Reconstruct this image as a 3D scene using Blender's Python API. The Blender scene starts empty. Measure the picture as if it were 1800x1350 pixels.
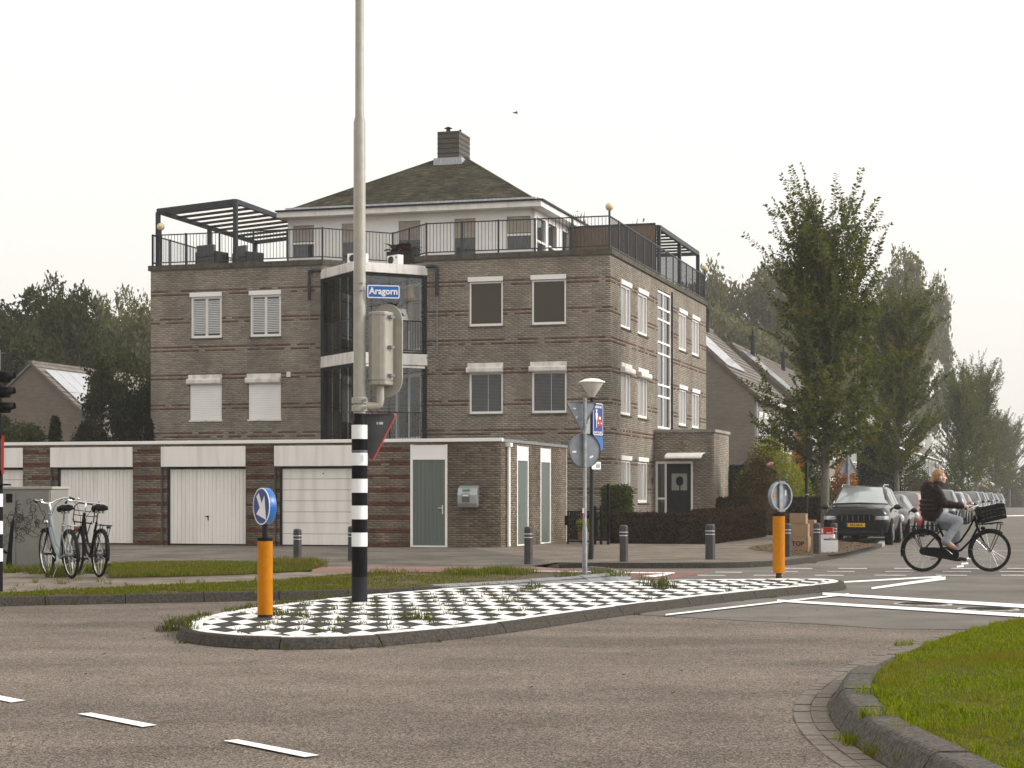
# Street corner in a hazy suburb: apartment block, garages, traffic island, parked cars, a cyclist.
import bpy, math, random
import numpy as np
from mathutils import Vector, Matrix

SC = bpy.context.scene
COL = SC.collection
R = math.radians
random.seed(7)
RNG = np.random.default_rng(7)

# ------------------------------------------------------------------ camera, sky, sun, exposure
F, HZ, CX, EYE = 3300.0, 873.0, 900.0, 1.35      # focal length (1800 px wide frame), horizon row, centre column, eye height
cam_d = bpy.data.cameras.new('camera')
cam_d.sensor_width = 36.0
cam_d.lens = F / 1800.0 * 36.0
cam_d.shift_y = (HZ - 675.0) / 1800.0
cam_d.clip_start = 0.1
cam_d.clip_end = 3000.0
cam = bpy.data.objects.new('camera', cam_d)
cam.location = (0, 0, EYE)
cam.rotation_euler = (R(90), 0, 0)
COL.objects.link(cam)
SC.camera = cam

SUN_AZ, SUN_EL = R(93), R(30)                    # azimuth clockwise from the view direction, elevation
w = bpy.data.worlds.new('World')
SC.world = w
w.use_nodes = True
nt = w.node_tree
bg = nt.nodes['Background']
sky = nt.nodes.new('ShaderNodeTexSky')
sky.sky_type = 'NISHITA'
sky.sun_disc = False
sky.sun_elevation = SUN_EL
sky.sun_rotation = SUN_AZ
sky.altitude = 0
sky.air_density = 1.0
sky.dust_density = 7.0
sky.ozone_density = 1.0
hs = nt.nodes.new('ShaderNodeHueSaturation')     # overcast: the blue is washed out
hs.inputs['Saturation'].default_value = 0.06
nt.links.new(sky.outputs[0], hs.inputs['Color'])
ov = nt.nodes.new('ShaderNodeMix')               # even cloud layer over the clear sky
ov.data_type = 'RGBA'
ov.inputs[0].default_value = 0.46
ov.inputs[7].default_value = (11.2, 10.75, 10.1, 1)
nt.links.new(hs.outputs[0], ov.inputs[6])
nt.links.new(ov.outputs[2], bg.inputs['Color'])
bg.inputs['Strength'].default_value = 0.15

sun_d = bpy.data.lights.new('sun', 'SUN')
sun_d.energy = 1.5
sun_d.angle = R(11)
sun_d.color = (1.0, 0.95, 0.87)
sun = bpy.data.objects.new('sun', sun_d)
sv = Vector((math.sin(SUN_AZ) * math.cos(SUN_EL), math.cos(SUN_AZ) * math.cos(SUN_EL), math.sin(SUN_EL)))
sun.rotation_euler = sv.to_track_quat('Z', 'Y').to_euler()
sun.location = (30, 20, 40)
COL.objects.link(sun)

SC.view_settings.view_transform = 'Standard'
SC.view_settings.look = 'None'
SC.view_settings.gamma = 1.0
SC.view_settings.exposure = 0.18
SC.view_settings.use_curve_mapping = False
SC.render.engine = 'CYCLES'
SC.cycles.use_denoising = True
SC.cycles.max_bounces = 8
SC.cycles.diffuse_bounces = 3
SC.cycles.glossy_bounces = 3
SC.cycles.transmission_bounces = 4
SC.cycles.volume_bounces = 1
SC.cycles.transparent_max_bounces = 12

# ------------------------------------------------------------------ helpers
ANG = R(16.2)                                    # turn of the street grid against the view direction
CA, SA = math.cos(ANG), math.sin(ANG)


def gp(px, py, z=0.0):
    """ground point (at height z) that the survey row/column names"""
    s = (py - HZ) / (EYE - z)
    return ((px - CX) / s, F / s)


class Fr:
    """street-aligned frame: local x along the frontage to the right, local y away from the camera"""
    def __init__(self, ox, oy, ang=ANG):
        self.ox, self.oy, self.c, self.s, self.a = ox, oy, math.cos(ang), math.sin(ang), ang

    def w(self, x, y):
        return (self.ox + x * self.c + y * self.s, self.oy - x * self.s + y * self.c)

    def l(self, X, Y):
        dx, dy = X - self.ox, Y - self.oy
        return (dx * self.c - dy * self.s, dx * self.s + dy * self.c)

    def _ray(self, px, py):
        d = ((px - CX) / F, 1.0, (HZ - py) / F)
        o = self.l(0, 0)
        return o, (d[0] * self.c - d[1] * self.s, d[0] * self.s + d[1] * self.c), d[2]

    def front(self, px, py, yl=0.0):
        o, d, dz = self._ray(px, py)
        t = (yl - o[1]) / d[1]
        return o[0] + d[0] * t, EYE + dz * t

    def side(self, px, py, xl=0.0):
        o, d, dz = self._ray(px, py)
        t = (xl - o[0]) / d[0]
        return o[1] + d[1] * t, EYE + dz * t


def tag(o, label=None, cat=None, group=None, kind=None):
    if label: o['label'] = label
    if cat: o['category'] = cat
    if group: o['group'] = group
    if kind: o['kind'] = kind
    return o


def empty(name, loc, rz=0.0, label=None, cat=None, group=None, kind=None):
    o = bpy.data.objects.new(name, None)
    o.empty_display_size = 0.3
    if len(loc) == 2: loc = (loc[0], loc[1], 0.0)
    o.location = loc
    o.rotation_euler = (0, 0, rz)
    COL.objects.link(o)
    return tag(o, label, cat, group, kind)


def copy_tree(o, parent=None):
    c = o.copy()
    COL.objects.link(c)
    c.parent = parent
    for ch in list(o.children):
        copy_tree(ch, c)
    return c


def link_mesh(name, me, m, parent=None, kind=None):
    o = bpy.data.objects.new(name, me)
    if m is not None and not me.materials:
        me.materials.append(m)
    COL.objects.link(o)
    if parent is not None: o.parent = parent
    if kind: o['kind'] = kind
    return o


def arr_mesh(name, verts, faces, mat_, parent=None, kind=None, smooth=False, loc=None):
    """mesh from numpy arrays, faces all with the same number of corners"""
    me = bpy.data.meshes.new(name)
    nv, nf, k = len(verts), len(faces), faces.shape[1]
    me.vertices.add(nv)
    me.vertices.foreach_set('co', np.ascontiguousarray(verts, dtype=np.float32).ravel())
    me.loops.add(nf * k)
    me.loops.foreach_set('vertex_index', np.ascontiguousarray(faces, dtype=np.int32).ravel())
    me.polygons.add(nf)
    me.polygons.foreach_set('loop_start', np.arange(0, nf * k, k, dtype=np.int32))
    me.polygons.foreach_set('loop_total', np.full(nf, k, dtype=np.int32))
    if smooth:
        me.polygons.foreach_set('use_smooth', np.ones(nf, dtype=bool))
    me.update(calc_edges=True)
    o = link_mesh(name, me, mat_, parent, kind)
    if loc: o.location = loc
    return o


class MB:
    def __init__(self):
        self.v, self.f = [], []

    def add(self, vs, fs):
        n = len(self.v)
        self.v.extend([tuple(p) for p in vs])
        self.f.extend([tuple(i + n for i in f) for f in fs])
        return self

    def hexa(self, p):
        return self.add(p, [(0, 3, 2, 1), (4, 5, 6, 7), (0, 1, 5, 4), (1, 2, 6, 5), (2, 3, 7, 6), (3, 0, 4, 7)])

    def box(self, x0, y0, z0, x1, y1, z1):
        return self.hexa([(x0, y0, z0), (x1, y0, z0), (x1, y1, z0), (x0, y1, z0), (x0, y0, z1), (x1, y0, z1), (x1, y1, z1), (x0, y1, z1)])

    def obox(self, c, size, rot=None):
        c = Vector(c)
        m = rot if rot is not None else Matrix.Identity(3)
        sx, sy, sz = [q / 2 for q in size]
        ps = [(-sx, -sy, -sz), (sx, -sy, -sz), (sx, sy, -sz), (-sx, sy, -sz), (-sx, -sy, sz), (sx, -sy, sz), (sx, sy, sz), (-sx, sy, sz)]
        return self.hexa([c + m @ Vector(p) for p in ps])

    def bar(self, p, q, w_, h_, up=(0, 0, 1)):
        p, q = Vector(p), Vector(q)
        d = (q - p)
        L = d.length
        d.normalize()
        up = Vector(up)
        if abs(d.dot(up)) > 0.98: up = Vector((0, 1, 0))
        s = d.cross(up).normalized()
        u = s.cross(d).normalized()
        a, b = s * (w_ / 2), u * (h_ / 2)
        return self.hexa([p - a - b, p + a - b, q + a - b, q - a - b, p - a + b, p + a + b, q + a + b, q - a + b])

    def cyl(self, p, q, r0, r1=None, n=12, caps=True):
        r1 = r0 if r1 is None else r1
        return self.tube([p, q], [r0, r1], n, caps)

    def tube(self, pts, r, n=8, caps=True, closed=False):
        pts = [Vector(p) for p in pts]
        m = len(pts)
        rs = r if isinstance(r, (list, tuple)) else [r] * m
        vs, fs = [], []
        T = []
        for i in range(m):
            if closed:
                t = pts[(i + 1) % m] - pts[i - 1]
            else:
                t = pts[min(i + 1, m - 1)] - pts[max(i - 1, 0)]
            T.append(t.normalized())
        up = Vector((0, 0, 1)) if abs(T[0].z) < 0.9 else Vector((1, 0, 0))
        nrm = (up - T[0] * up.dot(T[0])).normalized()
        for i in range(m):
            nrm = (nrm - T[i] * nrm.dot(T[i]))
            if nrm.length < 1e-6: nrm = T[i].orthogonal()
            nrm.normalize()
            b = T[i].cross(nrm)
            for k in range(n):
                a = 2 * math.pi * k / n
                vs.append(pts[i] + (nrm * math.cos(a) + b * math.sin(a)) * rs[i])
        for i in range(m if closed else m - 1):
            j = (i + 1) % m
            for k in range(n):
                k2 = (k + 1) % n
                fs.append((i * n + k, i * n + k2, j * n + k2, j * n + k))
        if caps and not closed:
            fs.append(tuple(range(n - 1, -1, -1)))
            fs.append(tuple((m - 1) * n + k for k in range(n)))
        return self.add(vs, fs)

    def lathe(self, prof, n=16, c=(0, 0, 0), axis='z', caps=True):
        """prof: list of (radius, height)"""
        vs, fs = [], []
        for (r, h) in prof:
            for k in range(n):
                a = 2 * math.pi * k / n
                x, y = r * math.cos(a), r * math.sin(a)
                if axis == 'z': vs.append((c[0] + x, c[1] + y, c[2] + h))
                elif axis == 'y': vs.append((c[0] + x, c[1] + h, c[2] - y))
                else: vs.append((c[0] + h, c[1] + x, c[2] + y))
        m = len(prof)
        for i in range(m - 1):
            for k in range(n):
                k2 = (k + 1) % n
                fs.append((i * n + k, i * n + k2, (i + 1) * n + k2, (i + 1) * n + k))
        if caps:
            fs.append(tuple(range(n - 1, -1, -1)))
            fs.append(tuple((m - 1) * n + k for k in range(n)))
        return self.add(vs, fs)

    def prism(self, poly, z0, z1):
        n = len(poly)
        vs = [(p[0], p[1], z0) for p in poly] + [(p[0], p[1], z1) for p in poly]
        fs = [tuple(range(n - 1, -1, -1)), tuple(range(n, 2 * n))]
        for i in range(n):
            j = (i + 1) % n
            fs.append((i, j, n + j, n + i))
        return self.add(vs, fs)

    def extr(self, pts, vec):
        pts = [Vector(p) for p in pts]
        vec = Vector(vec)
        n = len(pts)
        vs = pts + [p + vec for p in pts]
        fs = [tuple(range(n - 1, -1, -1)), tuple(range(n, 2 * n))]
        for i in range(n):
            j = (i + 1) % n
            fs.append((i, j, n + j, n + i))
        return self.add(vs, fs)

    def ball(self, c, r, seg=12, rings=8, sc=(1, 1, 1)):
        prof = []
        vs, fs = [], []
        for i in range(1, rings):
            th = math.pi * i / rings
            for k in range(seg):
                a = 2 * math.pi * k / seg
                vs.append((c[0] + r * sc[0] * math.sin(th) * math.cos(a), c[1] + r * sc[1] * math.sin(th) * math.sin(a), c[2] + r * sc[2] * math.cos(th)))
        vs.append((c[0], c[1], c[2] + r * sc[2]))
        vs.append((c[0], c[1], c[2] - r * sc[2]))
        t, b = len(vs) - 2, len(vs) - 1
        for i in range(rings - 2):
            for k in range(seg):
                k2 = (k + 1) % seg
                fs.append((i * seg + k, (i + 1) * seg + k, (i + 1) * seg + k2, i * seg + k2))
        for k in range(seg):
            k2 = (k + 1) % seg
            fs.append((t, k, k2))
            fs.append((b, (rings - 2) * seg + k2, (rings - 2) * seg + k))
        return self.add(vs, fs)

    def ring(self, c, R_, r, axis='y', n=32, m=6):
        pts = []
        for k in range(n):
            a = 2 * math.pi * k / n
            if axis == 'y': pts.append((c[0] + R_ * math.cos(a), c[1], c[2] + R_ * math.sin(a)))
            elif axis == 'z': pts.append((c[0] + R_ * math.cos(a), c[1] + R_ * math.sin(a), c[2]))
            else: pts.append((c[0], c[1] + R_ * math.cos(a), c[2] + R_ * math.sin(a)))
        return self.tube(pts, r, m, closed=True)

    def build(self, name, mat_, parent=None, smooth=False, bevel=0.0, kind=None, loc=None, fix=True):
        me = bpy.data.meshes.new(name)
        me.from_pydata(self.v, [], self.f)
        if fix:
            import bmesh
            bm = bmesh.new()
            bm.from_mesh(me)
            bmesh.ops.recalc_face_normals(bm, faces=bm.faces)
            bm.to_mesh(me)
            bm.free()
        if smooth:
            me.polygons.foreach_set('use_smooth', np.ones(len(me.polygons), dtype=bool))
            me.set_sharp_from_angle(angle=R(42))
        me.update()
        o = link_mesh(name, me, mat_, parent, kind)
        if bevel:
            b = o.modifiers.new('bevel', 'BEVEL')
            b.width = bevel
            b.segments = 2
            b.limit_method = 'ANGLE'
            b.angle_limit = R(40)
        if loc is not None: o.location = loc
        return o


class Face:
    """a wall plane in an object's own space: u along the wall, n outward, z up"""
    def __init__(self, P, U, N):
        self.P, self.U, self.N = Vector((P[0], P[1], 0)), Vector((U[0], U[1], 0)).normalized(), Vector((N[0], N[1], 0)).normalized()

    def pt(self, u, n, z):
        v = self.P + self.U * u + self.N * n
        return (v.x, v.y, z)

    def box(self, mb, u0, u1, n0, n1, z0, z1):
        p = self.pt
        return mb.hexa([p(u0, n0, z0), p(u1, n0, z0), p(u1, n1, z0), p(u0, n1, z0), p(u0, n0, z1), p(u1, n0, z1), p(u1, n1, z1), p(u0, n1, z1)])


def text_mesh(name, s, size, mat_, parent, M, align='CENTER', extrude=0.002, bold=0.0, sx=1.0):
    cu = bpy.data.curves.new(name, 'FONT')
    cu.body = s
    cu.size = size
    cu.align_x = align
    cu.align_y = 'CENTER'
    cu.extrude = extrude
    cu.offset = bold
    cu.resolution_u = 3
    o = bpy.data.objects.new(name + '_tmp', cu)
    COL.objects.link(o)
    bpy.context.view_layer.update()
    me = bpy.data.meshes.new_from_object(o.evaluated_get(bpy.context.evaluated_depsgraph_get()))
    bpy.data.objects.remove(o)
    me.transform(M @ Matrix.Diagonal((sx, 1, 1, 1)))
    me.materials.clear()
    return link_mesh(name, me, mat_, parent)


def organic(prims, voxel, iters):
    """one continuous skin over overlapping closed solids"""
    me = bpy.data.meshes.new('organic')
    me.from_pydata(prims.v, [], prims.f)
    import bmesh
    bm = bmesh.new(); bm.from_mesh(me)
    bmesh.ops.recalc_face_normals(bm, faces=bm.faces)
    bm.to_mesh(me); bm.free()
    o = bpy.data.objects.new('organic', me)
    COL.objects.link(o)
    m = o.modifiers.new('r', 'REMESH'); m.mode = 'VOXEL'; m.voxel_size = voxel; m.use_smooth_shade = True
    s = o.modifiers.new('s', 'SMOOTH'); s.iterations = iters; s.factor = 0.5
    bpy.context.view_layer.update()
    out = bpy.data.meshes.new_from_object(o.evaluated_get(bpy.context.evaluated_depsgraph_get()))
    bpy.data.objects.remove(o)
    out.polygons.foreach_set('use_smooth', np.ones(len(out.polygons), dtype=bool))
    return out


# ------------------------------------------------------------------ materials
def nodes(name):
    m = bpy.data.materials.new(name)
    m.use_nodes = True
    n = m.node_tree
    return m, n, n.nodes['Principled BSDF'], n.nodes, n.links


def c4(c):
    return (c[0], c[1], c[2], 1.0)


def pm(name, c1, c2=None, scale=3.0, rough=0.6, metal=0.0, bump=0.0, bscale=None, spec=0.5, coat=0.0, detail=5.0, contrast=(0.3, 0.7), dist=0.02, spread=None, emis=None, aniso=None):
    """plain procedural surface: two tones mixed by noise, optional fine relief"""
    m, n, b, N, L = nodes(name)
    tc = N.new('ShaderNodeTexCoord')
    src = tc.outputs['Object']
    if aniso:
        mp = N.new('ShaderNodeMapping'); mp.inputs['Scale'].default_value = aniso
        L.new(src, mp.inputs['Vector']); src = mp.outputs[0]
    no = N.new('ShaderNodeTexNoise')
    no.inputs['Scale'].default_value = scale
    no.inputs['Detail'].default_value = detail
    L.new(src, no.inputs['Vector'])
    rp = N.new('ShaderNodeValToRGB')
    rp.color_ramp.elements[0].position, rp.color_ramp.elements[1].position = contrast
    if c2 is None: c2 = tuple(min(1.0, q * 1.18) for q in c1); c1 = tuple(q * 0.86 for q in c1)
    rp.color_ramp.elements[0].color, rp.color_ramp.elements[1].color = c4(c1), c4(c2)
    L.new(no.outputs['Fac'], rp.inputs['Fac'])
    col = rp.outputs['Color']
    if spread:                                     # each loose piece a little different
        ge = N.new('ShaderNodeNewGeometry')
        mr = N.new('ShaderNodeMapRange')
        mr.inputs['To Min'].default_value, mr.inputs['To Max'].default_value = 1 - spread, 1 + spread
        L.new(ge.outputs['Random Per Island'], mr.inputs['Value'])
        mx = N.new('ShaderNodeMix'); mx.data_type = 'RGBA'; mx.blend_type = 'MULTIPLY'; mx.inputs[0].default_value = 1.0
        L.new(col, mx.inputs[6]); L.new(mr.outputs[0], mx.inputs[7])
        col = mx.outputs[2]
    L.new(col, b.inputs['Base Color'])
    b.inputs['Roughness'].default_value = rough
    b.inputs['Metallic'].default_value = metal
    b.inputs['Specular IOR Level'].default_value = spec if rough < .7 else min(spec, .12)
    b.inputs['Coat Weight'].default_value = coat
    if coat: b.inputs['Coat Roughness'].default_value = 0.04
    if bump:
        n2 = N.new('ShaderNodeTexNoise')
        n2.inputs['Scale'].default_value = bscale or scale * 6
        n2.inputs['Detail'].default_value = 6
        L.new(src, n2.inputs['Vector'])
        bp = N.new('ShaderNodeBump')
        bp.inputs['Strength'].default_value = bump
        bp.inputs['Distance'].default_value = dist
        L.new(n2.outputs['Fac'], bp.inputs['Height'])
        L.new(bp.outputs[0], b.inputs['Normal'])
    if emis:
        b.inputs['Emission Color'].default_value = c4(emis[0]); b.inputs['Emission Strength'].default_value = emis[1]
    return m


def brick_mat(name, cols, stain=0.32, moss=False):
    """colour drawn per brick, weather stains over the whole wall"""
    m, n, b, N, L = nodes(name)
    ge = N.new('ShaderNodeNewGeometry')
    rp = N.new('ShaderNodeValToRGB')
    cr = rp.color_ramp
    cr.interpolation = 'CONSTANT'
    while len(cr.elements) < len(cols): cr.elements.new(0.5)
    for i, c in enumerate(cols):
        cr.elements[i].position = i / len(cols)
        cr.elements[i].color = c4(c)
    L.new(ge.outputs['Random Per Island'], rp.inputs['Fac'])
    tc = N.new('ShaderNodeTexCoord')
    mp = N.new('ShaderNodeMapping'); mp.inputs['Scale'].default_value = (1.0, 1.0, 0.35)
    L.new(tc.outputs['Object'], mp.inputs['Vector'])
    no = N.new('ShaderNodeTexNoise'); no.inputs['Scale'].default_value = 0.8; no.inputs['Detail'].default_value = 7; no.inputs['Roughness'].default_value = 0.65
    L.new(mp.outputs[0], no.inputs['Vector'])
    r2 = N.new('ShaderNodeValToRGB')
    r2.color_ramp.elements[0].position, r2.color_ramp.elements[1].position = 0.36, 0.62
    q = 1 - stain
    r2.color_ramp.elements[0].color, r2.color_ramp.elements[1].color = (q, q, q * 0.97, 1), (1.08, 1.06, 1.04, 1)
    L.new(no.outputs['Fac'], r2.inputs['Fac'])
    mx = N.new('ShaderNodeMix'); mx.data_type = 'RGBA'; mx.blend_type = 'MULTIPLY'; mx.inputs[0].default_value = 1.0
    L.new(rp.outputs[0], mx.inputs[6]); L.new(r2.outputs[0], mx.inputs[7])
    n3 = N.new('ShaderNodeTexNoise'); n3.inputs['Scale'].default_value = 45; n3.inputs['Detail'].default_value = 4
    L.new(tc.outputs['Object'], n3.inputs['Vector'])
    r3 = N.new('ShaderNodeMapRange'); r3.inputs['To Min'].default_value = 0.72; r3.inputs['To Max'].default_value = 1.28
    L.new(n3.outputs['Fac'], r3.inputs['Value'])
    m2 = N.new('ShaderNodeMix'); m2.data_type = 'RGBA'; m2.blend_type = 'MULTIPLY'; m2.inputs[0].default_value = 1.0
    L.new(mx.outputs[2], m2.inputs[6]); L.new(r3.outputs[0], m2.inputs[7])
    col = m2.outputs[2]
    if moss:                                        # green algae creeping up from the ground
        sp = N.new('ShaderNodeSeparateXYZ'); L.new(tc.outputs['Object'], sp.inputs[0])
        hz = N.new('ShaderNodeMapRange'); hz.inputs['From Min'].default_value, hz.inputs['From Max'].default_value = .75, .1
        L.new(sp.outputs[2], hz.inputs['Value'])
        n4 = N.new('ShaderNodeTexNoise'); n4.inputs['Scale'].default_value = 1.1; n4.inputs['Detail'].default_value = 6
        L.new(tc.outputs['Object'], n4.inputs['Vector'])
        mm = N.new('ShaderNodeMath'); mm.operation = 'MULTIPLY'; L.new(hz.outputs[0], mm.inputs[0])
        r4 = N.new('ShaderNodeMapRange'); r4.inputs['From Min'].default_value, r4.inputs['From Max'].default_value = .45, .72
        L.new(n4.outputs['Fac'], r4.inputs['Value']); L.new(r4.outputs[0], mm.inputs[1])
        m4 = N.new('ShaderNodeMix'); m4.data_type = 'RGBA'; m4.inputs[7].default_value = (.10, .075, .015, 1)
        L.new(mm.outputs[0], m4.inputs[0]); L.new(col, m4.inputs[6]); col = m4.outputs[2]
    L.new(col, b.inputs['Base Color'])
    b.inputs['Roughness'].default_value = 0.95
    b.inputs['Specular IOR Level'].default_value = 0.06
    bp = N.new('ShaderNodeBump'); bp.inputs['Strength'].default_value = 0.5; bp.inputs['Distance'].default_value = 0.01
    L.new(n3.outputs['Fac'], bp.inputs['Height']); L.new(bp.outputs[0], b.inputs['Normal'])
    return m


def leaf_mat(name, cols, trans=0.3, rough=0.55, patch=None):
    m = bpy.data.materials.new(name)
    m.use_nodes = True
    N, L = m.node_tree.nodes, m.node_tree.links
    b = N['Principled BSDF']
    ge = N.new('ShaderNodeNewGeometry')
    rp = N.new('ShaderNodeValToRGB')
    cr = rp.color_ramp
    while len(cr.elements) < len(cols): cr.elements.new(0.5)
    for i, c in enumerate(cols):
        cr.elements[i].position = i / max(1, len(cols) - 1)
        cr.elements[i].color = c4(c)
    L.new(ge.outputs['Random Per Island'], rp.inputs['Fac'])
    col = rp.outputs[0]
    if patch:                                        # drier and lusher areas
        tc = N.new('ShaderNodeTexCoord'); no = N.new('ShaderNodeTexNoise'); no.inputs['Scale'].default_value = patch[1]; no.inputs['Detail'].default_value = 5
        L.new(tc.outputs['Object'], no.inputs['Vector'])
        mr = N.new('ShaderNodeMapRange'); mr.inputs['From Min'].default_value, mr.inputs['From Max'].default_value = .5, .72; L.new(no.outputs['Fac'], mr.inputs['Value'])
        mp_ = N.new('ShaderNodeMix'); mp_.data_type = 'RGBA'; mp_.inputs[7].default_value = c4(patch[0])
        L.new(mr.outputs[0], mp_.inputs[0]); L.new(col, mp_.inputs[6]); col = mp_.outputs[2]
    L.new(col, b.inputs['Base Color'])
    b.inputs['Roughness'].default_value = .8
    b.inputs['Specular IOR Level'].default_value = 0.02
    tr = N.new('ShaderNodeBsdfTranslucent')
    L.new(col, tr.inputs['Color'])
    mx = N.new('ShaderNodeMixShader'); mx.inputs[0].default_value = trans
    L.new(b.outputs[0], mx.inputs[1]); L.new(tr.outputs[0], mx.inputs[2])
    L.new(mx.outputs[0], N['Material Output'].inputs['Surface'])
    return m


def paving_mat(name, c1, c2, mort, bw, bh, rot=0.0, rough=0.85):
    m, n, b, N, L = nodes(name)
    tc = N.new('ShaderNodeTexCoord')
    mp = N.new('ShaderNodeMapping'); mp.inputs['Rotation'].default_value = (0, 0, rot)
    L.new(tc.outputs['Object'], mp.inputs['Vector'])
    br = N.new('ShaderNodeTexBrick')
    br.inputs['Scale'].default_value = 1.0
    br.inputs['Brick Width'].default_value = bw
    br.inputs['Row Height'].default_value = bh
    br.inputs['Mortar Size'].default_value = 0.006
    br.inputs['Color1'].default_value, br.inputs['Color2'].default_value, br.inputs['Mortar'].default_value = c4(c1), c4(c2), c4(mort)
    L.new(mp.outputs[0], br.inputs['Vector'])
    no = N.new('ShaderNodeTexNoise'); no.inputs['Scale'].default_value = 0.9; no.inputs['Detail'].default_value = 8
    L.new(tc.outputs['Object'], no.inputs['Vector'])
    mr = N.new('ShaderNodeMapRange'); mr.inputs['From Min'].default_value = 0.3; mr.inputs['From Max'].default_value = 0.7
    mr.inputs['To Min'].default_value = 0.6; mr.inputs['To Max'].default_value = 1.25
    L.new(no.outputs['Fac'], mr.inputs['Value'])
    mx = N.new('ShaderNodeMix'); mx.data_type = 'RGBA'; mx.blend_type = 'MULTIPLY'; mx.inputs[0].default_value = 1.0
    L.new(br.outputs['Color'], mx.inputs[6]); L.new(mr.outputs[0], mx.inputs[7])
    L.new(mx.outputs[2], b.inputs['Base Color'])
    b.inputs['Roughness'].default_value = rough
    b.inputs['Specular IOR Level'].default_value = 0.08
    bp = N.new('ShaderNodeBump'); bp.inputs['Strength'].default_value = 0.6; bp.inputs['Distance'].default_value = 0.008
    iv = N.new('ShaderNodeMath'); iv.operation = 'SUBTRACT'; iv.inputs[0].default_value = 1.0
    L.new(br.outputs['Fac'], iv.inputs[1]); L.new(iv.outputs[0], bp.inputs['Height']); L.new(bp.outputs[0], b.inputs['Normal'])
    return m


def asphalt_mat(name, c_lo, c_hi, c_stone, chip=140.0, amount=0.55):
    m, n, b, N, L = nodes(name)
    tc = N.new('ShaderNodeTexCoord')
    big = N.new('ShaderNodeTexNoise'); big.inputs['Scale'].default_value = 0.35; big.inputs['Detail'].default_value = 6; big.inputs['Roughness'].default_value = 0.6
    mp = N.new('ShaderNodeMapping'); mp.inputs['Scale'].default_value = (0.5, 1.4, 1); mp.inputs['Rotation'].default_value = (0, 0, R(18))
    L.new(tc.outputs['Object'], mp.inputs['Vector']); L.new(mp.outputs[0], big.inputs['Vector'])
    rp = N.new('ShaderNodeValToRGB')
    rp.color_ramp.elements[0].position, rp.color_ramp.elements[1].position = 0.33, 0.68
    rp.color_ramp.elements[0].color, rp.color_ramp.elements[1].color = c4(c_lo), c4(c_hi)
    L.new(big.outputs['Fac'], rp.inputs['Fac'])
    vo = N.new('ShaderNodeTexVoronoi'); vo.inputs['Scale'].default_value = chip
    L.new(tc.outputs['Object'], vo.inputs['Vector'])
    sp = N.new('ShaderNodeSeparateColor'); L.new(vo.outputs['Color'], sp.inputs[0])
    r2 = N.new('ShaderNodeValToRGB')
    e = r2.color_ramp.elements
    e[0].position, e[0].color = 0.0, (0.2, 0.2, 0.2, 1)
    e[1].position, e[1].color = 1.0, c4(c_stone)
    e2 = e.new(0.5); e2.color = (0.8, 0.8, 0.8, 1)
    L.new(sp.outputs[0], r2.inputs['Fac'])
    mx = N.new('ShaderNodeMix'); mx.data_type = 'RGBA'; mx.blend_type = 'MULTIPLY'; mx.inputs[0].default_value = amount
    L.new(rp.outputs[0], mx.inputs[6]); L.new(r2.outputs[0], mx.inputs[7])
    # wear: blotches, and fine cracks where the surface is tired
    bl = N.new('ShaderNodeTexNoise'); bl.inputs['Scale'].default_value = 1.3; bl.inputs['Detail'].default_value = 5; L.new(tc.outputs['Object'], bl.inputs['Vector'])
    rb_ = N.new('ShaderNodeMapRange'); rb_.inputs['From Min'].default_value, rb_.inputs['From Max'].default_value, rb_.inputs['To Min'].default_value, rb_.inputs['To Max'].default_value = .3, .7, .86, 1.12
    L.new(bl.outputs['Fac'], rb_.inputs['Value'])
    ds = N.new('ShaderNodeTexNoise'); ds.inputs['Scale'].default_value = 1.0; ds.inputs['Detail'].default_value = 6; L.new(tc.outputs['Object'], ds.inputs['Vector'])
    ad = N.new('ShaderNodeMix'); ad.data_type = 'VECTOR'; ad.inputs[0].default_value = .45; L.new(tc.outputs['Object'], ad.inputs[4]); L.new(ds.outputs['Color'], ad.inputs[5])
    ck = N.new('ShaderNodeTexVoronoi'); ck.feature = 'DISTANCE_TO_EDGE'; ck.inputs['Scale'].default_value = .42; L.new(ad.outputs[1], ck.inputs['Vector'])
    cr_ = N.new('ShaderNodeMapRange'); cr_.inputs['From Max'].default_value = .006; cr_.inputs['To Min'].default_value = .88; L.new(ck.outputs['Distance'], cr_.inputs['Value'])
    wm = N.new('ShaderNodeMath'); wm.operation = 'MULTIPLY'; L.new(rb_.outputs[0], wm.inputs[0]); L.new(cr_.outputs[0], wm.inputs[1])
    mw = N.new('ShaderNodeMix'); mw.data_type = 'RGBA'; mw.blend_type = 'MULTIPLY'; mw.inputs[0].default_value = 1.0
    L.new(mx.outputs[2], mw.inputs[6]); L.new(wm.outputs[0], mw.inputs[7])
    L.new(mw.outputs[2], b.inputs['Base Color'])
    b.inputs['Roughness'].default_value = 0.9
    b.inputs['Specular IOR Level'].default_value = 0.1
    bp = N.new('ShaderNodeBump'); bp.inputs['Strength'].default_value = 0.7; bp.inputs['Distance'].default_value = 0.006
    L.new(vo.outputs['Distance'], bp.inputs['Height']); L.new(bp.outputs[0], b.inputs['Normal'])
    return m


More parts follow.
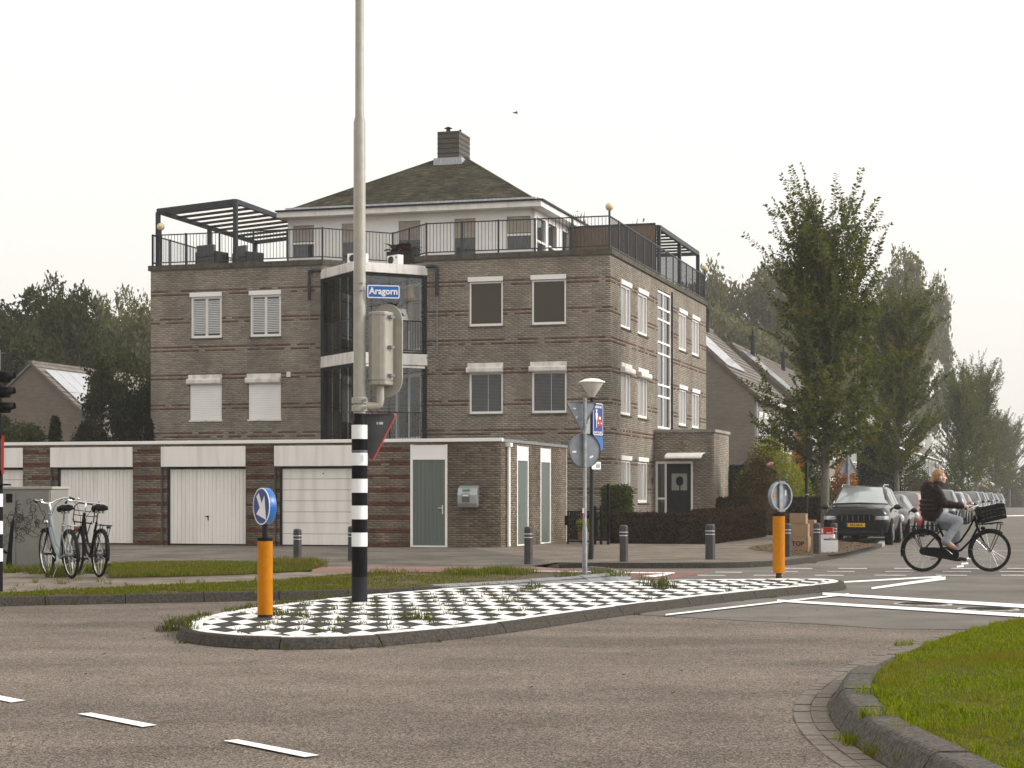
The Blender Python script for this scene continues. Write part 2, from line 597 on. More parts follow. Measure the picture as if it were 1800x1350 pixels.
def glass_mat(name, tint=(0.55, 0.6, 0.6), refl=0.35):
    """see-through pane: mostly transparent with a mirror film"""
    m = bpy.data.materials.new(name)
    m.use_nodes = True
    N, L = m.node_tree.nodes, m.node_tree.links
    N.remove(N['Principled BSDF'])
    tr = N.new('ShaderNodeBsdfTransparent'); tr.inputs[0].default_value = c4(tint)
    gl = N.new('ShaderNodeBsdfGlossy'); gl.inputs['Roughness'].default_value = 0.01; gl.inputs['Color'].default_value = (0.9, 0.93, 0.95, 1)
    fr = N.new('ShaderNodeFresnel'); fr.inputs[0].default_value = 1.32
    ad = N.new('ShaderNodeMath'); ad.operation = 'ADD'; ad.inputs[1].default_value = refl * 0.04; ad.use_clamp = True
    L.new(fr.outputs[0], ad.inputs[0])
    mx = N.new('ShaderNodeMixShader')
    L.new(ad.outputs[0], mx.inputs[0]); L.new(tr.outputs[0], mx.inputs[1]); L.new(gl.outputs[0], mx.inputs[2])
    L.new(mx.outputs[0], N['Material Output'].inputs['Surface'])
    return m


M = {}
M['brick'] = brick_mat('brick_grey', [(.315, .276, .229), (.342, .30, .249), (.292, .258, .217), (.37, .324, .268), (.326, .287, .24), (.268, .237, .20)])
M['brick_red'] = brick_mat('brick_red', [(.135, .072, .056), (.155, .084, .067), (.12, .068, .055), (.185, .115, .094)], 0.3)
M['mortar'] = pm('mortar', (.20, .182, .158), scale=2.0, rough=.95, bump=.2)
M['gbrick'] = brick_mat('brick_garage', [(.185, .152, .118), (.22, .18, .138), (.16, .133, .105), (.25, .20, .152), (.20, .165, .128)], .45, True)
M['gred'] = brick_mat('brick_garage_red', [(.115, .046, .036), (.135, .056, .043), (.098, .042, .035)], .3)
M['gmortar'] = pm('mortar_garage', (.11, .098, .085), scale=2.0, rough=.95, bump=.2)
M['white'] = pm('white_paint', (.80, .78, .755), (.88, .865, .84), scale=1.2, rough=.45)
M['cream'] = pm('cream_panel', (.68, .65, .605), (.83, .805, .765), scale=1.6, rough=.5, aniso=(3, 3, .3), contrast=(.25, .55))
M['dirtywhite'] = pm('weathered_white', (.45, .42, .38), (.76, .73, .69), scale=4, rough=.6, contrast=(.25, .55), aniso=(1, 1, .3))
M['anth'] = pm('anthracite_metal', (.020, .024, .030), (.034, .039, .046), scale=6, rough=.5, spec=.3)
M['dark'] = pm('dark_paint', (.012, .012, .013), (.022, .021, .021), scale=8, rough=.5, spec=.15)
M['black'] = pm('black_plastic', (.005, .005, .005), (.010, .0095, .0095), scale=10, rough=.6, spec=.1)
M['blackgloss'] = pm('black_gloss', (.003, .003, .0035), (.005, .005, .0055), scale=4, rough=.5, spec=.08)
M['rubber'] = pm('rubber', (.008, .008, .008), (.015, .014, .014), scale=20, rough=.8, spec=.15)
M['pane'] = pm('window_pane', (.018, .02, .022), (.04, .044, .047), scale=1.1, rough=.03, spec=.8)
M['pane_c'] = pm('curtained_pane', (.25, .245, .23), (.38, .37, .35), scale=3.0, rough=.25, spec=.5, aniso=(6, 6, .2))
M['paint_worn'] = pm('worn_paint', (.22, .21, .195), (.55, .54, .52), scale=14, rough=.7, contrast=(.3, .6))
M['glass'] = glass_mat('clear_glass', (.93, .95, .94))
M['kerb_lawn'] = pm('kerb_concrete', (.042, .038, .032), (.155, .142, .124), scale=38, contrast=(.25, .75), rough=.95, bump=.7, bscale=80, spread=.12, dist=.012, spec=.08)
M['blind_dark'] = pm('screen_fabric', (.072, .062, .047), (.088, .077, .06), scale=40, rough=.85)
M['blind_tan'] = pm('blind_fabric', (.33, .29, .25), (.40, .355, .31), scale=5, rough=.85)
M['slat'] = pm('white_slat', (.60, .60, .60), (.70, .70, .70), scale=5, rough=.4)
M['steel'] = pm('galvanised', (.19, .20, .21), (.31, .32, .33), scale=14, rough=.5, metal=.55)
M['zinc'] = pm('zinc', (.26, .28, .31), (.50, .52, .55), scale=5, rough=.45, metal=.3, aniso=(4, 4, 1))
M['chrome'] = pm('chrome', (.62, .62, .62), (.72, .72, .72), scale=5, rough=.18, metal=1.0)
M['pole'] = pm('pole_paint', (.285, .265, .22), (.35, .33, .28), scale=9, rough=.42, bump=.15, bscale=60, dist=.003)
M['yellow'] = pm('yellow_post', (.40, .140, .001), (.48, .172, .002), scale=12, rough=.5, spec=.1)
M['blue'] = pm('sign_blue', (.004, .022, .17), (.006, .03, .21), scale=3, rough=.35)
M['blue2'] = pm('name_blue', (.006, .10, .34), (.01, .12, .39), scale=3, rough=.35)
M['signwhite'] = pm('sign_white', (.70, .70, .70), (.78, .78, .78), scale=3, rough=.35)
M['signred'] = pm('sign_red', (.36, .010, .012), (.44, .016, .016), scale=3, rough=.35)
M['signback'] = pm('sign_back', (.15, .165, .19), (.23, .245, .27), scale=7, rough=.5, metal=.4)
M['signgrey'] = pm('sign_back_dark', (.055, .057, .06), (.085, .088, .092), scale=5, rough=.6)
M['greendoor'] = pm('green_door', (.098, .120, .104), (.118, .142, .124), scale=3, rough=.5, aniso=(8, 8, .3))
M['slate'] = brick_mat('roof_slate', [(.075, .068, .050), (.092, .084, .060), (.062, .057, .044), (.11, .10, .068)], .4)
M['moss'] = pm('mossy_edge', (.055, .05, .035), (.12, .11, .09), scale=6, rough=.95, bump=.5)
M['concrete'] = pm('concrete', (.22, .21, .195), (.33, .315, .29), scale=3, rough=.9, bump=.3, bscale=60)
M['kerb'] = pm('kerb_stone', (.020, .0175, .0145), (.082, .073, .062), scale=34, contrast=(.22, .78), rough=.9, bump=.6, bscale=70, spread=.15, dist=.01)
M['kerb_new'] = pm('kerb_new', (.17, .172, .18), (.24, .243, .25), scale=6, rough=.85, bump=.3, bscale=90, spread=.08)
M['tile_w'] = pm('white_tile', (.36, .35, .32), (.80, .79, .76), scale=8, rough=.6, contrast=(.25, .5), bump=.2, bscale=50, spread=.05)
M['tile_b'] = pm('black_tile', (.030, .028, .026), (.062, .058, .054), scale=12, rough=.8, bump=.3, bscale=70, spread=.25)
M['paint'] = pm('road_paint', (.48, .47, .45), (.88, .87, .85), scale=9, rough=.6, contrast=(.22, .42), bump=.3, bscale=120, dist=.004)
M['soil'] = pm('soil', (.07, .052, .035), (.13, .10, .07), scale=9, rough=1, bump=.8, bscale=40)
M['turf'] = pm('turf_soil', (.035, .045, .004), (.095, .085, .014), scale=4, rough=1, bump=.6, bscale=40)
M['asphalt'] = asphalt_mat('asphalt', (.122, .102, .087), (.208, .176, .15), (2.1, 2.02, 1.9), 98, .82)
M['asphalt2'] = asphalt_mat('asphalt_grey', (.148, .134, .119), (.222, .203, .182), (1.35, 1.32, 1.28), 170, .4)
M['redpath'] = asphalt_mat('asphalt_red', (.20, .125, .105), (.27, .17, .145), (1.25, 1.2, 1.2), 190, .3)
M['paving'] = paving_mat('brick_paving', (.165, .138, .112), (.225, .188, .152), (.05, .042, .035), .21, .105, R(-16.2))
M['forecourt'] = paving_mat('forecourt_paving', (.118, .103, .088), (.16, .14, .12), (.04, .035, .03), .21, .105, R(-16.2))
M['pathpav'] = paving_mat('path_paving', (.17, .14, .115), (.225, .187, .153), (.04, .042, .025), .3, .3, R(20))
M['gutter'] = pm('gutter_brick', (.14, .118, .10), (.21, .18, .155), scale=18, rough=.9, bump=.4, bscale=90, spread=.2)
M['wood'] = pm('weathered_wood', (.10, .074, .056), (.20, .148, .112), scale=3, rough=.85, aniso=(10, 10, .6), spread=.3)
M['bark'] = pm('bark', (.09, .082, .068), (.17, .155, .13), scale=9, rough=.95, bump=.8, bscale=30, aniso=(1, 1, .35))
M['card'] = pm('cardboard', (.27, .175, .105), (.34, .225, .14), scale=4, rough=.85, spread=.1)
M['skin'] = pm('skin', (.52, .30, .22), (.60, .36, .27), scale=20, rough=.5)
M['hair'] = pm('hair', (.20, .10, .035), (.36, .20, .08), scale=30, rough=.5, aniso=(1, 1, .3))
M['jacket'] = pm('jacket', (.010, .006, .005), (.019, .012, .010), scale=25, rough=.6, spec=.12, bump=.25, bscale=30, dist=.01)
M['denim'] = pm('denim', (.20, .215, .24), (.30, .32, .35), scale=14, rough=.85, bump=.3, bscale=60)
M['shoe'] = pm('shoe', (.20, .145, .085), (.27, .20, .125), scale=14, rough=.8)
M['leaf_street'] = leaf_mat('leaf_street', [(.040, .056, .009), (.068, .090, .014), (.096, .122, .018), (.13, .15, .026), (.058, .074, .012), (.24, .17, .025)], .45)
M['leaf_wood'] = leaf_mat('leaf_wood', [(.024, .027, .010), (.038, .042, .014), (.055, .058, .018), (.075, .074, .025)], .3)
M['leaf_hazed'] = leaf_mat('leaf_wood_haze', [(.10, .102, .045), (.14, .14, .058), (.20, .19, .08)], .35)  # paler greens: distance haze mixed into the leaf colour
M['leaf_hedge'] = leaf_mat('leaf_hedge', [(.022, .012, .008), (.036, .019, .012), (.048, .026, .015), (.034, .026, .011), (.06, .032, .018)], .15)
M['leaf_green'] = leaf_mat('leaf_green', [(.03, .045, .011), (.055, .078, .018), (.085, .10, .024)], .25)
M['leaf_dark'] = leaf_mat('leaf_dark', [(.008, .013, .005), (.014, .022, .008), (.022, .03, .011)], .15)
M['leaf_yellow'] = leaf_mat('leaf_yellow', [(.14, .16, .02), (.23, .25, .03), (.34, .32, .045)], .4)
M['leaf_rose'] = leaf_mat('leaf_rose', [(.065, .042, .018), (.11, .065, .026), (.13, .092, .032), (.08, .08, .024)], .25)
M['leaf_orange'] = leaf_mat('leaf_orange', [(.34, .12, .016), (.45, .17, .024), (.27, .11, .02)], .35)
M['grass'] = leaf_mat('grass_blade', [(.085, .125, .002), (.135, .185, .003), (.19, .24, .006), (.31, .29, .03)], .45, patch=((.19, .165, .015), .9))
M['grass2'] = leaf_mat('grass_verge', [(.055, .078, .004), (.095, .122, .006), (.13, .152, .012), (.20, .17, .045)], .35, patch=((.17, .125, .03), 1.2))
M['weed'] = leaf_mat('weed', [(.05, .065, .013), (.085, .10, .02), (.12, .11, .035)], .25)
M['dryleaf'] = leaf_mat('dry_leaf', [(.16, .08, .03), (.10, .05, .022), (.22, .13, .05)], .1)
# ------------------------------------------------------------------ plane geometry tools
def catmull(pts, n=12, closed=False):
    P = [np.array(p, float) for p in pts]
    m = len(P)
    out = []
    rng = range(m) if closed else range(m - 1)
    for i in rng:
        if closed:
            p0, p1, p2, p3 = P[i - 1], P[i], P[(i + 1) % m], P[(i + 2) % m]
        else:
            p0, p1, p2, p3 = P[max(i - 1, 0)], P[i], P[i + 1], P[min(i + 2, m - 1)]
        for k in range(n):
            t = k / n
            out.append(0.5 * ((2 * p1) + (-p0 + p2) * t + (2 * p0 - 5 * p1 + 4 * p2 - p3) * t * t + (-p0 + 3 * p1 - 3 * p2 + p3) * t ** 3))
    if not closed: out.append(P[-1])
    return np.array(out)


def resample(pts, step, closed=False):
    P = np.vstack([pts, pts[:1]]) if closed else np.asarray(pts)
    d = np.r_[0, np.cumsum(np.linalg.norm(np.diff(P, axis=0), axis=1))]
    n = max(2, int(round(d[-1] / step)))
    t = np.linspace(0, d[-1], n + 1)
    q = np.stack([np.interp(t, d, P[:, k]) for k in range(P.shape[1])], axis=1)
    return q[:-1] if closed else q


def normals(P, closed=False):
    if closed:
        t = np.roll(P, -1, 0) - np.roll(P, 1, 0)
    else:
        t = np.gradient(P, axis=0)
    t = t[:, :2] / np.maximum(np.linalg.norm(t[:, :2], axis=1, keepdims=True), 1e-9)
    return np.stack([-t[:, 1], t[:, 0]], axis=1)          # left of travel


def inside(poly, x, y):
    poly = [tuple(p[:2]) for p in poly]
    c = np.zeros(len(x), bool)
    j = len(poly) - 1
    for i in range(len(poly)):
        (xi, yi), (xj, yj) = poly[i], poly[j]
        if yi != yj:
            c ^= ((yi > y) != (yj > y)) & (x < (xj - xi) * (y - yi) / (yj - yi) + xi)
        j = i
    return c


def sample_poly(poly, n):
    poly = np.asarray(poly)[:, :2]
    lo, hi = poly.min(0), poly.max(0)
    xs, ys = [], []
    got = 0
    while got < n:
        x = RNG.uniform(lo[0], hi[0], n); y = RNG.uniform(lo[1], hi[1], n)
        k = inside(poly, x, y)
        xs.append(x[k]); ys.append(y[k]); got += k.sum()
    return np.concatenate(xs)[:n], np.concatenate(ys)[:n]


def sheet(name, poly, z, m, kind='structure', parent=None):
    mb = MB()
    mb.add([(p[0], p[1], z if len(p) < 3 else p[2]) for p in poly], [tuple(range(len(poly)))])
    o = mb.build(name, m, parent, fix=False)
    if o.data.polygons[0].normal.z < 0:
        o.data.flip_normals()
    return tag(o, kind=kind) if kind else o


def blades(name, x, y, z, h, wdt, m, lean=0.5, parent=None, kind='stuff'):
    n = len(x)
    az = RNG.uniform(0, 2 * np.pi, n); la = RNG.uniform(0, 2 * np.pi, n)
    ln = RNG.uniform(0.1, lean, n) * h
    ox, oy = np.cos(az) * wdt / 2, np.sin(az) * wdt / 2
    lx, ly = np.cos(la) * ln, np.sin(la) * ln
    V = np.empty((n, 5, 3))
    V[:, 0] = np.stack([x - ox, y - oy, z], 1); V[:, 1] = np.stack([x + ox, y + oy, z], 1)
    mx, my, mz = x + lx * .35, y + ly * .35, z + h * .6
    V[:, 2] = np.stack([mx - ox * .7, my - oy * .7, mz], 1); V[:, 3] = np.stack([mx + ox * .7, my + oy * .7, mz], 1)
    V[:, 4] = np.stack([x + lx, y + ly, z + h * (1 - .25 * ln / h)], 1)
    b = (np.arange(n) * 5)[:, None]
    Fc = np.concatenate([b + [0, 1, 3], b + [0, 3, 2], b + [2, 3, 4]], 0)
    return arr_mesh(name, V.reshape(-1, 3), Fc, m, parent, kind)


def kerb_run(P, m, h=.12, width=.14, slope=.06, stone=1.0, gap=.012, name='kerb', inner='left', closed=False, hfun=None):
    """a line of kerb stones; P runs along the road-side foot"""
    root = empty(name, (0, 0, 0), kind='structure')
    P = resample(np.asarray(P)[:, :2], .25, closed)
    nr = normals(P, closed) * (1 if inner == 'left' else -1)
    n = len(P)
    per = max(1, int(round(stone / .25)))
    i = 0
    tot = n if closed else n - 1
    while i < tot:
        j = min(i + per, tot)
        if tot - j < per // 2: j = tot
        idx = [k % n for k in range(i, j + 1)]
        q = P[idx].copy(); nn = nr[idx]
        d0 = (q[1] - q[0]) / max(np.linalg.norm(q[1] - q[0]), 1e-6); q[0] = q[0] + d0 * gap / 2
        d1 = (q[-2] - q[-1]) / max(np.linalg.norm(q[-1] - q[-2]), 1e-6); q[-1] = q[-1] + d1 * gap / 2
        mb = MB()
        vs = []
        jz = random.uniform(-.006, .006)
        for k in range(len(q)):
            hh = (hfun(q[k]) if hfun else h) + jz
            for (o_, z_) in ((0, -.08), (.004, .01), (slope * .75, hh * .86), (slope, hh * .97), (slope + .018, hh), (width, hh), (width, -.08)):
                vs.append((q[k][0] + nn[k][0] * o_, q[k][1] + nn[k][1] * o_, z_))
        fs = []
        c = 7
        for k in range(len(q) - 1):
            for e in range(c):
                e2 = (e + 1) % c
                fs.append((k * c + e, k * c + e2, (k + 1) * c + e2, (k + 1) * c + e))
        fs.append(tuple(range(c))); fs.append(tuple((len(q) - 1) * c + e for e in range(c)))
        mb.add(vs, fs)
        mb.build('kerb_stone', m, root)
        i = j
    return root


# ------------------------------------------------------------------ ground, roads, pavements
tag(sheet('ground', [(-900, -200), (900, -200), (900, 1400), (-900, 1400)], -.06, M['soil']), kind='structure')
sheet('road', [(-90, -25), (90, -25), (90, 38), (-90, 38)], 0.0, M['asphalt'])

ST0 = gp(1552, 963)
DV, DU = (SA, CA), (CA, -SA)
def along(p, t, s=0.0): return (p[0] + DV[0] * t + DU[0] * s, p[1] + DV[1] * t + DU[1] * s)

bay0 = gp(1462, 951, .12)
sheet('side_street', [gp(1085, 1079), gp(1180, 1084), gp(1300, 1091), gp(1430, 1097), gp(1560, 1106), (12, gp(1560, 1106)[1] - .6), (60, 14), (60, 40), along(ST0, 0, 8.5), along(ST0, 700, 8.5), along(bay0, 700), bay0, (6.0, 37.2), (.6, 36.8), gp(1110, 1019)], .004, M['asphalt2'])
# right hand side of the street, far pavement and verge
sheet('far_pavement', [along(ST0, -6, 8.7), along(ST0, 700, 8.7), along(ST0, 700, 14), along(ST0, -6, 40)], .10, M['paving'])

# the long verge with the kerb, left and middle
vk = [(-16.0, gp(0, 1066)[1] - 3.4), gp(-200, 1072), gp(0, 1066), gp(230, 1061), gp(450, 1056.5), gp(640, 1051), gp(780, 1046), gp(900, 1038.5), gp(1000, 1031), gp(1075, 1024.5), gp(1103, 1020), gp(1110, 1015.5), gp(1095, 1011.5), gp(1060, 1008.5)]
VK = catmull(vk, 10)
old = VK[VK[:, 0] < gp(770, 1046)[0]]
new = VK[VK[:, 0] >= gp(770, 1046)[0] - .02]
isp = len(old)
kerb_run(VK[:isp + 1], M['kerb'], h=.12, slope=.03, name='verge_kerb', inner='left')
kerb_run(VK[isp:], M['kerb_new'], h=.13, width=.3, slope=.22, name='new_kerb', inner='left', stone=.8)
nv = normals(VK)
VIN = VK + nv * .12
verge = [tuple(p) for p in VIN] + [gp(1040, 1006.5, .1), gp(930, 1004.5, .1), gp(760, 1004.5, .1), gp(640, 1005, .1), gp(560, 1006, .1), gp(400, 1000, .1), gp(190, 1002, .1), gp(-300, 1010, .1), (-40, 31), (-40, 15)]
sheet('verge', verge, .10, M['soil'])
path_front = [gp(-300, 1062, .1), gp(0, 1044, .1), gp(150, 1036, .1), gp(300, 1029, .1), gp(450, 1023, .1), gp(560, 1015, .1), gp(620, 1009, .1)]
path_back = [gp(620, 1003, .1), gp(540, 1006, .1), gp(400, 1013, .1), gp(250, 1018, .1), gp(190, 1019, .1), gp(170, 1003, .1), gp(-300, 1010, .1)]
sheet('footpath', path_front + path_back, .106, M['pathpav'])
sheet('forecourt', [gp(-500, 1004, .1), gp(0, 999, .1), gp(190, 991, .1), gp(400, 990, .1), gp(540, 994, .1), gp(575, 997, .1), gp(760, 997, .1), gp(930, 996, .1), gp(1010, 985, .1), (4, 62), (-60, 75), (-60, 36)], .103, M['forecourt'])
# red cycle path, sloping from the forecourt down to the crossing
rb = [(548, 995.5, .107), (760, 996, .107), (930, 995, .10), (978, 999, .02), (1100, 1002, .009), (1255, 1003, .009)]
rf = [(548, 1006, .107), (760, 1006, .107), (930, 1006, .107), (1035, 1008, .04), (1110, 1015, .009), (1175, 1020, .009)]
mb = MB()
vs = [gp(*q) + (q[2],) for q in rb] + [gp(*q) + (q[2],) for q in rf]
mb.add(vs, [(i, i + 1, 7 + i, 6 + i) for i in range(5)])
o = mb.build('cycle_path', M['redpath'], fix=False)
if o.data.polygons[0].normal.z < 0: o.data.flip_normals()
tag(o, kind='structure')

# corner pavement on the right with its kerb
kb = [gp(950, 1000), gp(985, 999), gp(1060, 999.5), gp(1200, 999.5), gp(1300, 998.5), gp(1375, 995), gp(1420, 990), gp(1460, 984), gp(1500, 975), gp(1535, 967), gp(1551, 962.5)]
KB = catmull(kb, 8)
KBC = np.vstack([KB, np.array([gp(1556, 959.5), gp(1545, 957.5), gp(1500, 956), gp(1465, 955)])])
def hb(p): return .11 if p[0] > 1.0 else max(.015, .11 * (p[0] - .35) / .65)
kerb_run(KB[4:], M['kerb'], h=.11, slope=.015, name='corner_kerb', hfun=hb)
kerb_run(KBC[len(KB) - 1:], M['concrete'], h=.11, slope=.015, name='bay_kerb')
nb = normals(KB)
sheet('corner_pavement', [tuple(p) for p in (KB + nb * .12)] + [gp(1548, 956.5, .1), gp(1465, 953.5, .1), along(bay0, 0, -.15), along(bay0, 400, -.15), along(bay0, 400, -12), (-2, 75), (-2, 50), gp(960, 984, .1)], .107, M['paving'])
bed = catmull([gp(1315, 964, .12), gp(1345, 957, .12), gp(1400, 953, .12), gp(1470, 951, .12), gp(1540, 957, .12), gp(1515, 964, .12), gp(1480, 972, .12), gp(1440, 976, .12), gp(1400, 976, .12), gp(1370, 971, .12)], 4, True)
sheet('planting_bed', [tuple(p) for p in bed], .113, M['soil'])
x, y = sample_poly(bed, 1500)
def litter(name, x, y, z, size, m):
    n = len(x)
    a = RNG.uniform(0, 2 * np.pi, n); s = RNG.uniform(.5, 1.2, n) * size
    t = RNG.uniform(-.35, .35, (n, 2))
    V = np.empty((n, 4, 3))
    for k, (u, v) in enumerate(((-1, 0), (0, -.55), (1, 0), (0, .55))):
        X = (u * np.cos(a) - v * np.sin(a)) * s; Y = (u * np.sin(a) + v * np.cos(a)) * s
        V[:, k] = np.stack([x + X, y + Y, z + .012 + X * t[:, 0] + Y * t[:, 1]], 1)
    Fc = np.arange(n * 4).reshape(n, 4)
    return arr_mesh(name, V.reshape(-1, 3), Fc, m, kind='stuff')
tag(litter('leaf_litter', x, y, .115, .035, M['dryleaf']), 'dry brown leaves strewn over the planting bed by the street tree', 'leaves')

# ------------------------------------------------------------------ painted markings
def mark(name, quads, z=.008, m='paint'):
    root = empty(name, (0, 0, 0), kind='structure')
    for k, q in enumerate(quads):
        z_ = z + .0012 * (k % 5)
        sheet('stripe', [gp(a, b, z_) for a, b in q], z_, M[m], None, root)
    return root

def ln(a, b, w0, w1):
    return [(a[0], a[1] - w0 / 2), (b[0], b[1] - w1 / 2), (b[0], b[1] + w1 / 2), (a[0], a[1] + w0 / 2)]

mark('lane_dashes', [[(-93, 1211), (-70, 1209), (45, 1231), (20, 1234.5)], [(136, 1254.5), (160, 1252.5), (276, 1274), (251, 1277.5)], [(393, 1301.5), (418, 1299.5), (561, 1327), (536, 1330.5)]])
mark('stop_lines', [ln((1366, 1055.5), (1990, 1093), 3.6, 7.0), ln((1446, 1043.5), (1990, 1077), 4.0, 7.5),
                    ln((1170, 1080.5), (1492, 1044.0), 2.6, 2.6)], .016)
mark('merge_lines', [ln((1484, 1023), (1655, 1013.5), 2.6, 2.6), ln((1532, 1034), (1662, 1016), 3.4, 5.5)], .012)
dq = []
for y_, segs in ((999, [(1380, 1428), (1473, 1524), (1572, 1622), (1672, 1722), (1770, 1830)]), (1004.5, [(1356, 1403), (1454, 1503), (1556, 1606), (1657, 1707), (1757, 1815)]),
                 (1011, [(1226, 1275), (1325, 1376), (1432, 1483), (1537, 1592), (1645, 1700), (1760, 1830)]), (1005.5, [(1257, 1304)])):
    for a, b in segs: dq.append(ln((a, y_), (b, y_ + .4), 1.5, 1.5))
mark('crossing_dashes', dq, .008, 'paint_worn')
mark('path_lines', [ln((905, 1003.3), (1045, 1005.0), 1.6, 1.8)], .112, 'paint_worn')
mark('path_arrow', [ln((1040, 1006), (1186, 1007.0), 1.6, 1.8), [(1128, 1012.5), (1186, 1006.5), (1168, 1012), (1150, 1014)]], .018)
mark('far_markings', [ln((1758, 907), (1830, 905.5), 1.6, 1.6), ln((1700, 981.5), (1712, 980), 2.6, 2.6), ln((1690, 991), (1702, 990), 2.8, 2.8), ln((1682, 996), (1694, 995), 2.8, 2.8)])

def manhole(px, py, r, label):
    X, Y = gp(px, py)
    t = empty('manhole_cover', (X, Y, .004), 0.3, label, 'manhole cover', 'manhole covers in the side road')
    mb = MB(); mb.lathe([(r, 0), (r, .010), (r * .9, .012), (r * .9, 0)], 36, caps=False); mb.build('frame_ring', M['paint_worn'], t, smooth=True)
    mb = MB(); mb.lathe([(r * .885, 0), (r * .885, .008), (r * .80, .008), (r * .80, .006)], 36); mb.build('lid', M['black'], t)
    mb = MB()
    for i in range(-4, 5):
        for j in range(-4, 5):
            if math.hypot(i, j) < 4.4:
                mb.box(i * r * .17 - r * .055, j * r * .17 - r * .055, .006, i * r * .17 + r * .055, j * r * .17 + r * .055, .013)
    mb.build('studs', M['kerb'], t, kind='stuff')
    mb = MB(); mb.lathe([(r * .80, .006), (r * .80, .012), (r * .75, .012), (r * .75, .006)], 36, caps=False); mb.build('rim', M['kerb'], t)
manhole(1622, 1063, .36, 'round cast manhole cover between the two white lines')
manhole(1737, 1072, .36, 'round cast manhole cover at the right, beside the lower white line')

# ------------------------------------------------------------------ traffic island
ZI = .11
isl = [(332, 1100), (348, 1108), (420, 1116), (520, 1118.5), (640, 1115), (780, 1103), (900, 1089.5), (1050, 1069), (1200, 1050.5), (1350, 1035), (1452, 1026), (1474, 1021.5), (1462, 1018), (1420, 1016.5), (1280, 1017.5), (1100, 1021), (950, 1026), (800, 1033), (640, 1046), (540, 1056), (450, 1067.5), (380, 1079), (342, 1089)]
ISL = resample(catmull([gp(a, b, ZI) for a, b in isl], 6, True), .12, True)
cc = ISL.mean(0)
area2 = np.sum(ISL[:, 0] * np.roll(ISL[:, 1], -1) - np.roll(ISL[:, 0], -1) * ISL[:, 1])
if area2 < 0: ISL = ISL[::-1]
def offs(P, d):
    return P + normals(P, True) * d          # counter-clockwise: left is inward
foot = offs(ISL, -.125)
kerb_run(foot, M['kerb'], h=ZI - .005, width=.12, slope=.08, stone=.95, name='island_kerb', inner='left', closed=True)
isl_root = tag(sheet('traffic_island', [tuple(p) for p in offs(ISL, -.02)], ZI - .03, M['soil']), kind='structure')
# white border of long tiles
B0, B1 = offs(ISL, .0), offs(ISL, .13)
n = len(ISL)
i = 0
while i < n:
    j = min(i + 3, n)
    mb = MB()
    a = [B0[k % n] for k in range(i, j + 1)]; b = [B1[k % n] for k in range(i, j + 1)]
    a[0] = a[0] * .96 + a[1] * .04; b[0] = b[0] * .96 + b[1] * .04
    jz = random.uniform(-.004, .004)
    mb.prism([tuple(p) for p in a] + [tuple(p) for p in b[::-1]], ZI - .05, ZI + jz)
    mb.build('border_tile', M['tile_w'], isl_root)
    i = j
# checker of square tiles, set on edge to the road
inn = offs(ISL, .137)
inn_n = normals(inn, True)
lo_, hi_ = inn.min(0) - .5, inn.max(0) + .5
E1, E2 = np.array([.147 - .030, .395]), np.array([-.147 - .030, .395])       # lozenge tiles, long diagonal up the road
def clip_half(q, a, nrm):
    """keep the part of polygon q on the inner side of the line through a"""
    out = []
    for k in range(len(q)):
        p0, p1 = q[k - 1], q[k]
        s0, s1 = np.dot(np.array(p0) - a, nrm), np.dot(np.array(p1) - a, nrm)
        if (s0 >= 0) != (s1 >= 0):
            t = s0 / (s0 - s1); out.append((p0[0] + (p1[0] - p0[0]) * t, p0[1] + (p1[1] - p0[1]) * t))
        if s1 >= 0: out.append(p1)
    return out
tiles, joints = [], []
for i in range(-26, 27):
    for j in range(-26, 27):
        c_ = cc + E1 * i + E2 * j
        if not (lo_[0] < c_[0] < hi_[0] and lo_[1] < c_[1] < hi_[1]): continue
        g_ = .488
        q = [tuple(c_ + E1 * u + E2 * v) for u, v in ((-g_, -g_), (g_, -g_), (g_, g_), (-g_, g_))]
        ins = inside(inn, np.array([p_[0] for p_ in q]), np.array([p_[1] for p_ in q]))
        if ins.all():
            joints.append(q[0])
        else:
            dd = np.linalg.norm(inn - c_, axis=1)
            if not ins.any() and dd.min() > .3: continue
            near = np.argsort(dd)[:60:4]
            for k in near:
                if dd[k] < .5: q = clip_half(q, inn[k], inn_n[k])
                if len(q) < 3: break
            if len(q) < 3: continue
        A = abs(sum(q[k - 1][0] * q[k][1] - q[k][0] * q[k - 1][1] for k in range(len(q)))) / 2
        if A < .003: continue
        cy = sum(p_[1] for p_ in q) / len(q)
        tiles.append((A / cy ** 3, q, (i + j) % 2))
tiles.sort(key=lambda t: -t[0])
rest = [MB(), MB()]
for k, (_, q, c) in enumerate(tiles):
    jz = random.uniform(-.005, .005)
    if k < 300:
        mb = MB(); mb.prism(q, ZI - .05, ZI + jz - .001)
        mb.build('paving_tile', M['tile_w'] if c else M['tile_b'], isl_root)
    else:
        rest[c].prism(q, ZI - .05, ZI + jz - .001)
rest[0].build('far_tiles', M['tile_b'], isl_root, kind='stuff')
rest[1].build('far_tiles', M['tile_w'], isl_root, kind='stuff')
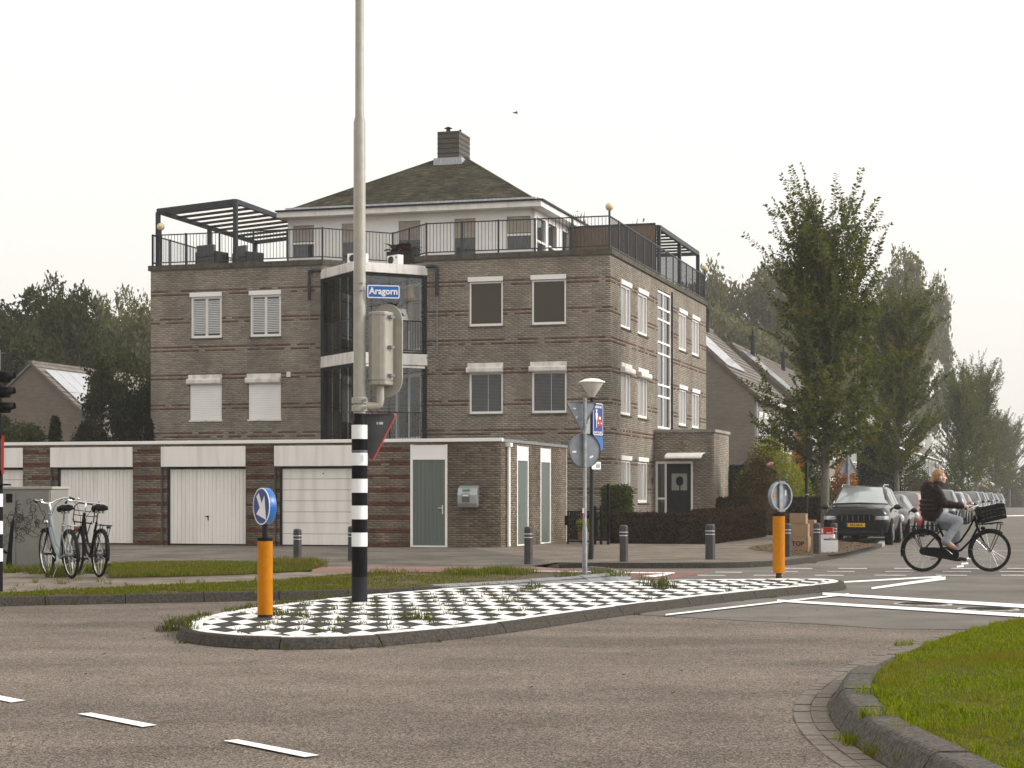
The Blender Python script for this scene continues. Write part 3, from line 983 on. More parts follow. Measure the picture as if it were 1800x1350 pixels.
# gutter flags round the near nose of the island
# ------------------------------------------------------------------ weeds on the island and along kerbs
def tufts(name, pts, label, m=M['weed'], nb=26, hh=(.03, .09), rad=.07, wd=.008):
    xs, ys, zs, hs_ = [], [], [], []
    for (X, Y, Z, k) in pts:
        n_ = int(nb * k)
        r = np.sqrt(RNG.uniform(0, 1, n_)) * rad * k ** .5
        a = RNG.uniform(0, 2 * np.pi, n_)
        xs.append(X + r * np.cos(a)); ys.append(Y + r * np.sin(a)); zs.append(np.full(n_, Z)); hs_.append(RNG.uniform(hh[0], hh[1], n_) * k ** .4)
    o = blades(name, np.concatenate(xs), np.concatenate(ys), np.concatenate(zs), np.concatenate(hs_), wd, m, lean=1.3)
    return tag(o, label, 'weeds')

tp = []
for _ in range(260):
    q = random.choice(joints)
    a, b = q[0] + random.uniform(-.03, .03), q[1] + random.uniform(-.05, .05)
    f_ = random.uniform(0, .6); e_ = E1 if random.random() < .5 else E2
    a, b = a + e_[0] * f_, b + e_[1] * f_
    if CX + F * a / b < 960 or random.random() < .10: tp.append((a, b, ZI - .01, random.uniform(.12, .9)))
tp += [gp(720, 1088, ZI) + (ZI, 3), gp(745, 1090, ZI) + (ZI, 3), gp(530, 1084, ZI) + (ZI, 2), gp(485, 1082, ZI) + (ZI, 3), gp(1155, 1030, ZI) + (ZI, 5), gp(1170, 1034, ZI) + (ZI, 5), gp(940, 1033, ZI) + (ZI, 3), gp(920, 1041, ZI) + (ZI, 2)]
tufts('island_weeds', tp, 'low green weeds in the joints of the black and white island tiles')
tp = []
for k in range(0, len(foot), 2):
    if random.random() < .34:
        p = offs(ISL, -.19)[k]
        tp.append((p[0], p[1], 0, random.uniform(.2, .9)))
for k in range(len(ISL)):
    px_ = CX + F * ISL[k][0] / ISL[k][1]
    if px_ < 620 and ISL[k][1] > 17.5 and random.random() < .6: tp.append((ISL[k][0], ISL[k][1], ZI, random.uniform(.4, 1.4)))
tp += [gp(305, 1112) + (.02, 3), gp(320, 1108) + (.05, 5), gp(290, 1110) + (0, 2), gp(430, 1132) + (0, 1.5), gp(480, 1138) + (0, 2), gp(570, 1138) + (0, 2)]
tufts('kerb_weeds', tp, 'weeds sprouting at the foot of the island kerb')
tp = [(gp(1152, 1030, ZI)[0] + random.uniform(-.25, .25), gp(1152, 1030, ZI)[1] + random.uniform(-.1, .1), ZI, 1) for _ in range(6)]
tag(blades('tall_weed', np.array([p[0] for p in tp for _ in range(5)]), np.array([p[1] for p in tp for _ in range(5)]), np.full(30, ZI), RNG.uniform(.12, .3, 30), .012, M['weed'], .7, kind=None), 'tall thin weed growing among the island tiles, right of the middle', 'weed')

# ------------------------------------------------------------------ near right lawn with kerb and brick gutter
go = [(1990, 1056), (1800, 1090), (1640, 1121), (1560, 1143), (1500, 1165), (1450, 1190), (1415, 1215), (1396, 1240), (1396, 1266), (1414, 1296), (1455, 1332), (1505, 1364), (1570, 1404), (1650, 1450), (1800, 1530)]
GO = resample(catmull([gp(a, b) for a, b in go], 10), .08)
gn = normals(GO)                    # left of travel is the lawn
groot = empty('brick_gutter', (0, 0, 0), kind='structure')
for row in range(2):
    q = resample(GO + gn * (.004 + row * .108), .2)
    nq = normals(q)
    for k in range(len(q) - 1):
        if q[k][1] > 19 or q[k][1] < 7.6: continue
        a, b = q[k], q[k + 1]
        d = (b - a) * .03
        mb = MB()
        jz = random.uniform(.002, .010)
        mb.prism([tuple(a + d), tuple(b - d), tuple(b - d + nq[k + 1] * .1), tuple(a + d + nq[k] * .1)], -.04, jz)
        mb.build('gutter_brick', M['gutter'], groot)
lk = GO + gn * .222
def hl(p):
    return .022 + .125 * min(1, max(0, (14.6 - p[1]) / 1.2))
kerb_run(lk[(lk[:, 1] < 16.5) & (lk[:, 1] > 7.3)], M['kerb_lawn'], width=.26, slope=.095, stone=.95, gap=.02, name='lawn_kerb', hfun=hl)
wob = .05 * np.sin(np.arange(len(GO)) * .55) * np.sin(np.arange(len(GO)) * .21 + 1) + RNG.normal(0, .012, len(GO))
ledge = GO + gn * .47
lawn = [tuple(p) for p in ledge] + [(14, 6.6), (14, 22)]
sheet('lawn', lawn, .118, M['turf'])
x, y = sample_poly([tuple(p) for p in (GO + gn * (.48 + wob)[:, None])] + [(11, 6.6), (11, 22)], 300000)
vis = (np.abs(x / y) < .29) | (RNG.uniform(0, 1, len(x)) < .4)
x, y = x[vis], y[vis]
nz = np.sin(x * 2.1 + y * 1.3) * np.sin(y * 1.7 - x * .7) * .5 + .5
tag(blades('lawn_grass', x, y, np.full(len(x), .116), RNG.uniform(.018, .048, len(x)) * (.5 + .9 * nz), .006, M['grass'], 1.4), 'bright green lawn grass in the near right corner', 'grass')
tp = []
for k in range(len(GO)):
    if random.random() < .16:
        p = GO[k] + gn[k] * random.uniform(.56, .6)
        tp.append((p[0], p[1], .116, random.uniform(.3, 1.1)))
    if random.random() < .05:
        p = GO[k] + gn[k] * random.uniform(.2, .24)
        tp.append((p[0], p[1], 0.0, random.uniform(.15, .5)))
tp += [gp(1510, 1312) + (0, 2), gp(1495, 1305) + (0, 2), gp(1560, 1330) + (.0, 3), gp(1545, 1322) + (.0, 2), gp(1585, 1338) + (.0, 3), gp(1610, 1352) + (.0, 3), gp(1600, 1325) + (.1, 2), gp(1590, 1135) + (.0, 1.5), gp(1540, 1262, .13) + (.13, 2), gp(1535, 1222, .13) + (.13, 2.5)]
gx_, gy_ = sample_poly(lawn, 900)
tp += [(a, b, .116, random.uniform(.2, 1.1)) for a, b in zip(gx_, gy_) if abs(a / b) < .29]
tufts('edge_grass', tp, 'tufts of longer grass on the near right lawn and over its kerb', M['grass'], nb=34, hh=(.03, .075), rad=.07)

# left verge grass
path_f = [tuple(p) for p in path_front]
strip1 = [tuple(p) for p in VIN[(VIN[:, 0] > -9) & (VIN[:, 0] < gp(905, 1030, .1)[0])]] + [gp(930, 1005.5, .1), gp(760, 1006.5, .1), gp(640, 1008, .1)] + path_f[::-1][1:6] + [gp(-120, 1052, .1)]
x, y = sample_poly(strip1, 42000)
px_ = CX + F * x / y
keep = (np.sin(x * 3.1) * np.sin(y * 2.3 + x) > -.75) & (RNG.uniform(0, 1, len(x)) < np.where(px_ > 860, .10, np.where(px_ > 640, .30, .9)))
x, y, px_ = x[keep], y[keep], px_[keep]
tag(blades('verge_grass', x, y, np.full(len(x), .1), RNG.uniform(.02, .05, len(x)) * np.where(px_ > 640, .8, 1.1), .011, M['grass2'], 1.0), 'rough grass on the verge along the far kerb', 'grass')
tuft = []
for _ in range(48):
    a = random.uniform(790, 930) if random.random() < .75 else random.uniform(600, 1080)
    tuft.append(gp(a, random.uniform(1006, 1012), .1) + (.1, random.uniform(.8, 2.4)))
for a, b in ((1000, 1014), (1060, 1010), (1085, 1013), (905, 1008), (880, 1006)): tuft.append(gp(a, b, .1) + (.1, 2.5))
tufts('verge_weeds', tuft, 'taller weeds on the bare end of the verge', M['grass2'], nb=30, hh=(.04, .12), rad=.14, wd=.011)
strip2 = [gp(192, 1016, .1), gp(300, 1014, .1), gp(430, 1010, .1), gp(540, 1004, .1), gp(560, 999, .1), gp(545, 994, .1), gp(400, 990, .1), gp(250, 991, .1), gp(196, 993, .1)]
sheet('grass_bed', strip2, .108, M['turf'])
x, y = sample_poly(strip2, 26000)
tag(blades('strip_grass', x, y, np.full(len(x), .108), RNG.uniform(.035, .08, len(x)), .012, M['grass2'], 1.0), 'grass strip between the footpath and the garage forecourt', 'grass')
tuft = [gp(random.uniform(490, 560), random.uniform(992, 1000), .1) + (.1, random.uniform(1, 3)) for _ in range(26)]
tuft += [gp(random.uniform(0, 190), random.uniform(1004, 1010), .1) + (.1, random.uniform(.5, 2)) for _ in range(40)]
tuft += [gp(random.uniform(85, 130), random.uniform(1000, 1016), .1) + (.1, random.uniform(1, 3)) for _ in range(14)]
tuft += [gp(random.uniform(0, 560), random.uniform(1020, 1044), .1) + (.1, random.uniform(.1, .5)) for _ in range(50)]
tufts('path_weeds', tuft, 'weeds and grass along the footpath and round the parked bicycles', M['grass2'], nb=36, hh=(.05, .17), rad=.12, wd=.011)
tuft = [tuple(VK[k]) + (0.0, random.uniform(.3, 1.2)) for k in range(0, isp, 2) if random.random() < .3]
tufts('kerb_side_weeds', tuft, 'brownish weeds rooted at the foot of the far kerb', M['weed'])
x, y = sample_poly([gp(0, 1350), gp(1800, 1350), gp(1500, 1050), gp(0, 1070)], 90)
tag(litter('fallen_leaves', x, y, .0, .022, M['dryleaf']), 'a few fallen leaves scattered over the asphalt', 'leaves')
# ------------------------------------------------------------------ brickwork
def brick_wall(parent, fc, u0, u1, z0, z1, ops, mats, red=None, course=.0625, blen=.22, reveal=.10, proud=.007):
    """mortar plane with real openings and reveals, bricks standing proud of it; red(z, u) says which bricks are red"""
    mm, mbk, mrd = mats
    ops = [(max(a, u0), min(b, u1), max(c, z0), min(d, z1)) for a, b, c, d in ops]
    us = sorted({u0, u1} | {o_[0] for o_ in ops} | {o_[1] for o_ in ops})
    zs = sorted({z0, z1} | {o_[2] for o_ in ops} | {o_[3] for o_ in ops})
    mb = MB()
    p = fc.pt
    for a, b in zip(us, us[1:]):
        for c, d in zip(zs, zs[1:]):
            mu, mz = (a + b) / 2, (c + d) / 2
            if any(o_[0] < mu < o_[1] and o_[2] < mz < o_[3] for o_ in ops): continue
            mb.add([p(a, 0, c), p(b, 0, c), p(b, 0, d), p(a, 0, d)], [(0, 1, 2, 3)])
    for a, b, c, d in ops:
        e = -reveal
        mb.add([p(a, 0, c), p(a, 0, d), p(a, e, d), p(a, e, c)], [(0, 1, 2, 3)])
        mb.add([p(b, 0, c), p(b, e, c), p(b, e, d), p(b, 0, d)], [(0, 1, 2, 3)])
        mb.add([p(a, 0, d), p(b, 0, d), p(b, e, d), p(a, e, d)], [(0, 1, 2, 3)])
        mb.add([p(a, 0, c), p(a, e, c), p(b, e, c), p(b, 0, c)], [(0, 1, 2, 3)])
    wall = mb.build('wall', mm, parent, fix=False)
    quads = ([], [])
    n = int((z1 - z0) / course)
    jn = .010
    for k in range(n):
        za, zb = z0 + k * course + jn / 2, z0 + (k + 1) * course - jn / 2
        zc = (za + zb) / 2
        cuts = sorted((o_[0], o_[1]) for o_ in ops if o_[2] < zc < o_[3])
        iv, s = [], u0
        for a, b in cuts:
            if a > s: iv.append((s, a))
            s = max(s, b)
        if s < u1: iv.append((s, u1))
        off = (0 if k % 2 else blen / 2) + (k * 7 % 5) * .004
        for a, b in iv:
            m0 = math.floor((a - off) / blen)
            u = off + m0 * blen
            while u < b:
                ua, ub = max(u, a), min(u + blen - jn, b)
                if ub - ua > .02:
                    r = 1 if (red and red(zc, ua)) else 0
                    quads[r].append((ua, ub, za, zb))
                u += blen
    for q, m_, nm in ((quads[0], mbk, 'brickwork'), (quads[1], mrd, 'red_brick_courses')):
        if not q: continue
        q = np.array(q)
        N_ = len(q)
        d = proud + RNG.uniform(-.0025, .003, N_)
        P0, U, Nn = np.array(fc.P), np.array(fc.U), np.array(fc.N)
        V = np.empty((N_, 8, 3))
        for i, (ui, zi, out) in enumerate(((0, 2, 0), (1, 2, 0), (1, 3, 0), (0, 3, 0), (0, 2, 1), (1, 2, 1), (1, 3, 1), (0, 3, 1))):
            V[:, i] = P0 + q[:, ui:ui + 1] * U + (d * out - (0 if out else .004))[:, None] * Nn
            V[:, i, 2] = q[:, zi]
        b = (np.arange(N_) * 8)[:, None]
        Fc = np.concatenate([b + [4, 5, 6, 7], b + [0, 1, 5, 4], b + [1, 2, 6, 5], b + [2, 3, 7, 6], b + [3, 0, 4, 7]], 0)
        arr_mesh(nm, V.reshape(-1, 3), Fc, m_, wall, 'stuff')
    return wall


def window(parent, fc, u0, u1, z0, z1, kind='curtain', box='low', fw=.06, name='window'):
    mb = MB()
    a, b = -.085, -.02
    fc.box(mb, u0, u0 + fw, a, b, z0, z1); fc.box(mb, u1 - fw, u1, a, b, z0, z1)
    fc.box(mb, u0 + fw, u1 - fw, a, b - .002, z0, z0 + fw * 1.4); fc.box(mb, u0 + fw, u1 - fw, a, b - .002, z1 - fw, z1)
    if kind in ('curtain', 'venetian', 'louvre') and kind != 'venetian':
        um = (u0 + u1) / 2 + (.12 * (u1 - u0) if kind == 'curtain' else 0)
        fc.box(mb, um - fw * .4, um + fw * .4, a, b - .006, z0 + fw, z1 - fw)
    w_ = mb.build(name, M['white'], parent, bevel=.006)
    i0, i1, j0, j1 = u0 + fw, u1 - fw, z0 + fw * 1.4, z1 - fw
    if kind != 'rolled':
        mb = MB(); fc.box(mb, i0 - .01, i1 + .01, -.08, -.066, j0 - .01, j1 + .01)
        mb.build('pane', M['pane_c'] if kind == 'curtain' else M['pane'], w_)
    if kind == 'louvre':
        for s0, s1 in ((i0 + .03, (u0 + u1) / 2 - .05), ((u0 + u1) / 2 + .05, i1 - .03)):
            mb = MB()
            n = 19
            for k in range(n):
                zc = j0 + .06 + (j1 - j0 - .12) * (k + .5) / n
                c = Vector(fc.pt((s0 + s1) / 2, -.045, zc))
                rot = Matrix((fc.U, fc.N, Vector((0, 0, 1)))).transposed() @ Matrix.Rotation(R(35), 3, 'X')
                mb.obox(c, (s1 - s0, .035, .028), rot)
            mb.build('shutter_slats', M['slat'], w_, kind='stuff')
            mb = MB()
            for q in (s0 - .02, s1 + .002): fc.box(mb, q, q + .02, -.06, -.03, j0, j1)
            mb.build('shutter_frame', M['slat'], w_)
    elif kind == 'rolled':
        mb = MB()
        n = 20
        for k in range(n):
            za, zb = z0 + (z1 - z0) * k / n, z0 + (z1 - z0) * (k + 1) / n
            p = fc.pt
            mb.add([p(u0 + .02, -.012, za), p(u1 - .02, -.012, za), p(u1 - .02, -.002, za + (zb - za) * .75), p(u0 + .02, -.002, za + (zb - za) * .75), p(u1 - .02, -.012, zb), p(u0 + .02, -.012, zb)], [(0, 1, 2, 3), (3, 2, 4, 5)])
        mb.build('roller_slats', M['white'], w_, kind='stuff', fix=False)
    elif kind == 'screen':
        mb = MB(); fc.box(mb, i0 - .01, i1 + .01, -.03, -.024, j0 - .02, j1 + .02)
        mb.build('screen', M['blind_dark'], w_)
    elif kind == 'venetian':
        mb = MB()
        n = 26
        for k in range(n):
            zc = j0 + (j1 - j0) * (k + .5) / n
            fc.box(mb, i0 + .02, i1 - .02, -.064, -.060, zc - .009, zc + .009)
        mb.build('blind_slats', M['signgrey'], w_, kind='stuff')
        mb = MB(); fc.box(mb, (i0 * .45 + i1 * .55), (i0 * .45 + i1 * .55) + .012, -.06, -.055, j0, j1); mb.build('blind_cord', M['slat'], w_)
    mb = MB(); fc.box(mb, u0 - .03, u1 + .03, -.05, .045, z0 - .05, z0 - .002); mb.build('sill', M['moss'] if kind != 'rolled' else M['dirtywhite'], w_)
    if box:
        mb = MB()
        if box == 'low':
            fc.box(mb, u0 - .04, u1 + .005, -.02, .05, z1 + .002, z1 + .15)
        else:
            fc.box(mb, u0 - .05, u1 + .01, -.02, .045, z1 + .17, z1 + .31)
            p = fc.pt
            A, B = u0 - .07, u1 + .01
            q = [(0, z1 + .17), (.13, z1 + .17), (.16, z1 + .13), (.16, z1 + .03), (.13, z1 - .01), (0, z1 - .01)]
            mb.extr([p(A, n_, z_) for n_, z_ in q], Vector(p(B, 0, 0)) - Vector(p(A, 0, 0)))
        mb.build('roller_box', M['dirtywhite'] if box == 'dirty' else M['white'], w_, bevel=.008)
    return w_


def railing(parent, pts, h=1.03, step=.115, post=1.25, m=None, z_=None, low=.10, pw=.05, name='railing'):
    """posts, two rails and thin balusters along a polyline"""
    m = m or M['anth']
    root = None
    rails, bal = MB(), MB()
    posts = []
    for i in range(len(pts) - 1):
        a, b = Vector(pts[i]), Vector(pts[i + 1])
        L = (b - a).length
        d = (b - a) / L
        up = Vector((0, 0, 1))
        rails.bar(a + up * h, b + up * h, .045, .035); rails.bar(a + up * low, b + up * low, .03, .035)
        n = max(1, round(L / post))
        for k in range(n + 1):
            if k == 0 and i > 0: continue
            posts.append(a + d * (L * k / n))
        nb_ = int(L / step)
        for k in range(1, nb_):
            c = a + d * (L * k / nb_)
            bal.obox(c + up * ((h + low) / 2), (.014, .014, h - low))
    root = rails.build(name, m, parent)
    bal.build('balusters', m, root, kind='stuff')
    mb = MB(); mb.box(-pw / 2, -pw / 2, 0, pw / 2, pw / 2, h + .035)
    first = None
    for c in posts:
        if first is None:
            o = first = mb.build('railing_post', m, root)
        else:
            o = link_mesh('railing_post', first.data, None, root)
        o.location = c
    return root


# ------------------------------------------------------------------ apartment building
S0 = 56.25
FB = Fr((1073 - CX) / S0, F / S0)
bld = empty('apartment_building', (FB.ox, FB.oy, 0), -ANG, 'three-storey grey brick apartment building with red brick bands and a roof terrace', 'apartment building')
XL = FB.front(265, 500)[0]
XA, XB = FB.front(567, 500)[0], FB.front(748, 500)[0]
XM, DN = (XA + XB) / 2, (XB - XA) / 2
DEP = FB.side(1241, 500)[0]
ZT = 8.93
fr_l = Face((XL, 0), (1, 0), (0, -1)); fr_r = Face((XB, 0), (1, 0), (0, -1)); sd = Face((0, 0), (0, 1), (1, 0))
BANDS = [8.21 - .945 * k for k in range(9)]
CO = .0625
def red(z, u):
    return any(abs(z - b) < CO / 2 or abs(z - b + 2 * CO) < CO / 2 for b in BANDS) and random.random() < .86
bm_ = (M['mortar'], M['brick'], M['brick_red'])
wl = []
for (a, b, t, bo, kd, bx) in ((336, 390, 506, 583, 'louvre', 'low'), (440, 494, 501, 580, 'louvre', 'low'), (334, 390, 667, 735, 'rolled', 'dirty'), (437, 494, 661, 733, 'rolled', 'dirty')):
    x0, z1 = FB.front(a, t); x1, z0 = FB.front(b, bo)
    z0, z1 = (6.63, 8.0) if bo < 600 else (3.90, 5.1)
    wl.append((x0 - XL, x1 - XL, z0, z1, kd, bx))
wr = []
for (a, b, t, bo, kd, bx) in ((825, 884, 490, 569, 'screen', 'low'), (935, 995, 487, 567, 'screen', 'low'), (825, 884, 653, 726, 'venetian', 'dirty'), (935, 996, 649, 723, 'venetian', 'dirty')):
    x0, z1 = FB.front(a, t); x1, z0 = FB.front(b, bo)
    z0, z1 = (6.78, 8.2) if bo < 600 else (3.98, 5.3)
    wr.append((x0 - XB, x1 - XB, z0, z1, kd, bx))
ws = []
for (a, b) in ((1091, 1109), (1121, 1138.5), (1193, 1207), (1216, 1229)):
    y0, y1 = FB.side(a, 500)[0], FB.side(b, 500)[0]
    rows = [(6.78, 8.16, 'low'), (3.98, 5.34, 'low' if a > 1150 else 'dirty')]
    if a < 1150: rows.append((1.14, 2.52, 'low'))
    for z0, z1, bx in rows: ws.append((y0, y1, z0, z1, 'curtain', bx))
y0s, y1s = FB.side(1156, 500)[0], FB.side(1179, 500)[0]
YP = FB.side(1149, 800)[0]
stair = (y0s, y1s, 3.75, 8.62)
brick_wall(bld, fr_l, 0, XA - XL, 0, ZT, [q[:4] for q in wl], bm_, red)
brick_wall(bld, fr_r, 0, -XB, 0, ZT, [q[:4] for q in wr], bm_, red)
brick_wall(bld, sd, 0, DEP, 0, ZT, [q[:4] for q in ws] + [stair], bm_, red)
for q in wl: window(bld, fr_l, *q[:4], q[4], q[5])
for q in wr: window(bld, fr_r, *q[:4], q[4], q[5])
for q in ws: window(bld, sd, *q[:4], q[4], q[5], fw=.07)
# stair window: tall strip with rails
mb = MB()
fc = sd
um = y0s + (y1s - y0s) * .42
for a in (y0s, um, y1s - .08): fc.box(mb, a, a + .08, -.08, -.01, stair[2], stair[3])
sw = mb.build('stair_window', M['white'], bld)
mb = MB()
for z in (3.76, 4.85, 5.25, 6.35, 6.75, 7.55, 7.95, 8.52): fc.box(mb, y0s + .08, y1s - .08, -.07, -.012, z, z + .07)
mb.build('transom', M['white'], sw)
mb = MB(); fc.box(mb, y0s + .05, y1s - .05, -.06, -.05, 3.76, 8.6); mb.build('pane', M['pane'], sw)
mb = MB(); fc.box(mb, y1s + .06, y1s + .12, .01, .06, 3.75, 8.75); mb.build('rain_pipe', M['dark'], sw)
# left and rear walls (plain), roof slab
mb = MB()
mb.add([(XL, 0, 0), (XL, DEP, 0), (XL, DEP, ZT), (XL, 0, ZT)], [(0, 1, 2, 3)]); mb.add([(XL, DEP, 0), (0, DEP, 0), (0, DEP, ZT), (XL, DEP, ZT)], [(0, 1, 2, 3)])
mb.build('rear_wall', M['mortar'], bld, fix=False)
out = [(XL, 0), (XA, 0), (XM, DN), (XB, 0), (0, 0), (0, DEP), (XL, DEP)]
mb = MB()
oo = [(XL - .07, -.07), (XA + .03, -.07), (XM, DN - .1), (XB - .03, -.07), (.07, -.07), (.07, DEP + .07), (XL - .07, DEP + .07)]
mb.prism(oo, ZT, ZT + .17)
mb.build('roof_edge', M['moss'], bld)
ZR = ZT + .17
railing(bld, [(XL + .05, .04, ZR), (XA - .02, .04, ZR), (XM, DN + .04, ZR), (XB + .02, .04, ZR), (-.04, .04, ZR), (-.04, DEP - .1, ZR)])
railing(bld, [(XL + .05, .04, ZR), (XL + .05, 9, ZR)])
# globe lamps on the terrace corners
for (x_, y_) in ((XL + .32, .1), (-.04, .04), (-.04, DEP - .12)):
    mb = MB(); mb.cyl((x_, y_, ZR), (x_, y_, ZR + 1.22), .035, n=8)
    lp = mb.build('lamp_post', M['anth'], bld)
    mb = MB(); mb.ball((x_, y_, ZR + 1.32), .13, 16, 12)
    mb.build('globe', pm('globe_%d' % int(x_ * 10), (.66, .52, .30), (.72, .58, .36), rough=.25), lp, smooth=True)

# ---- glazed corner balconies in the notch
nl = Face((XA, 0), (1, 1), (1, -1)); nr_ = Face((XM, DN), (1, -1), (-1, -1))
LN = math.hypot(DN, DN)
brick_wall(bld, nl, 0, LN, 0, ZT, [], bm_, red)
brick_wall(bld, nr_, 0, LN, 0, ZT, [(.25, LN - .35, 3.2, 5.35), (.25, LN - .35, 6.06, 8.3)], bm_, red)
for z0, z1 in ((3.2, 5.35), (6.06, 8.3)):
    mb = MB(); u0, u1 = .25, LN - .35
    um = (u0 + u1) / 2
    for a in (u0, um - .04, u1 - .08): nr_.box(mb, a, a + .08, -.08, -.01, z0, z1)
    nr_.box(mb, u0, u1, -.08, -.012, z0, z0 + .1); nr_.box(mb, u0, u1, -.08, -.012, z1 - .1, z1)
    dw = mb.build('balcony_door', M['white'], bld)
    mb = MB(); nr_.box(mb, u0, u1, -.07, -.06, z0, z1); mb.build('pane', M['pane_c'] if z0 > 5 else M['pane'], dw)
dia = [(XA, 0), (XM, -DN), (XB, 0), (XM, DN)]
def dgrow(k): return [(XA - k * 1.2, 0), (XM, -DN - k * 1.4), (XB + k * 1.2, 0), (XM, DN)]
for z0, z1, k in ((8.46, 8.76, .06), (5.56, 5.92, .06), (2.62, 2.98, .06)):
    mb = MB(); mb.prism(dgrow(k), z0, z1); sl = mb.build('balcony_slab', M['dirtywhite'], bld, bevel=.01)
    if z0 > 5 and z0 < 6:
        mb = MB(); mb.bar((XM + .1, -DN + .05, z0 - .06), (XB, .04, z0 - .06), .12, .07); mb.build('awning_box', M['dirtywhite'], sl)
gl_ = Face((XA, 0), (1, -1), (-1, -1)); gr_ = Face((XM, -DN), (1, 1), (1, -1))
for z0, z1 in ((2.98, 5.56), (5.92, 8.46)):
    mb = MB()
    for c in (dia[0], dia[1], dia[2]):
        mb.box(c[0] - .05, c[1] - .05, z0, c[0] + .05, c[1] + .05, z1)
    for fc in (gl_, gr_):
        fc.box(mb, 0, LN, -.09, -.03, z1 - .10, z1 - .002); fc.box(mb, 0, LN, -.09, -.03, z0 + .002, z0 + .06)
    gf = mb.build('glazing_frame', M['dark'], bld)
    for fc in (gl_, gr_):
        n = 4
        for k in range(n):
            mb = MB(); fc.box(mb, LN * k / n + .015, LN * (k + 1) / n - .015, -.066, -.058, z0 + .05, z1 - .09)
            mb.build('pane', M['glass'], gf)
    a, b, c = [(q[0] * .97 + XM * .03, q[1] * .97, z0 + .01) for q in (dia[0], dia[1], dia[2])]
    railing(bld, [(XA + .08, .0, z0 + .01), (XM, -DN + .13, z0 + .01), (XB - .08, 0, z0 + .01)], h=1.05, step=.09, post=1.2, m=M['dark'], name='balcony_railing')
# behind the glass: plant, hanging tassel, table lamp, chair
bz = 5.94
mb = MB(); mb.lathe([(.30, 0), (.19, .38), (.18, .38), (.29, 0)], 16, (XM + 1.0, -.25, bz + 1.05)); ls = mb.build('lamp_shade', M['signwhite'], bld, smooth=True)
mb = MB(); mb.cyl((XM + 1.0, -.25, bz), (XM + 1.0, -.25, bz + 1.1), .03); mb.build('lamp_stem', M['dark'], ls)
mb = MB(); mb.lathe([(.02, 1.5), (.12, 1.42), (.16, 1.3), (.15, 1.15), (.20, 1.05), (.19, .98), (.10, .92), (.10, .3), (.05, .2), (.06, 0)], 12, (XM + 1.28, -.15, bz + .75)); mb.build('hanging_tassel', M['card'], bld, smooth=True)
def fronds(cx, cy, cz, n, L, seed):
    rr = random.Random(seed)
    mb = MB()
    for i in range(n):
        a = rr.uniform(0, 6.28); el = rr.uniform(.5, 1.3); l = L * rr.uniform(.7, 1.1)
        p = Vector((cx, cy, cz)); pts = [p.copy()]
        for k in range(6):
            e = el - k * .22
            p = p + Vector((math.cos(a) * math.cos(e), math.sin(a) * math.cos(e), math.sin(e))) * (l / 6); pts.append(p.copy())
        for k in range(6):
            d = (pts[k + 1] - pts[k]).normalized(); s = d.cross(Vector((0, 0, 1)))
            if s.length < .01: s = Vector((1, 0, 0))
            s = s.normalized() * (.10 * math.sin((k + 1) / 7 * 3.1) + .01)
            mb.add([pts[k] - s, pts[k] + s, pts[k + 1] + s * .8, pts[k + 1] - s * .8], [(0, 1, 2, 3)])
    return mb
fronds(XM + .75, -.45, bz + 1.1, 16, 1.3, 3).build('balcony_plant', M['leaf_dark'], bld, fix=False)
mb = MB(); mb.lathe([(.16, 0), (.2, .35), (.2, .36), (.0, .36)], 14, (XM + .75, -.45, bz + .6)); mb.cyl((XM + .75, -.45, bz), (XM + .75, -.45, bz + .62), .05); mb.build('plant_pot', M['dark'], bld)
mb = MB(); mb.box(XM - .9, -.35, bz, XM - .4, .1, bz + .42); mb.box(XM - .9, .05, bz + .4, XM - .4, .12, bz + .95); mb.build('balcony_chair', M['dark'], bld, bevel=.03)

# rain pipes beside the balcony: thick elbow above, thin pipe below
for fc, u_t, sgn in ((fr_l, FB.front(545, 500)[0] - XL, 1), (fr_r, FB.front(769, 500)[0] - XB, -1)):
    mb = MB(); p = fc.pt
    mb.tube([p(u_t + sgn * .42, .0, 8.74), p(u_t + sgn * .1, .07, 8.74), p(u_t, .07, 8.72), p(u_t, .07, 8.6), p(u_t, .07, 7.78)], .055, 8)
    rp_ = mb.build('rain_pipe', M['anth'], bld)
    mb = MB(); mb.tube([p(u_t, .05, 7.8), p(u_t, .05, 5.95), p(u_t + sgn * .1, .05, 5.86), p(u_t + sgn * .42, .03, 5.82)], .016, 6); mb.build('drain_tube', M['steel'], rp_)
mb = MB(); fc = fr_l; u_ = FB.front(508, 650)[0] - XL; fc.box(mb, u_ - .07, u_ + .07, .002, .06, 5.28, 5.45); mb.build('vent_box', M['dirtywhite'], bld, bevel=.01)

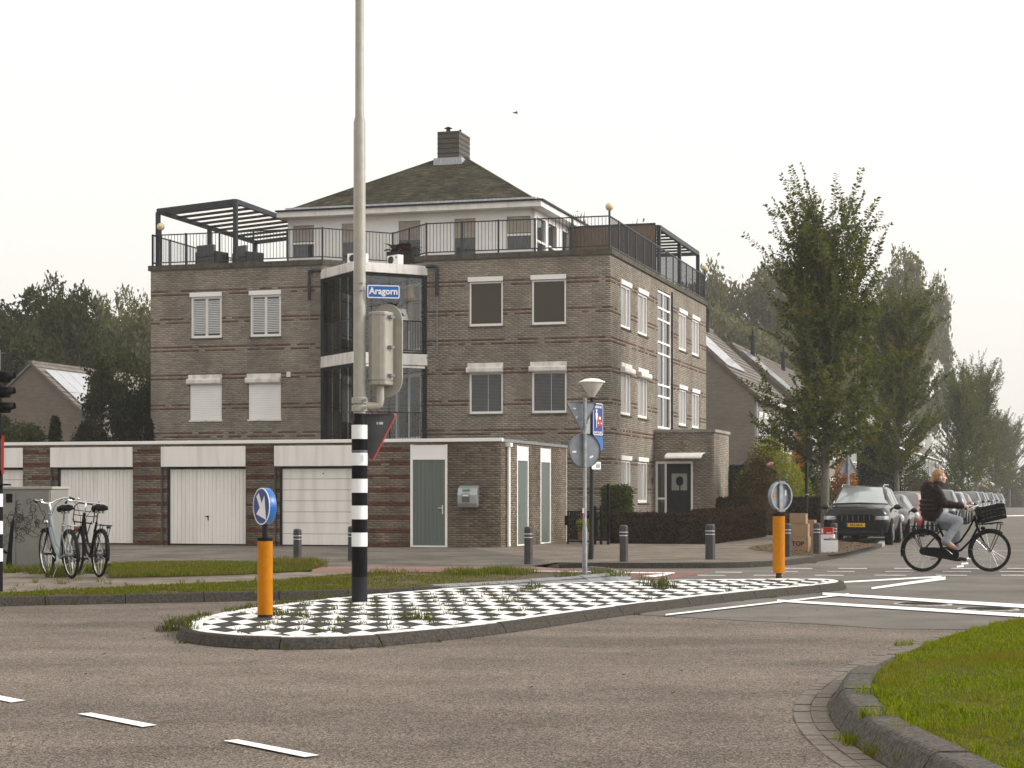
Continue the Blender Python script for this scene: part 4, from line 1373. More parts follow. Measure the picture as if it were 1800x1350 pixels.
# ---- air conditioners on the balcony roof
def aircon(x_, y_, rz, label, sc):
    X, Y = FB.w(x_, y_)
    t = empty('air_conditioner', (X, Y, 8.765), -ANG + rz, label, 'air conditioner', 'air conditioners on the balcony roof')
    t.scale = (sc, sc, sc * .8)
    mb = MB(); mb.box(-.40, -.15, .05, .40, .15, .56); mb.build('casing', M['white'], t, bevel=.02)
    mb = MB(); mb.ring((-.12, -.155, .31), .2, .012, 'y', 24); 
    for k in range(6): mb.box(-.31, -.162, .14 + k * .065, .07, -.156, .146 + k * .065)
    mb.build('fan_grille', M['signback'], t)
    mb = MB(); mb.lathe([(.19, 0), (.19, .004)], 24, (-.12, -.156, .31), 'y'); mb.build('fan_opening', M['dark'], t)
    mb = MB(); mb.lathe([(.065, 0), (.065, .006)], 20, (.27, -.158, .42), 'y'); lg = mb.build('badge', M['signred'], t)
    mb = MB(); mb.ring((.27, -.166, .42), .04, .005, 'y', 16); mb.box(.268, -.17, .39, .273, -.165, .43); mb.build('badge_mark', M['signwhite'], lg)
    for s in (-.3, .3):
        mb = MB(); mb.box(s - .03, -.16, 0, s + .03, .16, .05); mb.build('foot', M['dark'], t)
aircon(XM - .22, -.85, .10, 'white outdoor air conditioning unit partly hidden behind the tall light pole', .8)
aircon(XM + .85, -.30, -.6, 'white outdoor air conditioning unit on the balcony roof beside the red plant', .75)
# red-leaved plant in a dark planter
px0 = FB.w(XM + .75, .55)
t = empty('planter', px0 + (ZR - .32,), -ANG, 'dark planter with a dark red leafy plant on the terrace edge', 'planter')
mb = MB(); mb.box(-.45, -.16, 0, .45, .16, .55); mb.build('trough', M['dark'], t, bevel=.02)
mb = fronds(-.2, 0, .55, 26, .5, 5); q = fronds(.25, 0, .55, 26, .5, 6); mb.add(q.v, q.f)
mb.build('foliage', leaf_mat('leaf_red', [(.035, .012, .012), (.06, .02, .018), (.05, .03, .015)], .15), t, fix=False)

# ---- penthouse
YW, YE = 3.5, 3.0
PX0, PX1 = FB.front(506, 400, YW)[0], FB.front(939, 400, YW)[0]
EX0, EX1 = FB.front(486, 378, YE)[0], FB.front(951, 355, YE)[0]
ZE = FB.front(951, 362, YE)[1]
PD = 13.2
pf = Face((PX0, YW), (1, 0), (0, -1)); ps_ = Face((PX1, YW), (0, 1), (1, 0))
pw_ops = []
for a, b, z0 in ((512, 555, 9.6), (598, 640, 9.1), (698, 742, 9.1), (796, 839, 9.1), (888, 936, 9.6)):
    pw_ops.append((FB.front(a, 400, YW)[0] - PX0, FB.front(b, 400, YW)[0] - PX0, z0, ZE - .16))
def plain_wall(fc, W, z0, z1, ops, m, name='wall'):
    mb = MB()
    us = sorted({0, W} | {o_[0] for o_ in ops} | {o_[1] for o_ in ops}); zs = sorted({z0, z1} | {o_[2] for o_ in ops} | {o_[3] for o_ in ops})
    for a, b in zip(us, us[1:]):
        for c, d in zip(zs, zs[1:]):
            if any(o_[0] < (a + b) / 2 < o_[1] and o_[2] < (c + d) / 2 < o_[3] for o_ in ops): continue
            fc.box(mb, a, b, -.12, 0, c, d)
    return mb.build(name, m, bld)
plain_wall(pf, PX1 - PX0, ZR - .1, ZE, pw_ops, M['white'], 'penthouse_wall')
so = [(.25, 1.5, 9.3, ZE - .16), (1.7, 3.0, 9.3, ZE - .16), (3.6, 4.6, 9.3, ZE - .16)]
plain_wall(ps_, PD - YW, ZR - .1, ZE, so, M['white'], 'penthouse_wall')
for fc, ops in ((pf, pw_ops), (ps_, so)):
    for (a, b, c, d) in ops:
        mb = MB()
        for u in (a, b - .06): fc.box(mb, u, u + .06, -.1, .015, c, d)
        fc.box(mb, a + .06, b - .06, -.1, .013, d - .07, d); fc.box(mb, a + .06, b - .06, -.1, .013, c, c + .09)
        if c > 9.2: fc.box(mb, a + .06, b - .06, -.1, .011, c + (d - c) * .42, c + (d - c) * .42 + .07)
        w_ = mb.build('terrace_window', M['white'], bld)
        mb = MB(); fc.box(mb, a + .05, b - .05, -.07, -.06, c + .02, d - .02); mb.build('pane', M['pane'], w_)
        if fc is pf:
            mb = MB(); fc.box(mb, a + .07, b - .07, -.045, -.04, d - (.62 if c > 9.2 else .72), d - .07); mb.build('blind', M['blind_tan'], w_)
mb = MB(); mb.prism([(EX0, YE), (EX1, YE), (EX1, PD + .5), (EX0, PD + .5)], ZE, ZE + .2); ev = mb.build('eaves', M['cream'], bld, bevel=.01)
mb = MB()
for a, b in (((EX0 - .03, YE - .03), (EX1 + .03, YE - .03)), ((EX1 + .03, YE - .03), (EX1 + .03, PD + .5))):
    mb.bar((a[0], a[1], ZE + .22), (b[0], b[1], ZE + .22), .1, .05)
mb.build('eaves_trim', M['dark'], ev)
# hipped roof in lapped slates
CHX = FB.front(797, 282, 8.2)
ZP = FB.front(797, 279, 8.2)[1]
RX0, RX1, RY0, RY1 = EX0 + .25, EX1 - .25, YE + .25, PD + .25
ra, rb_ = Vector((CHX[0] - .55, 8.2, ZP)), Vector((CHX[0] + .45, 8.2, ZP))
c0, c1, c2, c3 = Vector((RX0, RY0, ZE + .24)), Vector((RX1, RY0, ZE + .24)), Vector((RX1, RY1, ZE + .24)), Vector((RX0, RY1, ZE + .24))
mb = MB()
mb.add([c0, c1, rb_, ra], [(0, 1, 2, 3)]); mb.add([c1, c2, rb_], [(0, 1, 2)]); mb.add([c2, c3, ra, rb_], [(0, 1, 2, 3)]); mb.add([c3, c0, ra], [(0, 1, 2)])
roof = mb.build('roof', M['slate'], bld)
mb = MB()
def slates(A, B, C, D):
    """rows of slates on the quad A B (eaves) C D (ridge)"""
    nrm = (B - A).cross(D - A).normalized()
    Ls = ((D + C) / 2 - (A + B) / 2).length
    nrow = int(Ls / .14)
    for r in range(nrow):
        t0, t1 = r / nrow, (r + 1.25) / nrow
        P, Q = A.lerp(D, t0), B.lerp(C, t0); P1, Q1 = A.lerp(D, min(t1, 1)), B.lerp(C, min(t1, 1))
        W = (Q - P).length
        n = max(1, int(W / .24))
        for k in range(n):
            a, b = (k + (.5 if r % 2 else 0)) / n, (k + 1 + (.5 if r % 2 else 0)) / n
            a, b = max(0, min(1, a)), max(0, min(1, b))
            if b - a < .1 / n: continue
            lift = nrm * (.022 + random.uniform(-.004, .006)); tail = nrm * .004
            g_ = .03 / n
            mb.add([P.lerp(Q, a + g_) + lift, P.lerp(Q, b - g_) + lift, P1.lerp(Q1, b - g_) + tail, P1.lerp(Q1, a + g_) + tail, P.lerp(Q, a + g_), P.lerp(Q, b - g_)], [(0, 1, 2, 3), (4, 5, 1, 0)])
slates(c0, c1, rb_, ra); slates(c1, c2, rb_, rb_); slates(c3, c0, ra, ra)
mb.build('slates', M['slate'], roof, kind='stuff', fix=False)
mb = MB(); mb.bar(c0 + Vector((0, -.05, .03)), c1 + Vector((0, -.05, .03)), .04, .16); mb.bar(c1 + Vector((.05, 0, .03)), c2 + Vector((.05, 0, .03)), .04, .16); mb.build('flashing', M['zinc'], roof)
mb = MB(); mb.tube([c0, ra], .05, 6); mb.tube([c1, rb_], .05, 6); mb.build('hip_cap', M['slate'], roof)
# chimney
zt = FB.front(797, 236, 8.2)[1]
hx0, hx1 = FB.front(769, 250, 7.6)[0], FB.front(807, 250, 7.6)[0]
mb = MB(); mb.box(hx0, 7.6, ZP - .35, hx1, 8.9, zt)
ch = mb.build('chimney', pm('chimney_cladding', (.085, .075, .068), (.115, .10, .09), scale=5, rough=.7), roof)
mb = MB()
for k in range(5): mb.box(hx0 - .015, 7.585, ZP + (zt - ZP) * (k + .5) / 5, hx1 + .015, 8.915, ZP + (zt - ZP) * (k + .5) / 5 + .02)
mb.build('cladding_joint', M['dark'], ch)
mb = MB(); mb.cyl((hx0 + .25, 8.1, zt), (hx0 + .25, 8.1, zt + .16), .08); mb.lathe([(.16, .2), (.02, .27)], 12, (hx0 + .25, 8.1, zt)); mb.cyl((hx0 + .25, 8.1, zt), (hx0 + .25, 8.1, zt + .22), .015)
mb.cyl((hx0 + .6, 8.3, zt), (hx0 + .6, 8.3, zt + .1), .09); mb.cyl((hx0 + .68, 8.2, zt), (hx0 + .68, 8.2, zt + .15), .04); mb.build('flue', M['dark'], ch)
mb = MB(); mb.box(hx0 - .12, 7.5, ZP - .35, hx1 + .12, 9.0, ZP - .08); mb.build('lead_apron', M['zinc'], ch)

# ---- wooden screen on the terrace, facing the camera
YF = 8.0
fx0, fx1 = PX1 + .1, -.25
t = empty('terrace_fence', FB.w(fx0, YF) + (ZR,), -ANG, 'brown board privacy fence standing on the roof terrace', 'fence')
n = int((fx1 - fx0) / .14)
for k in range(n):
    mb = MB(); mb.box(k * .14, 0, 0, k * .14 + .132, .025 + random.uniform(0, .006), 1.86); mb.build('board', M['wood'], t)
mb = MB(); mb.box(-.02, -.01, 1.86, n * .14 + .02, .05, 1.94); mb.build('top_rail', M['anth'], t)
for x_ in (0, n * .07, n * .14): 
    mb = MB(); mb.box(x_ - .04, .03, 0, x_ + .04, .1, 1.86); mb.build('fence_post', M['anth'], t)
# screen behind the left pergola
t = empty('terrace_fence', FB.w(XL + 3.2, 8.6) + (ZR,), -ANG, 'brown board privacy fence under the left terrace pergola', 'fence')
for k in range(19):
    mb = MB(); mb.box(k * .14, 0, 0, k * .14 + .13, .025, 1.5); mb.build('board', M['wood'], t)
mb = MB(); mb.box(-.02, -.01, 1.5, 19 * .14 + .02, .05, 1.56); mb.build('top_rail', M['anth'], t)

# ---- pergolas
M['poly'] = leaf_mat('roof_sheet', [(.88, .87, .85), (.92, .91, .89)], .9, .3)
def pergola(x0, x1, y0, y1, zl, zr, n, label, posts, zb=ZR):
    X, Y = FB.w(x0, y0)
    t = empty('pergola', (X, Y, zb), -ANG, label, 'pergola', 'terrace pergolas')
    W, D = x1 - x0, y1 - y0
    a, b = zl - zb, zr - zb
    for (p, q) in (((0, 0, a), (W, 0, b)), ((0, D, a), (W, D, b)), ((0, 0, a), (0, D, a)), ((W, 0, b), (W, D, b))):
        mb = MB(); mb.bar(p, q, .12, .16); mb.build('beam', M['anth'], t)
    for (u, v) in posts:
        h_ = a + (b - a) * u
        mb = MB(); mb.box(u * W - .065, v * D - .065, 0, u * W + .065, v * D + .065, h_ - .04); mb.build('post', M['anth'], t)
    for k in range(n):
        v = D * (k + .0) / n
        if k: 
            mb = MB(); mb.bar((0, v, a + .02), (W, v, b + .02), .24, .05); mb.build('rafter', M['anth'], t)
        mb = MB(); mb.bar((.05, v + D / n * .5, a + .06), (W - .05, v + D / n * .5, b + .06), D / n, .012); mb.build('roof_sheet', M['poly'], t)
    return t
zl = FB.front(262, 372, .3)[1]; zr = FB.front(414, 354, .3)[1]
pergola(XL + .12, FB.front(414, 400, .3)[0], .3, 8.3, zl, zr, 10, 'anthracite metal pergola with white roof strips on the left of the terrace', ((0, 0), (1, 0), (0, 1), (1, 1), (0, .5)))
zq = FB.side(1155, 398, -.2)[1]
pergola(-3.4, -.18, 8.3, DEP - .8, zq, zq, 9, 'anthracite metal pergola behind the board fence on the street side of the terrace', ((1, 0), (1, .5), (1, 1), (0, 0), (0, 1)))
# terrace lounge chairs under the left pergola
def lounge(x_, y_, rz, label):
    t = empty('lounge_chair', FB.w(x_, y_) + (ZR,), -ANG + rz, label, 'chair', 'lounge chairs on the terrace')
    mb = MB(); mb.box(-.38, -.36, .08, .38, .36, .40); mb.build('seat', M['signgrey'], t, bevel=.04)
    mb = MB(); mb.box(-.38, .26, .4, .38, .38, .82); mb.build('backrest', M['signgrey'], t, bevel=.04)
    for s in (-.43, .38):
        mb = MB(); mb.box(s, -.36, .08, s + .06, .36, .6); mb.build('armrest', M['dark'], t, bevel=.02)
    for sx in (-.36, .32):
        for sy in (-.34, .3):
            mb = MB(); mb.box(sx, sy, 0, sx + .05, sy + .05, .1); mb.build('leg', M['dark'], t)
lounge(XL + 1.5, 1.6, 2.9, 'dark grey lounge chair with its back to the railing, left end of the terrace')
lounge(XL + 2.6, 2.1, 2.6, 'dark grey lounge chair to the right of another under the left pergola')

# ---- entrance porch on the street side
PW = FB.front(1255, 800, YP)[0]
ZPo = FB.front(1200, 760, YP)[1]
pr = Face((0, YP), (1, 0), (0, -1)); pr2 = Face((PW, YP), (0, 1), (1, 0))
dx0, dx1 = FB.front(1152.5, 830, YP)[0], FB.front(1218, 830, YP)[0]
zd = FB.front(1180, 811, YP)[1]
brick_wall(bld, pr, .012, PW, 0, ZPo, [(dx0, dx1, .1, zd)], bm_)
brick_wall(bld, pr2, 0, 3.0, 0, ZPo, [], bm_)
mb = MB(); mb.box(.012, YP - .05, ZPo, PW + .06, YP + 3.05, ZPo + .1); mb.build('porch_roof_edge', M['concrete'], bld)
mb = MB(); xs = dx0 + (dx1 - dx0) * .27
for a in (dx0, xs - .035, dx1 - .07): pr.box(mb, a, a + .07, -.09, .005, .1, zd)
pr.box(mb, dx0 + .07, dx1 - .07, -.09, .003, zd - .08, zd); pr.box(mb, dx0 + .07, xs - .035, -.09, .001, 1.25, 1.32); pr.box(mb, dx0 + .07, xs - .035, -.09, .001, .1, .2)
ed = mb.build('entrance_frame', M['white'], bld)
mb = MB(); pr.box(mb, dx0 + .05, xs - .02, -.07, -.06, .15, zd - .05); mb.build('side_light', M['pane'], ed)
mb = MB(); pr.box(mb, xs + .035, dx1 - .07, -.07, -.02, .1, zd - .08); dr = mb.build('front_door', M['dark'], bld)
a, b = xs + .035, dx1 - .07
mb = MB(); pr.box(mb, a + (b - a) * .2, a + (b - a) * .84, -.03, -.015, zd - 1.0, zd - .42); mb.build('door_glass', M['pane_c'], dr)
mb = MB(); mb.ball(pr.pt(a + (b - a) * .54, .0, zd - .68), .13, 12, 10, (1, .3, 1.3)); pr.box(mb, a + (b - a) * .52, a + (b - a) * .57, -.02, .01, zd - 1.02, zd - .8); mb.build('wreath', M['black'], dr)
mb = MB(); mb.ball(pr.pt((dx0 + dx1) / 2 + .35, .09, zd + .62), .1, 12, 8, (1, .8, 1)); mb.build('porch_lamp', pm('brass', (.2, .15, .08), rough=.4, metal=.6), bld, smooth=True)
mb = MB(); pts = []
q0, q1 = FB.front(1176, 800, YP)[0], FB.front(1240, 800, YP)[0]
zc_ = zd + .30
prof = []
for k in range(9):
    t_ = k / 8
    prof.append((.02 + .75 * math.sin(t_ * 1.5), zc_ - .20 * (1 - math.cos(t_ * 1.5))))
vs = []
for (n_, z_) in prof: vs += [pr.pt(q0, n_, z_), pr.pt(q1, n_, z_)]
for (n_, z_) in prof: vs += [pr.pt(q0, n_, z_ - .03), pr.pt(q1, n_, z_ - .03)]
fs = []
for k in range(8): fs += [(2 * k, 2 * k + 1, 2 * k + 3, 2 * k + 2), (18 + 2 * k, 18 + 2 * k + 2, 18 + 2 * k + 3, 18 + 2 * k + 1)]
fs += [tuple(range(0, 18, 2)) + tuple(range(34, 17, -2)), tuple(range(1, 18, 2)) + tuple(range(35, 18, -2)), (16, 17, 35, 34), (0, 18, 19, 1)]
mb.add(vs, fs); mb.build('door_canopy', M['cream'], bld)
mb = MB(); sd.box(mb, YP - .35, YP - .25, .005, .03, 1.8, 2.0); mb.build('door_bell', M['dark'], bld)
mb = MB(); mb.box(XL + .2, .2, ZT - .25, -.2, DEP - .2, ZT - .05); mb.build('terrace_floor', M['concrete'], bld)

# ------------------------------------------------------------------ garage block
gc = gp(880, 970)
FG = Fr(*gc)
gar = empty('garage_block', gc + (0,), -ANG, 'low brick garage block with white doors, red brick bands and green side doors', 'garages')
GH = 2.70
GXL = FG.front(-260, 900)[0]
gf_ = Face((GXL, 0), (1, 0), (0, -1))
gs = Face((0, 0), (0, 1), (1, 0))
GD = FG.side(995, 900)[0]
def gu(px): return FG.front(px, 900)[0] - GXL
zh0 = 2.12
doors = [(gu(-110), gu(40.5), gu(-122)), (gu(98), gu(233.5), gu(88.5)), (gu(291), gu(432), gu(283)), (gu(489), gu(640), gu(482))]
gdoor = (gu(721.5), gu(786.5))
ops = [(h_, b, .1, GH - .06) for a, b, h_ in doors] + [(gdoor[0], gdoor[1], .1, GH - .06)]
# below the headers the pier is wider on the left of each door: a brick return
GCO = .0562
def gred(z, u):
    k = int((GH - .02 - z) / GCO)
    return u < gdoor[0] - .02 and k % 6 in (2, 3) and random.random() < .9
gm_ = (M['gmortar'], M['gbrick'], M['gred'])
brick_wall(gar, gf_, 0, -GXL, 0.1, GH, ops, gm_, gred, course=GCO, blen=.22, reveal=.3)
for k, (a, b, h_) in enumerate(doors):
    # brick return beside the door
    rf_ = Face(gf_.pt(h_, -.10, 0)[:2], (1, 0), (0, -1))
    if a - h_ > .03: brick_wall(gar, rf_, 0, a - h_, .1, zh0, [], gm_, lambda z, u: int((GH - .02 - z) / GCO) % 6 in (2, 3), course=GCO, reveal=.1)
    mb = MB(); gf_.box(mb, h_ + .004, b - .004, -.12, .025, zh0, GH - .062); mb.build('header_panel', M['cream'], gar, bevel=.006)
    mb = MB()
    gf_.box(mb, a + .002, a + .05, -.26, -.12, .1, zh0); gf_.box(mb, b - .05, b - .002, -.26, -.12, .1, zh0); gf_.box(mb, a + .05, b - .05, -.26, -.12, zh0 - .06, zh0 - .002)
    df = mb.build('garage_door', M['dark'], gar)
    p = gf_.pt
    if k in (1, 2):
        mb = MB()
        n = 20
        w0, w1 = a + .05, b - .03
        prof = []
        for r in range(n):
            u0_, u1_ = w0 + (w1 - w0) * r / n, w0 + (w1 - w0) * (r + 1) / n
            prof += [(u0_, -.175), (u0_ + .008, -.160), (u1_ - .008, -.160), (u1_ - .002, -.175)]
        vs, fs = [], []
        for (u, n_) in prof: vs += [p(u, n_, .14), p(u, n_, zh0 - .05)]
        for r in range(len(prof) - 1): fs.append((2 * r, 2 * r + 2, 2 * r + 3, 2 * r + 1))
        mb.add(vs, fs); mb.build('ribbed_panel', M['gdoor'] if 'gdoor' in M else M['cream'], df, fix=False)
        um = (a + b) / 2
        mb = MB(); gf_.box(mb, um - .015, um + .015, -.165, -.12, .82, .86); gf_.box(mb, um - .07, um + .03, -.13, -.115, .83, .85); gf_.box(mb, um - .012, um + .012, -.165, -.155, .74, .86); mb.build('handle', M['black'], df)
    else:
        n = 7
        for r in range(n):
            za, zb = .13 + (zh0 - .17) * r / n, .13 + (zh0 - .17) * (r + 1) / n
            mb = MB(); gf_.box(mb, a + .04, b - .03, -.2, -.16, za, zb - .008); mb.build('door_panel', M['cream'], df, bevel=.008)
        mb = MB(); gf_.box(mb, (a + b) / 2 - .015, (a + b) / 2 + .015, -.165, -.15, zh0 - .2, zh0 - .17); mb.build('lock', M['black'], df)

def green_door(fc, a, b, z1, ztop, hs=1):
    mb = MB()
    fc.box(mb, a, a + .06, -.1, .012, .1, ztop); fc.box(mb, b - .06, b, -.1, .012, .1, ztop); fc.box(mb, a + .06, b - .06, -.1, .010, z1, z1 + .05); fc.box(mb, a + .06, b - .06, -.1, .010, .1, .14)
    fm = mb.build('door_frame', M['white'], gar)
    mb = MB(); fc.box(mb, a + .058, b - .058, -.1, -.005, z1 + .05, ztop - .002); mb.build('header_panel', M['white'], fm)
    n = max(3, int((b - a) / .11))
    lf = MB()
    for k in range(n):
        u0_, u1_ = a + .065 + (b - a - .13) * k / n, a + .065 + (b - a - .13) * (k + 1) / n
        fc.box(lf, u0_, u1_ - .004, -.06, -.015, .145, z1 - .004)
    dl = lf.build('side_door', M['greendoor'], gar, bevel=.003)
    hu = b - .13 if hs > 0 else a + .13
    mb = MB(); fc.box(mb, hu - .018, hu + .018, -.02, -.005, .92, 1.14); fc.box(mb, hu - .10 * hs - .02, hu + .01, .0, .02, 1.06, 1.08); fc.box(mb, hu - .008, hu + .008, -.01, .01, 1.06, 1.08); mb.build('handle', M['chrome'], dl)
    return dl
zg = FG.front(750, 808)[1]
green_door(gf_, gdoor[0], gdoor[1], zg, GH - .06, 1)
gsd = []
for a, b in ((908.5, 928.3), (949.6, 967.6)):
    gsd.append((FG.side(a, 900)[0], FG.side(b, 900)[0]))
brick_wall(gar, gs, 0, GD, .1, GH, [(a, b, .1, GH - .06) for a, b in gsd], gm_, None, course=GCO)
for a, b in gsd: green_door(gs, a, b, zg, GH - .06, -1)
mb = MB(); gf_.box(mb, -.1, -GXL + .045, -.1, .045, GH + .002, GH + .085); mb.build('roof_trim', M['white'], gar, bevel=.008)
mb = MB(); gs.box(mb, -.043, GD + .03, -.1, .043, GH - .0, GH + .075); mb.build('roof_trim', M['steel'], gar)
mb = MB(); mb.box(GXL, .05, GH - .06, -.05, GD, GH + .03); mb.box(GXL, GD - .1, .1, 0, GD, GH); mb.box(GXL, .25, .1, -.1, .3, GH - .1); mb.build('roof', M['moss'], gar)
# rain pipe on the corner
u_ = FG.side(889.5, 900)[0]
mb = MB(); p = gs.pt
mb.tube([p(u_, .07, .12), p(u_, .07, GH - .12)], .045, 10); 
rp_ = mb.build('rain_pipe', M['white'], gar, smooth=True)
mb = MB(); gs.box(mb, u_ - .10, u_ + .10, .008, .15, GH - .12, GH - .02); mb.build('hopper', M['white'], rp_, bevel=.008)
mb = MB(); gs.box(mb, GD + .0, GD + .02, -.02, .02, .1, GH); mb.build('end_trim', M['white'], gar)
# wall anchors
mb = MB()
for a, b in ((805, 792), (845, 791), (793, 806), (849, 806), (690, 808)):
    x_, z_ = FG.front(a, b); u = x_ - GXL
    gf_.box(mb, u - .006, u + .006, .0, .025, z_ - .035, z_ + .035)
mb.build('wall_anchor', M['black'], gar)

# defibrillator cabinet on the garage wall
x0, z1 = FG.front(809, 853); x1, z0 = FG.front(843, 892)
t = empty('defibrillator_cabinet', FG.w((x0 + x1) / 2, -.012) + (z0,), -ANG, 'rounded silver defibrillator cabinet fixed to the garage brick wall', 'defibrillator cabinet')
W, Hh = x1 - x0, z1 - z0
M['silver'] = pm('silver_plastic', (.34, .35, .36), (.42, .43, .44), scale=4, rough=.3, metal=.5)
mb = MB()
prof = [(0, .06), (-.16, 0.0), (-.22, .10), (-.23, Hh * .55), (-.18, Hh * .85), (-.08, Hh * .98), (0, Hh)]
mb.extr([(-W / 2, a, b) for a, b in prof], (W, 0, 0)); cb = mb.build('cabinet', M['silver'], t, bevel=.015)
mb = MB(); mb.box(-W * .25, -.243, .13, W * .12, -.226, Hh * .62); mb.build('window', M['pane'], t)
mb = MB(); mb.obox((-W * .06, -.214, Hh * .78), (W * .36, .012, .05), Matrix.Rotation(R(-25), 3, 'X')); mb.build('green_label', pm('label_green', (.03, .22, .12)), t)
mb = MB(); mb.box(-W * .22, -.250, Hh * .5, W * .09, -.2432, Hh * .58); mb.build('red_label', M['signwhite'], t)
mb = MB(); mb.box(-W * .30, -.07, Hh - .005, W * .30, 0, Hh + .07); mb.build('bracket', M['gmortar'], t)
# ------------------------------------------------------------------ traffic mast on the island
def zof(y_, s): return EYE + (HZ - y_) / s
b0 = gp(632, 1058, ZI)
sm = F / b0[1]
t = empty('traffic_mast', b0 + (ZI,), 0, 'tall beige traffic mast with black and white striped foot on the island', 'traffic mast')
def zl_(y_): return zof(y_, sm) - ZI
mb = MB(); mb.tube([(0, 0, zl_(727)), (0, 0, zl_(215)), (0, 0, zl_(205)), (0, 0, 8.6)], [.073, .070, .052, .048], 24)
mb.build('upper_pole', M['pole'], t, smooth=True)
mb = MB(); mb.tube([(0, 0, -.02), (0, 0, zl_(1014))], .094, 24); mb.build('base_sleeve', pm('grey_black', (.016, .016, .018), (.024, .024, .027), rough=.6, spec=.1), t, smooth=True)
st_ = [1014, 960.5, 936, 912.7, 888.7, 866, 841.7, 818.3, 795.8, 771.8, 747]
for k in range(10):
    mb = MB(); mb.tube([(0, 0, zl_(st_[k])), (0, 0, zl_(st_[k + 1]) - .001)], .0935 + (.0012 if k % 2 else 0), 24, caps=False)
    mb.build('stripe_band', M['signwhite'] if k % 2 else M['blackgloss'], t, smooth=True)
mb = MB(); mb.tube([(0, 0, zl_(747)), (0, 0, zl_(740)), (0, 0, zl_(738)), (0, 0, zl_(722))], [.0935, .078, .072, .072], 24); mb.build('collar', M['blackgloss'], t, smooth=True)
for y_ in (499, 512, 793):
    mb = MB(); mb.tube([(0, 0, zl_(y_) - .006), (0, 0, zl_(y_) + .006)], .074 if y_ < 700 else .097, 24); mb.obox((.03, -.08 if y_ < 700 else -.1, zl_(y_)), (.03, .02, .014)); mb.build('clamp_band', M['steel'], t)
mb = MB(); mb.box(-.012, -.0955, zl_(812), .055, -.093, zl_(800)); mb.build('hatch', M['signwhite'], t)
# clamp and elbow that carry the signal
mb = MB(); zc_ = zl_(711)
for dz in (-.045, .045): mb.tube([(0, 0, zc_ + dz - .038), (0, 0, zc_ + dz + .038)], .094, 20)
br = mb.build('signal_clamp', M['pole'], t, bevel=.008)
mb = MB()
for dz in (-.045, .045): mb.cyl((.07, -.115, zc_ + dz), (.07, -.08, zc_ + dz), .022, n=8)
mb.build('clamp_bolt', M['steel'], br)
mb = MB(); mb.tube([(.06, 0, zc_ - .02), (.19, .02, zc_ - .02), (.235, .03, zc_ + .0), (.245, .03, zc_ + .06), (.245, .03, zl_(678))], .045, 12); mb.build('elbow', M['pole'], br, smooth=True)

# signal head seen from behind
h0 = (b0[0] + .245, b0[1] + .03)
tl = empty('traffic_signal', h0 + (zof(697, sm),), R(-22), 'beige traffic signal head with rounded backboard, seen from behind on the mast', 'traffic signal')
HB = (697 - 532) / sm
mb = MB()
rr = .205
pts = []
for k in range(13):
    a = math.pi * k / 12
    pts.append((rr * math.cos(a) + .02, .12, HB - rr + rr * math.sin(a)))
for k in range(13):
    a = math.pi + math.pi * k / 12
    pts.append((rr * math.cos(a) + .02, .12, rr + rr * math.sin(a)))
mb.extr(pts, (0, .02, 0)); mb.build('backboard', M['pole'], tl)
z0, z1 = (697 - 677) / sm, (697 - 548) / sm
mb = MB()
sec = [(-.13, .12), (-.14, .04), (-.13, -.06), (-.06, -.11), (.05, -.115), (.10, -.09), (.12, -.04), (.12, .12)]
mb.prism(sec, z0, z1); hs_ = mb.build('housing', M['pole'], tl, bevel=.015)
mb = MB()
for z_ in (z0 + .05, z1 - .05): mb.prism([(a * 1.015, b * 1.015 - .001) for a, b in sec], z_, z_ + .012)
mb.build('housing_seam', M['signback'], hs_)
for z_ in (z0 + .1, (z0 + z1) / 2, z1 - .08):
    for s in (-.15, .115):
        mb = MB(); mb.box(s, -.05, z_, s + .05, .05, z_ + .03); mb.build('latch', M['signback'], hs_)
for k in range(3):
    mb = MB(); mb.lathe([(.10, 0), (.10, .16), (.092, .16), (.092, 0)], 16, (.02, .14, .17 + k * .27), 'y', caps=False); mb.build('visor', M['black'], tl)

# street name plate
nx, nz = gp(632, 1058, ZI)[0] + .09, zof(512, sm)
ns = empty('street_name_sign', (nx, b0[1] - .06, nz - .09), R(12), 'blue street name sign with white lettering on the tall mast', 'street sign')
W, Hh = .395, .165
def rrect(w_, h_, r_, n=5):
    o_ = []
    for cx_, cz_, a0 in ((w_ - r_, r_, -90), (w_ - r_, h_ - r_, 0), (r_, h_ - r_, 90), (r_, r_, 180)):
        for k in range(n + 1):
            a = R(a0 + 90 * k / n); o_.append((cx_ + r_ * math.cos(a), cz_ + r_ * math.sin(a)))
    return o_
mb = MB(); mb.extr([(x_, 0, z_) for x_, z_ in rrect(W, Hh, .02)], (0, .012, 0)); mb.build('plate', M['blue2'], ns)
mb = MB(); o1 = rrect(W - .012, Hh - .012, .02); o2 = rrect(W - .036, Hh - .036, .012)
n = len(o1)
vs = [(x_ + .006, -.002, z_ + .006) for x_, z_ in o1] + [(x_ + .018, -.002, z_ + .018) for x_, z_ in o2]
mb.add(vs, [(i, (i + 1) % n, n + (i + 1) % n, n + i) for i in range(n)]); mb.build('border', M['signwhite'], ns, fix=False)
text_mesh('lettering', 'Aragorn', .108, M['signwhite'], ns, Matrix.Translation((W / 2, -.002, Hh / 2 + .004)) @ Matrix.Rotation(R(90), 4, 'X'), bold=.003, sx=.93)

